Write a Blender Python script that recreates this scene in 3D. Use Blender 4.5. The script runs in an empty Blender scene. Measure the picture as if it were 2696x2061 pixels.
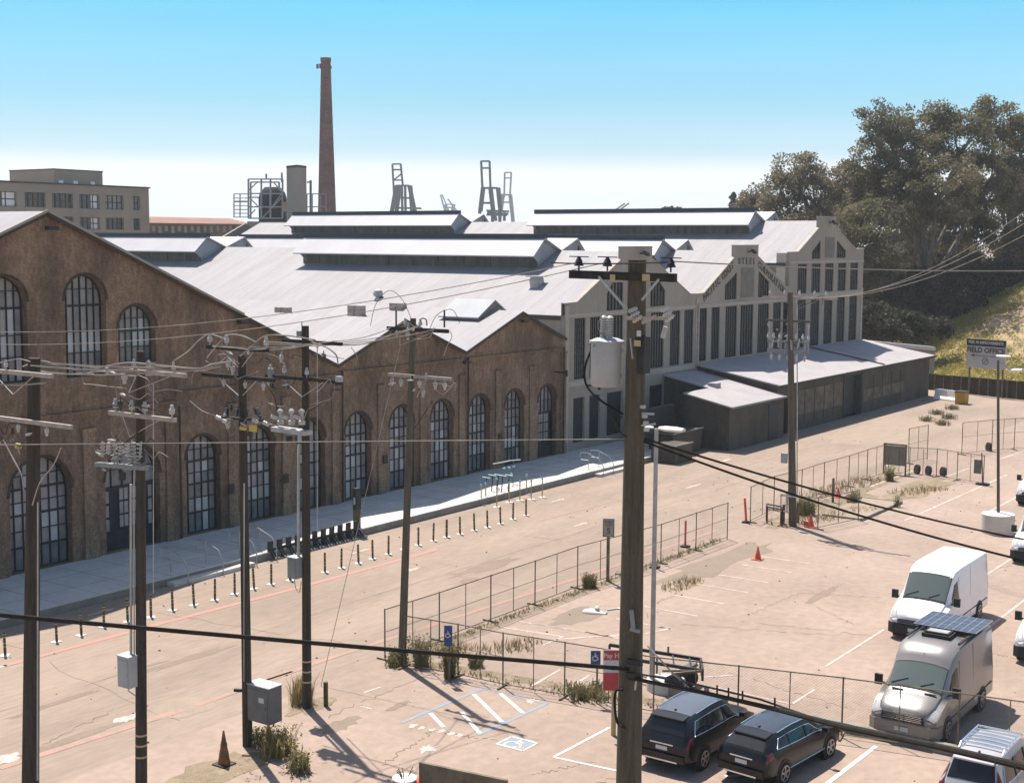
import bpy, math, random
import numpy as np
from mathutils import Vector, Matrix
R = math.radians
random.seed(7); NP = np.random.default_rng(7)
S = bpy.context.scene

# ---------------------------------------------------------------- camera
FX = 3617.4; CX, CY = 1348.0, 1030.5; H = 14.0
YAW, PIT, ROL = R(35.147), R(6.213), R(0.365)
FW = (math.cos(YAW)*math.cos(PIT), math.sin(YAW)*math.cos(PIT), -math.sin(PIT))
_r = (math.sin(YAW), -math.cos(YAW), 0.0)
_u = (_r[1]*FW[2]-_r[2]*FW[1], _r[2]*FW[0]-_r[0]*FW[2], _r[0]*FW[1]-_r[1]*FW[0])
RT = tuple(math.cos(ROL)*_r[i]+math.sin(ROL)*_u[i] for i in range(3))
UP = tuple(-math.sin(ROL)*_r[i]+math.cos(ROL)*_u[i] for i in range(3))
cam = bpy.data.objects.new('camera', bpy.data.cameras.new('camera'))
S.collection.objects.link(cam); S.camera = cam
cam.matrix_world = Matrix(((RT[0], UP[0], -FW[0], 0), (RT[1], UP[1], -FW[1], 0), (RT[2], UP[2], -FW[2], H), (0, 0, 0, 1)))
cam.data.sensor_width = 36; cam.data.lens = 36*FX/2696; cam.data.clip_start = 0.5; cam.data.clip_end = 6000
S.render.resolution_x, S.render.resolution_y = 1024, 782

# ---------------------------------------------------------------- light
SUN_EL, SUN_AZ = R(63), R(60)            # azimuth measured from +X towards +Y
w = bpy.data.worlds.new('World'); S.world = w; w.use_nodes = True
nt = w.node_tree; nt.nodes.clear()
N = nt.nodes.new; Lk = nt.links.new
sky = N('ShaderNodeTexSky'); sky.sky_type = 'NISHITA'; sky.sun_disc = False
sky.sun_elevation = SUN_EL; sky.sun_rotation = math.pi/2 - SUN_AZ
sky.air_density = 1.0; sky.dust_density = 1.0; sky.ozone_density = 1.5
tc = N('ShaderNodeTexCoord'); sep = N('ShaderNodeSeparateXYZ'); Lk(tc.outputs['Generated'], sep.inputs[0])
ramp = N('ShaderNodeValToRGB'); Lk(sep.outputs['Z'], ramp.inputs[0])
cr = ramp.color_ramp
stops = [(0.0, (6.0, 6.4, 6.65)), (0.050, (6.2, 6.55, 6.75)), (0.063, (3.9, 5.3, 6.0)), (0.10, (2.3, 4.7, 6.0)), (0.18, (.9, 4.2, 6.5)), (0.5, (0.6, 1.6, 3.2))]
cr.elements[0].position = 0; cr.elements[1].position = 0.5
while len(cr.elements) < len(stops): cr.elements.new(0.3)
for e, (p, c) in zip(cr.elements, stops): e.position = p; e.color = (c[0]/9.5, c[1]/9.5, c[2]/9.5, 1)
nz = N('ShaderNodeTexNoise'); nz.inputs['Scale'].default_value = 3; nz.inputs['Detail'].default_value = 4
mp = N('ShaderNodeMapping'); mp.inputs['Scale'].default_value = (1, 1, 9); Lk(tc.outputs['Generated'], mp.inputs[0]); Lk(mp.outputs[0], nz.inputs['Vector'])
scl = N('ShaderNodeVectorMath'); scl.operation = 'SCALE'; Lk(ramp.outputs[0], scl.inputs[0])
ms = N('ShaderNodeMapRange'); ms.inputs['To Min'].default_value = 9.5*0.91; ms.inputs['To Max'].default_value = 9.5*1.09; Lk(nz.outputs['Fac'], ms.inputs['Value']); Lk(ms.outputs[0], scl.inputs['Scale'])
mr = N('ShaderNodeMapRange'); mr.inputs['From Min'].default_value = 0.19; mr.inputs['From Max'].default_value = 0.27; Lk(sep.outputs['Z'], mr.inputs['Value'])
mix = N('ShaderNodeMix'); mix.data_type = 'RGBA'; Lk(mr.outputs[0], mix.inputs['Factor']); Lk(scl.outputs[0], mix.inputs['A']); Lk(sky.outputs[0], mix.inputs['B'])
bg = N('ShaderNodeBackground'); bg.inputs['Strength'].default_value = 0.082; Lk(mix.outputs['Result'], bg.inputs[0])
wo = N('ShaderNodeOutputWorld'); Lk(bg.outputs[0], wo.inputs[0])
sl = bpy.data.lights.new('sun', 'SUN'); sl.energy = 4.4; sl.angle = R(0.53); sl.color = (1.0, 0.94, 0.86)
sun = bpy.data.objects.new('sun', sl); S.collection.objects.link(sun); sun.location = (0, 0, 80)
sd = Vector((math.cos(SUN_EL)*math.cos(SUN_AZ), math.cos(SUN_EL)*math.sin(SUN_AZ), math.sin(SUN_EL)))
sun.rotation_euler = sd.to_track_quat('Z', 'Y').to_euler()
S.view_settings.view_transform = 'Standard'; S.view_settings.look = 'None'
S.view_settings.exposure = 0.95; S.view_settings.gamma = 1; S.view_settings.use_curve_mapping = False
S.render.engine = 'CYCLES'; S.cycles.max_bounces = 6; S.cycles.transparent_max_bounces = 24

# ---------------------------------------------------------------- survey helpers: turn a measured photo point into a place in the world
def ray(x, y):
    a = (x-CX)/FX; b = (CY-y)/FX
    return tuple(FW[i]+a*RT[i]+b*UP[i] for i in range(3))
def G(x, y, z=0.0):
    d = ray(x, y); t = (z-H)/d[2]; return Vector((d[0]*t, d[1]*t, z))
def YP(x, y, Y):
    d = ray(x, y); t = Y/d[1]; return Vector((d[0]*t, Y, H+d[2]*t))
def XP(x, y, X):
    d = ray(x, y); t = X/d[0]; return Vector((X, d[1]*t, H+d[2]*t))
def D(x, y, t):
    d = ray(x, y); return Vector((d[0]*t, d[1]*t, H+d[2]*t))
def AT(x, y, p):
    c, s = math.cos(YAW), math.sin(YAW); d = ray(x, y); t = (p[0]*c+p[1]*s)/(d[0]*c+d[1]*s)
    return Vector((d[0]*t, d[1]*t, H+d[2]*t))
def cr_(ox, oy, s): return lambda x, y: (ox+x/s, oy+y/s)
cA = cr_(0, 1400, 2.541); cB = cr_(700, 1400, 2.541); cC = cr_(1400, 1400, 2.541); cD = cr_(1850, 1250, 2.541); cE = cr_(1996, 850, 3.054); cF = cr_(1100, 1000, 3.054)

# ---------------------------------------------------------------- materials
MATS = {}
def mat(name, col, rough=0.8, metal=0.0, var=0.0, scale=1.0, col2=None, bump=0.0, bscale=8.0, spec=0.3, stretch=(1, 1, 1), brick=None, detail=6.0, fine=0.0):
    if name in MATS: return MATS[name]
    m = bpy.data.materials.new(name); m.use_nodes = True; t = m.node_tree; b = t.nodes['Principled BSDF']
    b.inputs['Roughness'].default_value = rough; b.inputs['Metallic'].default_value = metal
    b.inputs['Specular IOR Level'].default_value = spec; b.inputs['Base Color'].default_value = (*col, 1)
    m.diffuse_color = (*col, 1)
    if var > 0 or col2 or bump > 0 or brick:
        co = t.nodes.new('ShaderNodeNewGeometry'); mpn = t.nodes.new('ShaderNodeMapping'); mpn.inputs['Scale'].default_value = stretch
        t.links.new(co.outputs['Position'], mpn.inputs[0])
        n = t.nodes.new('ShaderNodeTexNoise'); n.inputs['Scale'].default_value = scale; n.inputs['Detail'].default_value = detail; n.inputs['Roughness'].default_value = 0.62
        t.links.new(mpn.outputs[0], n.inputs['Vector'])
        rp = t.nodes.new('ShaderNodeValToRGB'); t.links.new(n.outputs['Fac'], rp.inputs[0])
        c2 = col2 or tuple(c*(1-var) for c in col); c1 = col if col2 else tuple(min(1, c*(1+var)) for c in col)
        rp.color_ramp.elements[0].position = 0.36; rp.color_ramp.elements[0].color = (*c2, 1)
        rp.color_ramp.elements[1].position = 0.64; rp.color_ramp.elements[1].color = (*c1, 1)
        out = rp.outputs[0]
        if fine > 0:
            n3 = t.nodes.new('ShaderNodeTexNoise'); n3.inputs['Scale'].default_value = scale*14; n3.inputs['Detail'].default_value = 3; t.links.new(mpn.outputs[0], n3.inputs['Vector'])
            mr3 = t.nodes.new('ShaderNodeMapRange'); mr3.inputs['From Min'].default_value = .3; mr3.inputs['From Max'].default_value = .7; mr3.inputs['To Min'].default_value = 1-fine; mr3.inputs['To Max'].default_value = 1+fine
            t.links.new(n3.outputs['Fac'], mr3.inputs['Value'])
            vm = t.nodes.new('ShaderNodeVectorMath'); vm.operation = 'SCALE'; t.links.new(out, vm.inputs[0]); t.links.new(mr3.outputs[0], vm.inputs['Scale']); out = vm.outputs[0]
        if name == 'roof_metal':      # raised seams of the roofing sheets, faint at this distance
            sp0 = t.nodes.new('ShaderNodeSeparateXYZ'); t.links.new(co.outputs['Position'], sp0.inputs[0]); m0 = t.nodes.new('ShaderNodeMath'); m0.operation = 'MULTIPLY'; m0.inputs[1].default_value = .78; t.links.new(sp0.outputs['Y'], m0.inputs[0])
            m1 = t.nodes.new('ShaderNodeMath'); m1.operation = 'FRACT'; t.links.new(m0.outputs[0], m1.inputs[0]); m2 = t.nodes.new('ShaderNodeMath'); m2.operation = 'LESS_THAN'; m2.inputs[1].default_value = .07; t.links.new(m1.outputs[0], m2.inputs[0])
            m3 = t.nodes.new('ShaderNodeMath'); m3.operation = 'MULTIPLY_ADD'; m3.inputs[1].default_value = -.13; m3.inputs[2].default_value = 1.0; t.links.new(m2.outputs[0], m3.inputs[0])
            vs0 = t.nodes.new('ShaderNodeVectorMath'); vs0.operation = 'SCALE'; t.links.new(out, vs0.inputs[0]); t.links.new(m3.outputs[0], vs0.inputs['Scale']); out = vs0.outputs[0]
        if brick:
            sp = t.nodes.new('ShaderNodeSeparateXYZ'); cb = t.nodes.new('ShaderNodeCombineXYZ'); t.links.new(co.outputs['Position'], sp.inputs[0])
            ad = t.nodes.new('ShaderNodeMath'); ad.operation = 'ADD'; t.links.new(sp.outputs['X'], ad.inputs[0]); t.links.new(sp.outputs['Y'], ad.inputs[1])
            t.links.new(ad.outputs[0], cb.inputs[0]); t.links.new(sp.outputs['Z'], cb.inputs[1])
            bk = t.nodes.new('ShaderNodeTexBrick'); bk.inputs['Scale'].default_value = brick; bk.inputs['Color1'].default_value = (1.22, 1.14, 1.08, 1); bk.inputs['Color2'].default_value = (.72, .72, .76, 1)
            bk.inputs['Mortar'].default_value = (1.25, 1.25, 1.2, 1); bk.inputs['Mortar Size'].default_value = 0.02; t.links.new(cb.outputs[0], bk.inputs['Vector'])
            mx = t.nodes.new('ShaderNodeMix'); mx.data_type = 'RGBA'; mx.blend_type = 'MULTIPLY'; mx.inputs['Factor'].default_value = 1
            t.links.new(out, mx.inputs['A']); t.links.new(bk.outputs['Color'], mx.inputs['B']); out = mx.outputs['Result']
        t.links.new(out, b.inputs['Base Color'])
        if bump > 0:
            n2 = t.nodes.new('ShaderNodeTexNoise'); n2.inputs['Scale'].default_value = bscale; n2.inputs['Detail'].default_value = 5; t.links.new(mpn.outputs[0], n2.inputs['Vector'])
            bp = t.nodes.new('ShaderNodeBump'); bp.inputs['Strength'].default_value = bump; bp.inputs['Distance'].default_value = 0.05
            t.links.new(n2.outputs['Fac'], bp.inputs['Height']); t.links.new(bp.outputs[0], b.inputs['Normal'])
    MATS[name] = m; return m

M = dict(
 brick=mat('brick', (.245, .165, .108), .9, var=.0, col2=(.112, .077, .053), scale=.5, stretch=(1, 1, .35), bump=.3, bscale=14, brick=5.0, fine=.22),
 brick_pale=mat('brick_pale', (.27, .19, .125), .9, col2=(.14, .10, .068), scale=.9, stretch=(1, 1, .35), bump=.3, bscale=14, brick=5.0, fine=.22),
 reveal_shade_trim=mat('reveal_shade_trim', (.065, .05, .04), .9, var=.2, scale=2),  # painted reveal shade on the arch rings; also downpipes and wall boxes
 stack=mat('stack', (.21, .12, .105), .9, col2=(.14, .095, .085), scale=.35, brick=2.0, fine=.15),
 stucco=mat('stucco', (.34, .30, .245), .9, col2=(.285, .25, .205), scale=.45, stretch=(1, 1, .3), bump=.1, fine=.06),
 stucco_trim=mat('stucco_trim', (.39, .35, .29), .9, var=.08, scale=2, fine=.05),
 roof=mat('roof_metal', (.285, .268, .272), .7, .0, col2=(.24, .225, .23), scale=.3, stretch=(.35, 2.4, 1), spec=.35, fine=.05),
 roof_bright=mat('roof_bright', (.43, .41, .42), .55, .0, var=.06, scale=.4, spec=.35),
 roof_side=mat('roof_side', (.34, .345, .36), .7, .0, var=.06, scale=.8),
 cap=mat('ridge_cap', (.035, .05, .055), .7, var=.1, scale=1),
 monwall=mat('monitor_wall', (.10, .10, .085), .8, var=.25, scale=.8, stretch=(1, 3, 1)),
 gutter=mat('gutter', (.055, .045, .037), .8),
 sash=mat('sash', (.022, .028, .028), .6, var=.2, scale=3),
 sash_green=mat('sash_green', (.02, .06, .05), .6, var=.2, scale=3),
 pane=mat('pane', (.30, .29, .285), .25, col2=(.21, .205, .20), scale=1.1, spec=.5),
 pane_b=mat('pane_b', (.15, .155, .16), .15, var=.2, scale=2, spec=.6), pane_c=mat('pane_c', (.42, .42, .43), .4, var=.1, scale=2, spec=.5),
 pane_dark=mat('pane_dark', (.045, .045, .042), .2, col2=(.085, .08, .07), scale=.8, spec=.5),
 door=mat('door_paint', (.025, .028, .032), .6, var=.2, scale=3),
 louvre=mat('louvre', (.20, .185, .16), .8, var=.1, scale=2),
 letter=mat('letter', (.11, .10, .085), .8),
 dark=mat('dark_metal', (.03, .03, .03), .6, var=.2, scale=4),
 shed=mat('shed_wall', (.095, .08, .06), .8, col2=(.055, .047, .037), scale=.7, stretch=(1, 1, .5), fine=.15),
 shed_fade=mat('shed_faded', (.17, .14, .095), .8, col2=(.085, .07, .048), scale=1.2, fine=.15),
 shed_roof=mat('shed_roof', (.36, .33, .33), .7, col2=(.31, .285, .285), scale=.5, fine=.06),
 concrete=mat('concrete', (.56, .53, .48), .9, col2=(.47, .45, .41), scale=.8, bump=.1, fine=.05),
 conc_dark=mat('concrete_dark', (.27, .245, .20), .9, col2=(.19, .17, .14), scale=1.2, fine=.1),
 conc_far=mat('concrete_far', (.28, .235, .185), .9, var=.1, scale=.12),
 asphalt=mat('asphalt', (.295, .225, .175), .93, col2=(.238, .182, .142), scale=.3, stretch=(.3, 1.3, 1), bump=.25, bscale=30, fine=.09),
 lot=mat('lot_asphalt', (.318, .238, .188), .93, col2=(.265, .198, .156), scale=.2, bump=.25, bscale=30, fine=.09),
 soil=mat('soil', (.26, .20, .14), .95, col2=(.21, .16, .11), scale=.06, bump=.3, fine=.15),
 dirt=mat('dirt', (.26, .20, .135), .95, col2=(.17, .13, .085), scale=1.5, bump=.4, fine=.2),
 patch=mat('patch', (.30, .232, .178), .93, col2=(.265, .205, .155), scale=1.2, fine=.1),
 patch_dark=mat('patch_dark', (.225, .172, .13), .93, col2=(.20, .152, .115), scale=.8, fine=.1),
 crack=mat('crack', (.165, .125, .09), .95, var=.3, scale=3),
 paint=mat('road_paint', (.58, .47, .43), .85, col2=(.36, .27, .215), scale=3.0, detail=8, fine=.1),
 paint_new=mat('road_paint_new', (.78, .70, .66), .85, col2=(.5, .42, .38), scale=5.0, detail=8),
 paint_red=mat('road_red', (.50, .19, .16), .88, col2=(.30, .215, .165), scale=2.2, detail=10, fine=.1),
 paint_pink=mat('road_pink', (.40, .22, .18), .9, col2=(.27, .208, .156), scale=1.8, detail=10, fine=.1),
 paint_blue=mat('road_blue', (.16, .26, .36), .85, col2=(.28, .25, .22), scale=1.6, detail=8),
 wood=mat('pole_wood', (.07, .056, .042), .9, col2=(.038, .031, .024), scale=3, stretch=(3, 3, .25), bump=.5, bscale=20, fine=.2),
 wood_grey=mat('pole_wood_grey', (.14, .115, .085), .9, col2=(.085, .07, .052), scale=3, stretch=(4, 4, .25), bump=.5, bscale=20, fine=.2),
 wood_big=mat('pole_wood_big', (.12, .10, .066), .9, col2=(.072, .06, .04), scale=3, stretch=(4, 4, .25), bump=.6, bscale=20, fine=.25),
 arm=mat('crossarm_wood', (.035, .03, .024), .9, var=.3, scale=5),
 arm_pale=mat('crossarm_pale', (.36, .30, .25), .85, var=.2, scale=5),
 porcelain=mat('porcelain', (.42, .40, .37), .35, var=.15, scale=5, spec=.5),
 insul=mat('insulator_brown', (.03, .022, .02), .3, spec=.5),
 galv=mat('galvanised', (.36, .355, .34), .5, .3, var=.15, scale=3),
 tank=mat('tank_paint', (.40, .405, .40), .5, col2=(.32, .325, .32), scale=1.2, spec=.4),
 box=mat('box_paint', (.22, .225, .215), .6, var=.1, scale=3),
 box_dark=mat('box_dark', (.13, .13, .125), .6, var=.1, scale=3),
 wire=mat('wire_dark', (.03, .027, .024), .8),
 wire_pale=mat('wire_pale', (.27, .24, .205), .7, var=.25, scale=2),
 cable=mat('cable', (.02, .017, .013), .95, var=.3, scale=6),
 yellow=mat('yellow_tag', (.55, .40, .09), .7),
 band=mat('band', (.42, .33, .17), .7),
 pipe=mat('conduit', (.40, .38, .35), .6, var=.15, scale=2),
 bollard=mat('bollard', (.085, .075, .035), .8, var=.3, scale=8),
 white=mat('white_paint', (.80, .79, .78), .5, var=.02, scale=2),
 whitepl=mat('white_plate', (.62, .58, .54), .7, var=.08, scale=3),
 fence=mat('fence_tube', (.155, .125, .085), .8, var=.3, scale=2),
 black=mat('black_rubber', (.02, .02, .02), .8),
 dock=mat('dock', (.03, .032, .026), .6, var=.3, scale=5),
 cone=mat('cone_orange', (.62, .10, .06), .6, var=.15, scale=3),
 cone_old=mat('cone_old', (.22, .085, .035), .8, var=.3, scale=6),
 blue=mat('sign_blue', (.03, .06, .20), .5),
 red=mat('sign_red', (.42, .05, .05), .5, var=.1, scale=2),
 signw=mat('sign_white', (.50, .47, .45), .5, var=.05, scale=2),
 signgrey=mat('sign_grey', (.30, .26, .22), .6, var=.1, scale=3),
 teal=mat('teal_cap', (.28, .50, .50), .4, spec=.5),
 orange_roof=mat('orange_roof', (.28, .13, .085), .8, col2=(.20, .11, .08), scale=.2),
 rusty=mat('rusty_wall', (.085, .055, .04), .9, col2=(.17, .125, .095), scale=.35),
 crane=mat('crane_steel', (.018, .035, .048), .7), crane_haze=mat('crane_steel_hazed', (.25, .29, .31), .8), crane3=mat('crane_steel_mid', (.16, .19, .20), .8),  # the palest crane steel has the fading of distant haze in its colour
 scaf=mat('scaffold', (.30, .31, .32), .6), boiler=mat('boiler', (.022, .022, .026), .7, var=.3, scale=.3), tower=mat('tower_concrete', (.27, .24, .215), .9, var=.12, scale=.1),
 grass=mat('dry_grass', (.42, .35, .10), .9, col2=(.26, .23, .06), scale=.5),
 weed=mat('weed', (.27, .225, .10), .9, col2=(.13, .12, .05), scale=2), weed_dry=mat('weed_dry', (.34, .26, .11), .9, col2=(.2, .155, .06), scale=2),
 hill=mat('hill_ground', (.29, .235, .085), .95, col2=(.33, .235, .15), scale=.07, bump=.5, bscale=2, fine=.3),
 bark=mat('bark', (.20, .165, .13), .9, col2=(.09, .075, .06), scale=1, stretch=(2, 2, .3)),
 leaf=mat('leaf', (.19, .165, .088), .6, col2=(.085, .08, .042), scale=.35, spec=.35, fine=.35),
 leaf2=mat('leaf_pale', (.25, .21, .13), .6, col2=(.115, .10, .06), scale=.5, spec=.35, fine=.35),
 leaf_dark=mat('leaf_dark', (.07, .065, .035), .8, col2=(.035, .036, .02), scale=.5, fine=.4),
 screen=mat('fence_screen', (.075, .055, .03), .9, col2=(.035, .03, .02), scale=1.2, stretch=(2, 2, .4), fine=.3),
 skipy=mat('bin_yellow', (.42, .24, .04), .7, var=.15, scale=2),
)
def translucent(name, amt):
    t = M[name].node_tree; b = t.nodes['Principled BSDF']; o = t.nodes['Material Output']; tr = t.nodes.new('ShaderNodeBsdfTranslucent'); mx = t.nodes.new('ShaderNodeMixShader'); mx.inputs[0].default_value = amt
    src = b.inputs['Base Color'].links[0].from_socket; t.links.new(src, tr.inputs[0]); t.links.new(b.outputs[0], mx.inputs[1]); t.links.new(tr.outputs[0], mx.inputs[2]); t.links.new(mx.outputs[0], o.inputs[0])
for k_ in ('leaf', 'leaf2'): translucent(k_, .5)
for k_ in ('leaf_dark', 'weed', 'weed_dry', 'grass'): translucent(k_, .3)
def clear_mesh_mat():
    m = bpy.data.materials.new('chain_link'); m.use_nodes = True; t = m.node_tree; b = t.nodes['Principled BSDF']
    b.inputs['Base Color'].default_value = (.22, .19, .14, 1); b.inputs['Roughness'].default_value = .7; b.inputs['Metallic'].default_value = .2
    g = t.nodes.new('ShaderNodeNewGeometry'); s = t.nodes.new('ShaderNodeSeparateXYZ'); t.links.new(g.outputs['Position'], s.inputs[0])
    def math_(op, a, c):
        n = t.nodes.new('ShaderNodeMath'); n.operation = op
        for k, v in ((0, a), (1, c)):
            if v is None: continue
            if isinstance(v, (int, float)): n.inputs[k].default_value = v
            else: t.links.new(v, n.inputs[k])
        return n.outputs[0]
    h = math_('ADD', s.outputs['X'], s.outputs['Y'])
    def lines(a): return math_('LESS_THAN', math_('FRACT', math_('MULTIPLY', a, 12.0), None), 0.045)
    f = math_('MAXIMUM', lines(math_('ADD', h, s.outputs['Z'])), lines(math_('SUBTRACT', h, s.outputs['Z'])))
    t.links.new(f, b.inputs['Alpha']); return m
M['link'] = clear_mesh_mat()
def glass_mat(name, col, rough=.06):
    m = mat(name, col, rough, spec=.5); return m
M['glass'] = glass_mat('car_glass', (.012, .013, .014)); M['glass2'] = glass_mat('windscreen', (.10, .12, .11), .12)
def paintm(name, col, metal=0.0, rough=.3):
    m = mat(name, col, rough, metal, var=.03, scale=1.5, spec=.5); b = m.node_tree.nodes['Principled BSDF']; b.inputs['Coat Weight'].default_value = .35; b.inputs['Coat Roughness'].default_value = .08; return m
M['van_white'] = paintm('van_white', (.70, .69, .70)); M['pale_sheen_roof'] = paintm('pale_sheen_roof', (.085, .09, .105)); M['dark_sheen_roof'] = paintm('dark_sheen_roof', (.03, .033, .042)); M['van_silver'] = paintm('van_silver', (.21, .19, .18), .3, .35)  # both car roof colours have the sky's reflection painted in
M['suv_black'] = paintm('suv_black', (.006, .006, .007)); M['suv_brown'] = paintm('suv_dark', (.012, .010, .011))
for k_ in ('suv_black', 'suv_brown'): M[k_].node_tree.nodes['Principled BSDF'].inputs['Coat Weight'].default_value = .1; M[k_].node_tree.nodes['Principled BSDF'].inputs['Specular IOR Level'].default_value = .35
M['suv_silver'] = paintm('suv_silver', (.42, .40, .40), .2, .35)
M['chrome'] = mat('chrome', (.62, .64, .68), .2, .9); M['rim'] = mat('rim', (.35, .34, .33), .35, .6); M['tyre'] = mat('tyre', (.016, .016, .016), .85); M['lampred'] = mat('lamp_red', (.10, .012, .01), .25, spec=.6)
M['lampclear'] = mat('lamp_clear', (.35, .34, .33), .2, spec=.7); M['plast'] = mat('black_plastic', (.022, .022, .023), .6); M['plate'] = mat('plate', (.5, .5, .52), .5); M['solar'] = mat('solar', (.05, .055, .085), .25, spec=.6)

# ---------------------------------------------------------------- mesh builder
class MB:
    def __init__(s): s.v = []; s.f = []; s.mi = []; s.m = 0; s.pc = []
    def add(s, vs, fs):
        o = len(s.v); s.pc.append((o, len(s.f))); s.v += [tuple(p) for p in vs]; s.f += [tuple(i+o for i in f) for f in fs]; s.mi += [s.m]*len(fs); return s
    def box(s, x0, x1, y0, y1, z0, z1):
        return s.add([(x0, y0, z0), (x1, y0, z0), (x1, y1, z0), (x0, y1, z0), (x0, y0, z1), (x1, y0, z1), (x1, y1, z1), (x0, y1, z1)],
                     [(0, 3, 2, 1), (4, 5, 6, 7), (0, 1, 5, 4), (1, 2, 6, 5), (2, 3, 7, 6), (3, 0, 4, 7)])
    def cbox(s, c, sx, sy, sz): return s.box(c[0]-sx/2, c[0]+sx/2, c[1]-sy/2, c[1]+sy/2, c[2]-sz/2, c[2]+sz/2)
    def bar(s, a, b, wd, ht=None, up=(0, 0, 1)):
        a = Vector(a); b = Vector(b); ht = ht or wd; d = (b-a).normalized(); u = Vector(up)
        if abs(d.dot(u)) > .95: u = Vector((1, 0, 0))
        r = d.cross(u).normalized()*wd/2; q = r.cross(d).normalized()*ht/2
        return s.add([a-r-q, a+r-q, a+r+q, a-r+q, b-r-q, b+r-q, b+r+q, b-r+q], [(0, 3, 2, 1), (4, 5, 6, 7), (0, 1, 5, 4), (1, 2, 6, 5), (2, 3, 7, 6), (3, 0, 4, 7)])
    def tube(s, pts, r, n=8, cap=True):
        pts = [Vector(p) for p in pts]; rs = r if isinstance(r, (list, tuple)) else [r]*len(pts); vs = []; fs = []; prev = None
        for i, p in enumerate(pts):
            d = (pts[min(i+1, len(pts)-1)]-pts[max(i-1, 0)]).normalized()
            if prev is None:
                u = Vector((0, 0, 1)) if abs(d.z) < .9 else Vector((1, 0, 0)); a = d.cross(u).normalized()
            else: a = (prev-d*prev.dot(d)).normalized()
            prev = a; b = d.cross(a)
            for k in range(n):
                t = 2*math.pi*k/n; vs.append(p+(a*math.cos(t)+b*math.sin(t))*rs[i])
        for i in range(len(pts)-1):
            for k in range(n): fs.append((i*n+k, i*n+(k+1) % n, (i+1)*n+(k+1) % n, (i+1)*n+k))
        if cap: fs.append(tuple(range(n-1, -1, -1))); fs.append(tuple((len(pts)-1)*n+k for k in range(n)))
        return s.add(vs, fs)
    def lathe(s, base, prof, n=16):
        b = Vector(base); return s.tube([b+Vector((0, 0, z)) for z, r in prof], [max(r, .001) for z, r in prof], n)
    def prism(s, poly, d):          # poly: 3D points, extruded by vector d
        n = len(poly); d = Vector(d); p = [Vector(q) for q in poly]
        return s.add(p+[q+d for q in p], [tuple(range(n-1, -1, -1)), tuple(range(n, 2*n))]+[(i, (i+1) % n, n+(i+1) % n, n+i) for i in range(n)])
    def quad(s, *p): return s.add(p, [tuple(range(len(p)))])
    def each(s, name, mats, parent=None, **kw):      # every added piece becomes a mesh of its own
        for k, (v0, f0) in enumerate(s.pc):
            v1, f1 = s.pc[k+1] if k+1 < len(s.pc) else (len(s.v), len(s.f)); b = MB(); b.add(s.v[v0:v1], [tuple(i-v0 for i in f) for f in s.f[f0:f1]]); o = b.build(name, mats, parent, **kw)
        return o
    def build(s, name, mats, parent=None, smooth=False, angle=40, loc=None, **kw):
        me = bpy.data.meshes.new(name); o = bpy.data.objects.new(name, me)
        off = Vector((0, 0, 0))
        if parent is not None:
            p = parent
            while p is not None: off += p.location; p = p.parent
        if loc is not None: o.location = Vector(loc)-off; off = Vector(loc)
        v = [(a[0]-off.x, a[1]-off.y, a[2]-off.z) for a in s.v]
        me.from_pydata(v, [], s.f); me.validate()
        for m in (mats if isinstance(mats, (list, tuple)) else [mats]): me.materials.append(M[m] if isinstance(m, str) else m)
        if max(s.mi or [0]) > 0 and len(me.polygons) == len(s.mi): me.polygons.foreach_set('material_index', s.mi)
        if smooth:
            me.polygons.foreach_set('use_smooth', [True]*len(me.polygons)); me.set_sharp_from_angle(angle=R(angle))
        S.collection.objects.link(o)
        if parent is not None: o.parent = parent
        for k, q in kw.items(): o[k] = q
        return o
def tag(o, label=None, cat=None, group=None, kind=None):
    if label: o['label'] = label
    if cat: o['category'] = cat
    if group: o['group'] = group
    if kind: o['kind'] = kind
    return o
def thing(name, loc, label, cat, group=None):
    o = bpy.data.objects.new(name, None); o.empty_display_size = .3; S.collection.objects.link(o); o.location = Vector(loc); tag(o, label, cat, group); return o
def copy_tree(o, parent=None):
    c = o.copy(); S.collection.objects.link(c)
    if parent is not None: c.parent = parent
    for ch in list(o.children): copy_tree(ch, c)
    return c
ORD = ['first', 'second', 'third', 'fourth', 'fifth', 'sixth', 'seventh', 'eighth', 'ninth', 'tenth', 'eleventh', 'twelfth', 'thirteenth', 'fourteenth', 'fifteenth', 'sixteenth', 'seventeenth', 'eighteenth', 'nineteenth', 'twentieth'] + ['twenty-'+q for q in ['first', 'second', 'third', 'fourth', 'fifth', 'sixth', 'seventh', 'eighth', 'ninth']] + ['thirtieth'] + ['thirty-'+q for q in ['first', 'second', 'third', 'fourth', 'fifth', 'sixth', 'seventh', 'eighth', 'ninth']]
def text_mesh(txt, size, mtx, m, name, parent, depth=.02, align='CENTER', wx=1.0, off=None):
    c = bpy.data.curves.new('t', 'FONT'); c.body = txt; c.size = size; c.extrude = depth; c.align_x = align; c.align_y = 'CENTER'; c.resolution_u = 3
    if off is not None: c.offset = off
    o = bpy.data.objects.new('t', c); S.collection.objects.link(o); bpy.context.view_layer.update()
    me = bpy.data.meshes.new_from_object(o.evaluated_get(bpy.context.evaluated_depsgraph_get())); bpy.data.objects.remove(o)
    me.transform(mtx @ Matrix.Diagonal((wx, 1, 1, 1)))
    b = MB(); b.add([v.co[:] for v in me.vertices], [tuple(p.vertices) for p in me.polygons])
    return b
def frame_mtx(o, x, y):             # local x,y axes in the world; z = x cross y
    x = Vector(x).normalized(); y = Vector(y).normalized(); z = x.cross(y)
    return Matrix(((x.x, y.x, z.x, o[0]), (x.y, y.y, z.y, o[1]), (x.z, y.z, z.z, o[2]), (0, 0, 0, 1)))
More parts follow.
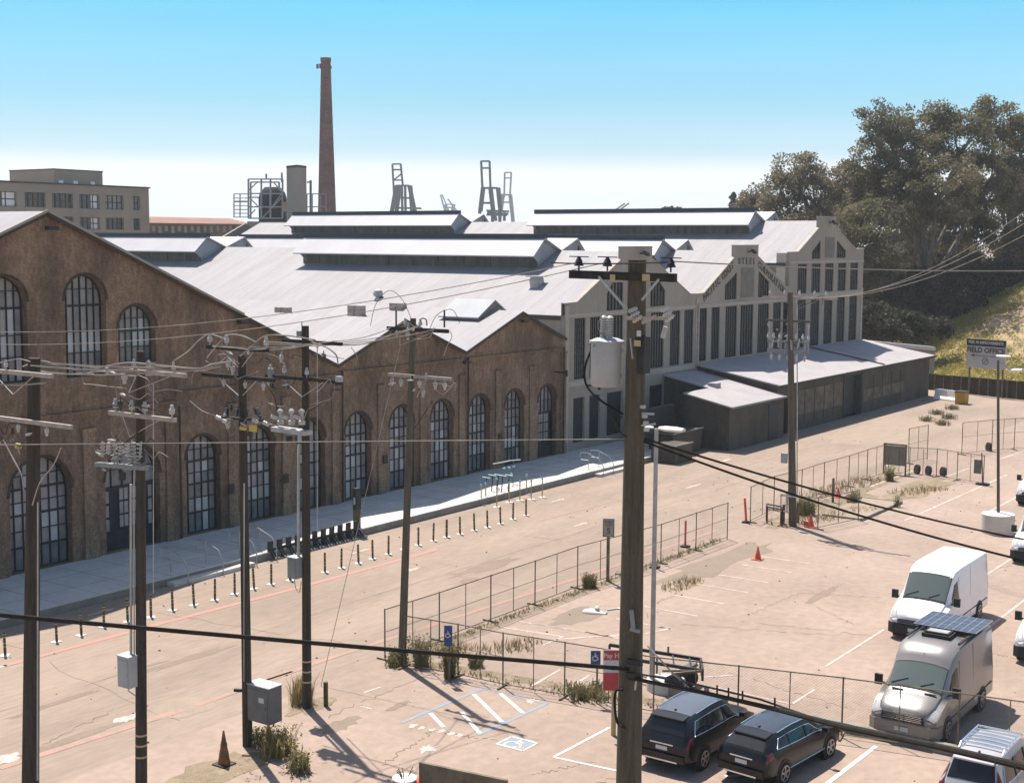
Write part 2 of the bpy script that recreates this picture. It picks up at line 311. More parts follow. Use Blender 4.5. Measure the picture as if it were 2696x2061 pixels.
def lerp_poly(pts, x):
    for (x0, z0), (x1, z1) in zip(pts, pts[1:]):
        if x0 <= x <= x1: return z0 if x1 == x0 else z0+(z1-z0)*(x-x0)/(x1-x0)
    return pts[0][1] if x < pts[0][0] else pts[-1][1]

def facade(mb, Y, z0, top, ops, depth=.3):
    """wall in the plane Y (facing -Y), outline top = polyline, ops = openings {x0,x1,zb,top:[(x,z)..]} with real reveals"""
    xs = set(x for x, z in top)
    for o in ops:
        for x, z in o['top']: xs.add(x)
    xs = sorted(xs); EPS = 1e-5
    for a, b in zip(xs, xs[1:]):
        if b-a < 1e-4: continue
        cover = sorted([o for o in ops if o['x0'] <= a+EPS and o['x1'] >= b-EPS], key=lambda o: o['zb'])
        la = lb = z0
        for o in cover:
            if o['zb'] > la+1e-4: mb.quad((a, Y, la), (b, Y, lb), (b, Y, o['zb']), (a, Y, o['zb']))
            la = lerp_poly(o['top'], a+EPS); lb = lerp_poly(o['top'], b-EPS)
        ta = lerp_poly(top, a+EPS); tb = lerp_poly(top, b-EPS)
        mb.quad((a, Y, la), (b, Y, lb), (b, Y, tb), (a, Y, ta))
    for o in ops:
        p = [(o['x0'], o['zb'])]+[(x, z) for x, z in o['top']]+[(o['x1'], o['zb'])]
        for (x0, z0_), (x1, z1_) in zip(p, p[1:]+p[:1]):
            if abs(x0-x1)+abs(z0_-z1_) > 1e-4: mb.quad((x0, Y, z0_), (x1, Y, z1_), (x1, Y+depth, z1_), (x0, Y+depth, z0_))
def arch(xc, w, zb, zt, n=10):
    r = w/2; zs = zt-r*1.0
    return dict(x0=xc-r, x1=xc+r, zb=zb, top=[(xc-r*math.cos(math.pi*k/n), zs+r*math.sin(math.pi*k/n)) for k in range(n+1)], xc=xc, w=w, zt=zt, zs=zs)
def rect(x0, x1, zb, zt, z1=None): return dict(x0=x0, x1=x1, zb=zb, top=[(x0, zt), (x1, zt if z1 is None else z1)], xc=(x0+x1)/2, w=x1-x0, zt=zt, zs=zt)
def sash(parent, o, Y, cols, rows, heavy=(), mf='sash', mp='pane', name='window', bw=.045, fr=.09, **kw):
    """steel window set into opening o at plane Y"""
    b = MB(); p = [(o['x0'], o['zb'])]+list(o['top'])+[(o['x1'], o['zb'])]
    for (x0, z0), (x1, z1) in zip(p, p[1:]+p[:1]): b.bar((x0, Y, z0), (x1, Y, z1), fr, fr, up=(0, 1, 0))
    for k in range(1, cols):
        x = o['x0']+(o['x1']-o['x0'])*k/cols; b.box(x-bw/2, x+bw/2, Y-.03, Y+.03, o['zb'], lerp_poly(o['top'], x))
    for z in rows:
        hw = .09 if z in heavy else bw*.8
        xs = [x for x in np.linspace(o['x0'], o['x1'], 41) if lerp_poly(o['top'], x) > z]
        if len(xs) > 1: b.box(xs[0], xs[-1], Y-.028, Y+.028, z-hw/2, z+hw/2)
    wn = b.build(name, mf, parent, loc=(o['xc'], Y, o['zb']), **kw)
    g = MB(); tp = [q for q in o['top']]; g.prism([(x, Y+.035, z) for x, z in ([(o['x0'], o['zb']), (o['x1'], o['zb'])]+tp[::-1])], (0, .02, 0))
    if mp == 'pane':
        rr = random.Random(int(o['xc']*97)); zs = [o['zb']]+[z for z in sorted(rows)]+[o['zt']]; h_ = o['zt']-o['zb']
        for k in range(cols):
            xa = o['x0']+(o['x1']-o['x0'])*k/cols; xb = o['x0']+(o['x1']-o['x0'])*(k+1)/cols
            for za, zc in zip(zs, zs[1:]):
                if min(lerp_poly(o['top'], xa+.01), lerp_poly(o['top'], xb-.01)) < zc: continue
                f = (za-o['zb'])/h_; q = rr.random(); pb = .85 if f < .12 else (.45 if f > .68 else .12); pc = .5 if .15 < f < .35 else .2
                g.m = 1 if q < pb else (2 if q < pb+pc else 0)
                if g.m: g.quad((xa, Y+.03, za), (xb, Y+.03, za), (xb, Y+.03, zc), (xa, Y+.03, zc))
        g.build('pane', ['pane', 'pane_b', 'pane_c'], wn)
    else:
        g.build('pane', mp, wn)
        if o['w'] > .9:
            bl_ = MB()
            for k in range(cols): x = o['x0']+(o['x1']-o['x0'])*(k+.5)/cols; bl_.box(x-.03, x+.03, Y+.02, Y+.033, o['zb']+.1, min(p[1] for p in o['top'])-.1)
            bl_.build('blind_slat', 'louvre', wn)
    return wn
# ================================================================ ground and setting
def sheet(name, poly, z, m, **kw):
    b = MB(); b.quad(*[(p[0], p[1], z) for p in poly]); o = b.build(name, m); o['kind'] = 'structure'; return o
def gridsheet(name, x0, x1, y0, y1, z, m):
    return sheet(name, [(x0, y0), (x1, y0), (x1, y1), (x0, y1)], z, m)
gridsheet('ground', -1500, 5000, -1500, 5000, -0.02, 'soil')
gridsheet('road', -40, 150, 29.3, 43.3, 0.0, 'asphalt')
gridsheet('parking_lot', -40, 150, -60, 29.3, 0.0, 'lot')
FY = 48.2; SW = .35
b = MB(); b.box(-10, 81.5, 42.95, 48.6, -.01, SW)
sw = b.build('pavement', 'concrete'); sw['kind'] = 'structure'
b = MB()
for x in np.arange(-8, 81, 1.8): b.box(x-.012, x+.012, 42.94, 48.1, SW, SW+.003)
for y in (44.6, 46.4): b.box(-10, 81.4, y-.012, y+.012, SW+.0005, SW+.0035)
b.build('pavement_joint', 'conc_dark')['kind'] = 'structure'
b = MB(); b.box(-10, 81.5, 42.93, 42.955, -.005, SW-.06)
b.build('kerb_face', 'conc_dark')['kind'] = 'structure'
for k, (xa, xb) in enumerate(((36.7, 41.2), (69.6, 74.0))):
    b = MB(); b.box(xa, xb, 42.5, 42.93, -.01, .17); o = b.build('kerb_step', 'concrete'); o['kind'] = 'structure'

# painted markings
def stroke(b, p, q, wd, z=.008):
    p = Vector((p[0], p[1], 0)); q = Vector((q[0], q[1], 0)); d = (q-p).normalized(); n = Vector((-d.y, d.x, 0))*wd/2
    b.quad((p-n)[:2]+(z,), (q-n)[:2]+(z,), (q+n)[:2]+(z,), (p+n)[:2]+(z,))
def V2(v): return (v[0], v[1])
def wstroke(b, pts, wd, z=.008, jit=.0):
    for p, q in zip(pts, pts[1:]): stroke(b, p, q, wd, z)
def rag(b, c, rx, ry, n=22, j=.25, z=.006, rot=0.0, seed=0):
    rr = random.Random(seed); pts = []
    for k in range(n):
        t = 2*math.pi*k/n; r = 1+rr.uniform(-j, j); x = math.cos(t)*rx*r; y = math.sin(t)*ry*r
        pts.append((c[0]+x*math.cos(rot)-y*math.sin(rot), c[1]+x*math.sin(rot)+y*math.cos(rot), z))
    b.quad(*pts)
def struct(b, name, m): o = b.build(name, m); o['kind'] = 'structure'; return o
b = MB(); wstroke(b, [(26.4, 39.0), (33, 38.8), (39.5, 38.45), (48.5, 38.25)], .26); struct(b, 'red_kerb_line', 'paint_red')
b = MB(); wstroke(b, [(56, 38.2), (70, 37.75), (90, 37.4)], .16); wstroke(b, [(21, 31.4), (27, 31.0)], .3); wstroke(b, [(27.5, 30.95), (33.5, 30.95), (50, 30.1), (60, 29.9)], .24); struct(b, 'faded_red_line', 'paint_pink')
b = MB(); wstroke(b, [(24.5, 39.05), (26.5, 39.0)], .16); stroke(b, (30.4, 31.0), (31.6, 30.95), .12)
for k in range(len([0])):
    pass
for x in (41.15, 43.35, 45.5, 47.7, 49.85, 51.85, 54.1, 56.1): stroke(b, (x, 23.4), (x+.02, 25.7), .09)
stroke(b, (38.95, 19.9), (39.9, 19.05), .08); stroke(b, (38.3, 16.4), (38.35, 19.0), .07); stroke(b, (38.3, 16.42), (40.0, 16.4), .09)
wstroke(b, [V2(G(*cC(0, 1030))), V2(G(*cC(190, 920)))], .09); wstroke(b, [V2(G(*cC(240, 1050))), V2(G(*cC(390, 955)))], .09)
wstroke(b, [(40.9, 28.4), (41.2, 24.5)], .09); wstroke(b, [(39.9, 28.4), (40.2, 26.0), (38.9, 26.0)], .09); wstroke(b, [V2(G(*cC(0, 610))), V2(G(*cC(480, 690))), V2(G(*cC(640, 710)))], .09); wstroke(b, [V2(G(*cC(160, 720))), V2(G(*cC(480, 695))), V2(G(*cC(640, 685)))], .09)
wstroke(b, [V2(G(*cC(800, 630))), V2(G(*cC(930, 645))), V2(G(*cC(760, 680)))], .09)
stroke(b, (42.5, 17.05), (47.95, 17.05), .09); stroke(b, (50.6, 14.03), (56.5, 14.03), .1); stroke(b, (58.5, 16.5), (62.3, 16.48), .1)
stroke(b, (68, 23.3), (85.5, 23.05), .12); stroke(b, (71.8, 20.5), (79, 20.5), .12); stroke(b, (82.2, 25.85), (86.5, 25.7), .12); stroke(b, (91, 25.2), (97, 24.9), .12); stroke(b, (76.5, 28.3), (84.2, 28.2), .12)
for x in (66.0, 68.2, 70.4, 72.6): stroke(b, (x-.6, 24.0), (x-.4, 22.0), .08)
for x in (66.5, 68.7): stroke(b, (x, 25.6), (x+.1, 24.6), .08)
for px, py in ((40.5, 17.6), (44, 20.0)): pass
# lane arrows and worn letters on the road
for (px, py) in ((665, 535), (1660, 130), ): pass
def arrow(b, c, s=1.0, z=.009, wd=.11):
    x, y = c[0], c[1]; stroke(b, (x-.9*s, y), (x+.7*s, y), wd, z); b.quad((x+.55*s, y-.32*s, z+.001), (x+1.2*s, y, z+.001), (x+.55*s, y+.32*s, z+.001))
for p in (G(*cA(670, 537)), G(*cB(630, 130)), G(*cF(1120, 970)), G(*cF(1300, 1165))): arrow(b, p, .6)
rag(b, G(*cB(980, 250)), .6, .12, seed=4, j=.5); rag(b, G(1910, 1212), .7, .15, seed=5, j=.5); rag(b, G(1824, 1280), .8, .1, seed=6, j=.5)
rag(b, G(*cB(1070, 1450)), .35, .22, seed=7, j=.6); rag(b, G(*cB(1780, 1130)), .22, .2, seed=8, j=.6)
for t in (0, 1, 2, 3, 4, 5): rag(b, G(*cB(985+t*62, 1297+t*13)), .13, .1, seed=20+t, j=.55, n=12)
stroke(b, V2(G(*cB(655, 1075))), V2(G(*cB(765, 1038))), .09); stroke(b, V2(G(*cB(630, 1165))), V2(G(*cB(710, 1185))), .07)
rag(b, G(*cA(30, 1520)), .5, .3, seed=11, j=.3); rag(b, G(*cA(850, 1245)), .45, .22, seed=12, j=.35)
struct(b, 'parking_line', 'paint')
b = MB()
for a_, c_ in (((1100, 1212), (1190, 1305)), ((1310, 1205), (1430, 1345)), ((1390, 1085), (1580, 1270)), ((1570, 1080), (1720, 1210))): stroke(b, V2(G(*cB(*a_))), V2(G(*cB(*c_))), .13)
wstroke(b, [(33.25, 19.87), (30.37, 19.91), (30.55, 18.0)], .09, .0085); stroke(b, (31.9, 15.5), (32.4, 15.0), .12, .0085); stroke(b, (31.5, 13.15), (36.4, 13.05), .13)
struct(b, 'fresh_white_stripe', 'paint_new')
b = MB(); stroke(b, (30.0, 25.0), (33.9, 24.93), .14, .006); stroke(b, (30.5, 22.6), (33.9, 22.5), .14, .006); stroke(b, (33.88, 24.9), (33.9, 22.5), .1, .007)
q = (30.25, 30.98, 20.86, 21.75); b.quad((q[0], q[2], .006), (q[1], q[2], .006), (q[1], q[3], .006), (q[0], q[3], .006))
struct(b, 'blue_ground_paint', 'paint_blue')
b = MB(); wstroke(b, [(q[0], q[2]), (q[1], q[2]), (q[1], q[3]), (q[0], q[3]), (q[0], q[2])], .06, .009)
def isa(b, o, ax, ay, s, wd, z):     # wheelchair symbol as strokes
    o = Vector(o); ax = Vector(ax); ay = Vector(ay)
    def P(u, v): r = o+ax*(u*s)+ay*(v*s); return r
    pts = []
    for k in range(11):
        t = R(100+k*24); pts.append(P(-.08+.26*math.cos(t), -.16+.26*math.sin(t)))
    segs = [(P(-.05, .34), P(-.05, 0)), (P(-.05, 0), P(.17, 0)), (P(.17, 0), P(.3, -.3)), (P(-.05, .16), P(.14, .16)), (P(-.11, .40), P(.01, .40))]+list(zip(pts, pts[1:]))
    return segs
for a_, c_ in isa(b, ((q[0]+q[1])/2, (q[2]+q[3])/2, 0), (0, -1, 0), (1, 0, 0), .85, .05, 0): stroke(b, a_, c_, .055, .010)
struct(b, 'wheelchair_symbol', 'paint_new')
# asphalt patches, seams and cracks
b = MB(); rag(b, G(*cA(1240, 1170)), 1.25, .75, seed=1, j=.12, z=.004); 
rag(b, G(2330, 1135), 9, 3.0, seed=13, j=.18, z=.004); struct(b, 'pale_patch', 'patch')
b = MB()
for (px, py, rx, ry, sd_) in ((1680, 720+1400*0+700, 0, 0, 1),): pass
for (p, rx, ry, s_) in ((cC(1280, 190), 5.5, .9, 31), (cA(1250, 850), 2.0, .22, 32), (cA(500, 1380), 2.2, .2, 33), (cA(330, 1160), 1.6, .16, 34), (cB(500, 1290), .8, .3, 35), (cB(880, 1165), .5, .14, 36), (cC(300, 560), 1.6, .6, 37), (cD(800, 800), 1.6, .25, 38), (cB(1480, 230), 2.2, .5, 39)): rag(b, G(*p), rx, ry, seed=s_, j=.35, z=.0045)
struct(b, 'stained_patch', 'patch_dark')
b = MB(); rag(b, G(*cB(1360, 325)), .55, .3, seed=0, j=.02, z=.007, n=20); struct(b, 'manhole', 'patch_dark')
b = MB()
def crackline(p, q, wd=.03, seed=0, j=.12, n=14):
    rr = random.Random(seed); p = Vector(p); q = Vector(q); nrm = Vector((-(q-p).y, (q-p).x, 0)).normalized(); pts = []
    for k in range(n+1): pts.append(p.lerp(q, k/n)+nrm*rr.uniform(-j, j))
    for a_, c_ in zip(pts, pts[1:]):
        if rr.random() < .88: stroke(b, a_, c_, wd*rr.uniform(.5, 1.4), .0055)
CR = [((0, 1620), (430, 1540), cC), ((560, 870), (830, 480), cC), ((830, 480), (1000, 395), cC), ((1000, 620), (2160, 700), cC), ((250, 980), (1130, 1075), cD), ((330, 930), (640, 790), cD), ((640, 790), (1200, 820), cD),
      ((400, 1240), (1230, 900), cB), ((780, 1560), (1110, 1330), cB), ((60, 1540), (780, 1180), cA), ((1100, 1330), (1600, 1400), cB), ((1900, 500), (2150, 620), cC), ((450, 1680), (1250, 1400), cC), ((1850, 640), (2140, 600), cD), ((1900, 1190), (2140, 1230), cD), ((600, 1420), (1300, 1110), cC), ((1330, 940), (2100, 1180), cC)]
for k, (p, q_, f_) in enumerate(CR): crackline(G(*f_(*p)), G(*f_(*q_)), .022, seed=50+k, n=26)
for k, x in enumerate(np.arange(26, 110, 9.3)): crackline((x, 29.4, 0), (x+3*math.sin(x), 43, 0), .018, seed=90+k, j=.2)
crackline((20, 35.2, 0), (120, 34.9, 0), .02, seed=120, n=60, j=.08)
struct(b, 'crack', 'crack')
b = MB()
for (p, rx, ry, s_) in ((cC(1050, 350), 1.2, .35, 1), (cB(1150, 800), 1.7, .5, 3), (cE(1300, 1340), 4.2, 1.1, 5), (cE(700, 1450), 3.0, 1.3, 6), (cE(150, 1600), 1.2, .7, 7)): rag(b, G(*p), rx, ry, seed=s_, j=.3, z=.0065)
for (a_, c_, wd) in (((35.2, 28.9), (58, 28.75), .5), ((34.9, 27.8), (36.5, 16), .55), ((62, 28), (84, 28.2), .6), ((36.6, 15.5), (38.3, 9), .7)): stroke(b, a_, c_, wd, .0060)
rag(b, G(*cA(1450, 1600)), 1.7, .8, seed=9, j=.2, z=.0062); rag(b, G(*cA(2080, 1160)), .9, .5, seed=10, j=.3, z=.0062)
struct(b, 'dirt_strip', 'dirt')

# concrete kerb islands
def kerbbox(x0, x1, y0, y1, h, m='concrete', name='kerb_island'):
    b = MB(); b.box(x0, x1, y0, y1, -.01, h); return struct(b, name, m)
kerbbox(66.6, 72.3, 25.1, 27.2, .1, 'patch'); kerbbox(66.5, 72.3, 24.98, 25.1, .14, 'conc_dark'); kerbbox(72.3, 72.45, 24.98, 27.3, .13, 'conc_dark')
kerbbox(36.75, 36.95, 17.9, 20.4, .32, 'conc_dark'); kerbbox(36.9, 37.1, 7, 15.2, .28, 'conc_dark')

# ================================================================ the brick hall
bh = thing('brick_hall', (46, 50, 0), 'long dark brick hall with arched steel windows beside the shaded pavement', 'building')
ops = [arch(34.65, 3.0, SW+.02, 5.05), arch(39.4, 3.0, SW+.02, 5.05)]
for k in range(9): ops.append(arch(43.5+3.61*k, 2.1, SW+.02, 4.98))
ops += [arch(33.2, 2.1, 8.2, 12.5), arch(37.12, 2.1, 8.2, 12.5), arch(39.82, 2.06, 8.6, 11.12), arch(30.5, 2.06, 8.6, 11.12)]
ops += [arch(27.2, 3.0, SW+.02, 5.05), arch(22.5, 3.0, SW+.02, 5.05)]
top = [(17.8, 7.6), (35.2, 15.0), (52.6, 7.55), (58.05, 9.66), (63.56, 7.55), (69.3, 9.66), (74.28, 7.75)]
b = MB(); facade(b, FY, 0, top, ops, .5)
b.quad((74.28, FY, 0), (74.28, FY+40, 0), (74.28, FY+40, 7.7), (74.28, FY, 7.7)); b.quad((17.8, FY, 0), (17.8, FY, 7.6), (17.8, FY+40, 7.6), (17.8, FY+40, 0))
b.quad((17.8, FY+40, 0), (17.8, FY+40, 7.6), (74.28, FY+40, 7.6), (74.28, FY+40, 0))
wall = b.build('wall', 'brick', bh)
# pilasters and corbel band
def pil(x, z1, wd=.8, d=.12, m='brick_pale'):
    b = MB(); b.box(x-wd/2, x+wd/2, FY-d, FY-.002, SW, z1); b.box(x-wd/2-.06, x+wd/2+.06, FY-d-.05, FY-.003, SW, 1.0); b.box(x-wd/2-.05, x+wd/2+.05, FY-d-.04, FY-.003, z1-.18, z1); return b.build('pilaster', m, bh)
for x in (32.6, 37.05, 41.55): pil(x, 6.0, .62, .1)
for k in range(9): pil(45.3+3.61*k, 6.3 if k < 8 else 7.0, .55, .09)
b = MB()
for x0, x1, z in ((17.8, 41.9, 6.5), (41.9, 52.5, 6.9), (52.7, 63.4, 7.0), (63.7, 74.2, 7.0)): b.box(x0, x1, FY-.07, FY-.0015, z, z+.14); b.box(x0, x1, FY-.12, FY-.0015, z+.14, z+.26)
b.build('corbel_band', 'brick', bh)
# arch rings: the deep reveal's shade put into dark colour round each opening
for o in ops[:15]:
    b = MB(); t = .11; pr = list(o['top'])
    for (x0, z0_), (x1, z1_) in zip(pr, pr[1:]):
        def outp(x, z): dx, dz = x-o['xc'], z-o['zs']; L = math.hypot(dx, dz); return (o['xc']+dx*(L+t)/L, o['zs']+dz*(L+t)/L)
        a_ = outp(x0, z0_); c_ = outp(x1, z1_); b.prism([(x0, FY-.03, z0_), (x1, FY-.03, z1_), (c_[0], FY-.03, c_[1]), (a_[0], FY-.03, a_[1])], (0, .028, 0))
    b.build('arch_shade_ring', 'reveal_shade_trim', bh)
WY = FY+.38
for i, o in enumerate(ops):
    if i == 1 or i == 10:      # doors
        zb = SW+.02; dt = 3.05; c = o['xc']; hw = o['w']/2
        top_o = dict(o); top_o['zb'] = dt+.12; top_o['top'] = [p for p in o['top'] if p[1] >= dt]; 
        sash(bh, top_o, WY, 5, (dt+.9,), (), 'sash')
        b = MB(); b.box(o['x0'], o['x1'], WY-.05, WY+.05, dt, dt+.14); b.box(o['x0'], o['x1'], WY-.04, WY+.05, zb, zb+.9)
        lf = .55 if i == 1 else .1
        xs = [o['x0'], o['x0']+lf, c-.62 if i == 1 else c-.45, c-.06, c+.06, c+.62 if i == 1 else c+.45, o['x1']-lf, o['x1']]
        for x in (xs[0]+.05, xs[1], c, xs[-2], xs[-1]-.05): b.box(x-.1, x+.1, WY-.05, WY+.05, zb, dt)
        d = b.build('door', 'door', bh)
        g = MB()
        for k in range(2):
            xa = c-.55+k*.6 if i == 1 else c-.55+k*.6
            for q_ in range(3):
                g.box(xa+.04, xa+.24, WY-.055, WY-.052, zb+1.0+q_*.6, zb+1.52+q_*.6); g.box(xa+.29, xa+.5, WY-.055, WY-.052, zb+1.0+q_*.6, zb+1.52+q_*.6)
        if i == 1:
            for q_ in range(3):
                for xa in (o['x0']+.2, o['x1']-.42): g.box(xa, xa+.22, WY-.052, WY-.05, zb+.9+q_*.62, zb+1.42+q_*.62)
        g.each('door_pane', 'pane', d)
        g = MB(); g.box(o['x0'], o['x1'], WY+.02, WY+.04, zb+.9, dt); g.build('door_leaf', 'door', d)
    elif i < 11 or i > 14:
        sash(bh, o, WY, 5 if i > 1 else 7, (1.32, 2.0, 2.67, 3.2, 3.75, 4.3), (1.32, 2.67, 3.75))
    else:
        g = i >= 12; rows = (9.2, 10.1, 11.2, 11.9) if i < 13 else (9.3, 10.0, 10.55)
        sash(bh, o, WY, 6, rows, (11.2,) if i < 13 else (10.0,), 'sash' if i < 13 else 'sash_green')
# roofs
def slab(parent, name, m, x0, z0, x1, z1, y0, y1, t=.12, **kw):
    b = MB(); b.add([(x0, y0, z0), (x1, y0, z1), (x1, y1, z1), (x0, y1, z0), (x0, y0, z0-t), (x1, y0, z1-t), (x1, y1, z1-t), (x0, y1, z0-t)], [(0, 1, 2, 3), (4, 7, 6, 5), (0, 4, 5, 1), (1, 5, 6, 2), (2, 6, 7, 3), (3, 7, 4, 0)]); return b.build(name, m, parent, **kw)
slab(bh, 'roof', 'roof', 17.6, 7.6, 35.2, 15.12, FY-.18, FY+40); slab(bh, 'roof', 'roof', 35.2, 15.12, 52.6, 7.67, FY-.18, FY+40)
rf = slab(bh, 'roof', 'roof', 52.6, 7.67, 58.05, 9.78, FY-.2, FY+55); slab(bh, 'roof', 'roof', 58.05, 9.78, 63.56, 7.67, FY-.2, FY+55)
rf2 = slab(bh, 'roof', 'roof', 63.56, 7.67, 69.3, 9.78, FY-.2, FY+55); slab(bh, 'roof', 'roof', 69.3, 9.78, 74.2, 7.9, FY-.2, FY+55)
b = MB()
for (xa, za), (xb, zb) in zip(top, top[1:]): b.bar((xa, FY-.21, za+.02), (xb, FY-.21, zb+.02), .06, .16, up=(0, 0, 1))
b.build('verge_board', 'gutter', bh)
b = MB()      # pale flashing on the near verges of the big gable
b.bar((17.6, FY-.26, 7.62), (35.2, FY-.26, 15.14), .05, .1); b.bar((35.2, FY-.26, 15.14), (46, FY-.26, 10.5), .05, .1)
b.build('verge_flashing', 'stucco', bh)
# raised lantern over the last gable
ln = MB(); y0, y1 = FY+1.9, FY+5.0
for s_ in (-1, 1):
    xe = 69.3+s_*1.8; ln.add([(69.3, y0, 10.42), (69.3, y1, 10.42), (xe, y1, 9.38), (xe, y0, 9.38), (69.3, y0, 10.34), (69.3, y1, 10.34), (xe, y1, 9.30), (xe, y0, 9.30)], [(0, 1, 2, 3), (4, 7, 6, 5), (0, 3, 7, 4), (1, 5, 6, 2), (3, 2, 6, 7), (0, 4, 5, 1)])
lt = ln.build('roof_lantern', 'roof_side', bh)
g = MB(); g.prism([(67.8, y0+.15, 9.0), (70.8, y0+.15, 9.0), (70.8, y0+.15, 9.5), (69.3, y0+.15, 10.33), (67.8, y0+.15, 9.5)], (0, y1-y0-.3, 0)); g.build('lantern_wall', 'conc_dark', lt)
# roof vents, flues
for px, py, w_, h_ in ((745, 821, 1.2, .45), (938, 824, 1.2, .7), (1047, 808, 1.1, .35)):
    p = XP(px, py, 66.5)
    z = 7.67+(66.5-63.56)*.3676; 
    # slide along the roof plane so the vent sits on it
    lo, hi = 63.7, 69.2
    for _ in range(30):
        md = (lo+hi)/2; q_ = XP(px, py+h_*12, md)
        if q_.z > 7.67+(md-63.56)*.3676: lo = md
        else: hi = md
    p = XP(px, py+h_*12, md); b = MB()
    for k in (0, 1): b.box(p.x-.25, p.x+.25, p.y-w_/2+k*w_*.52, p.y-w_/2+k*w_*.52+w_*.44, p.z-.1, p.z+h_)
    b.each('roof_vent', 'arm_pale', rf2)
for px, py in ((877, 945), (899, 942), (1214, 905), (795, 870)):
    lo, hi = 52.7, 69
    X0 = 55.2 if px < 1000 else 66.3; base = XP(px, py, X0); b = MB(); b.tube([(base.x, base.y, base.z-.3), (base.x, base.y, base.z+(.95 if px > 820 and px < 1000 else .5))], .055 if px < 1000 and px > 820 else .03); b.build('flue', 'box', rf if px < 1000 else rf2)
def wall_lamp(p, parent, s=1.0, m='dark'):
    b = MB(); b.box(p[0]-.04*s, p[0]+.04*s, FY-.35*s, FY-.01, p[2]-.04, p[2]+.04); b.box(p[0]-.32*s, p[0]+.32*s, FY-.6*s, FY-.3*s, p[2]-.12*s, p[2]+.08*s); return b.build('wall_lamp', m, parent)
for q_ in ((35.3, 0, 14.45), (45.8, 0, 10.15), (69.3, 0, 9.2), (52.4, 0, 6.7), (63.4, 0, 7.05)): wall_lamp(q_, bh, .8)
for px, py in ((1475, 1007),): pass
for x in (41.95, 52.9, 63.75, 74.0):
    b = MB(); b.tube([(x, FY-.2, 7.3 if x > 50 else 6.5), (x, FY-.2, SW+.05)], .055); b.build('downpipe', 'reveal_shade_trim', bh)
for x in (44.95, 48.6, 56.2, 66.9): b = MB(); b.box(x-.02, x+.3, FY-.2, FY-.13, 2.0, 2.45); b.each('wall_box', 'reveal_shade_trim', bh)

# ================================================================ the pale stucco warehouse
wh = thing('stucco_warehouse', (100, 50, 0), 'pale stucco warehouse with three stepped gables and tall dark windows', 'building')
t1 = [(74.28, 10.05), (75.7, 10.08), (81.35, 12.85), (81.352, 13.68), (85.6, 13.7), (85.602, 12.85), (91.4, 10.2), (92.55, 10.18)]
t2 = [(92.551, 10.18), (93.6, 10.2), (98.7, 12.9), (98.702, 13.8), (103.05, 13.82), (103.052, 12.9), (108.6, 10.35), (109.3, 10.3), (109.301, 13.24), (110.95, 13.27)]
t3 = [(115.35, 15.4), (115.352, 16.36), (119.3, 16.36), (119.302, 15.4), (124.2, 13.5), (126.3, 13.55)]
tp = t1+t2+t3
wo_ = []
for a_, c_ in ((75.5, 76.85), (77.42, 78.75), (79.6, 81.7), (82.5, 84.4), (85.6, 87.5), (88.45, 89.95), (90.6, 92.05)): wo_.append(rect(a_, c_, 5.05, 9.05))
for a_, c_ in ((92.95, 94.25), (95.0, 96.4), (97.4, 99.4), (100.05, 102.4), (103.3, 105.4), (106.2, 107.8), (108.2, 109.2)): wo_.append(rect(a_, c_, 5.07, 9.08))
for k in range(5):
    x = 111.05+3.0*k; wo_.append(rect(x, x+1.95, 9.72, 12.25)); wo_.append(rect(x, x+1.95, 5.0, 9.15))
for a_, c_, z in ((79.5, 81.65, 9.42), (85.45, 87.6, 9.48)):
    sl_ = 1 if a_ < 83 else -1; za, zc = (10.55, 11.3) if sl_ > 0 else (11.2, 10.6)
    wo_.append(dict(x0=a_, x1=c_, zb=z, top=[(a_, za), (a_+.7, max(za, zc)) if sl_ > 0 else (a_+1.4, max(za, zc)), (c_, zc)], xc=(a_+c_)/2, w=c_-a_, zt=11.3, zs=za))
wo_.append(rect(97.2, 99.25, 9.6, 10.75, 11.75)); wo_.append(rect(103.2, 105.3, 9.62, 11.8, 10.85)); wo_.append(rect(113.95, 115.85, 12.68, 13.3, 14.35)); wo_.append(rect(119.6, 121.8, 12.72, 14.35, 13.4))
low = []
for a_, c_ in ((75.45, 76.85), (77.45, 78.85), (79.7, 81.8), (82.6, 84.4), (85.55, 87.6), (88.6, 89.95), (90.7, 92.0)): low.append(rect(a_, c_, .85, 3.82))
b = MB(); facade(b, FY, 0, tp, wo_+low, .22)
b.quad((126.3, FY, 0), (126.3, 120, 0), (126.3, 120, 12.2), (126.3, FY, 13.5)); b.quad((74.3, FY, 7.5), (74.3, 122, 7.5), (74.3, 122, 9.3), (74.3, FY, 9.3))
b.prism([(74.3, 121.9, 0), (126.3, 121.9, 0), (126.3, 121.9, 12), (117.4, 121.9, 16), (109.1, 121.9, 12.3), (92.5, 121.9, 9.3), (83.4, 121.9, 13.3), (74.3, 121.9, 9.2)], (0, .3, 0))
b.build('wall', 'stucco', wh)
b = MB()
for (xa, za), (xb, zb) in zip(tp, tp[1:]):
    if abs(xb-xa) > .05: b.bar((xa, FY+.12, za+.03), (xb, FY+.12, zb+.03), .34, .07, up=(0, 0, 1))
b.build('parapet_coping', 'stucco_trim', wh)
b = MB()       # parapet thickness behind the facade
for (xa, za), (xb, zb) in zip(tp, tp[1:]):
    if abs(xb-xa) > .05: b.quad((xa, FY+.26, za-2.2), (xb, FY+.26, zb-2.2), (xb, FY+.26, zb), (xa, FY+.26, za))
for x, za, zb in ((81.35, 12.85, 13.68), (85.6, 12.85, 13.68), (98.7, 12.9, 13.8), (103.05, 12.9, 13.8), (115.35, 15.4, 16.36), (119.3, 15.4, 16.36), (109.3, 10.2, 13.24)): b.quad((x, FY, za-.2), (x, FY+.26, za-.2), (x, FY+.26, zb), (x, FY, zb))
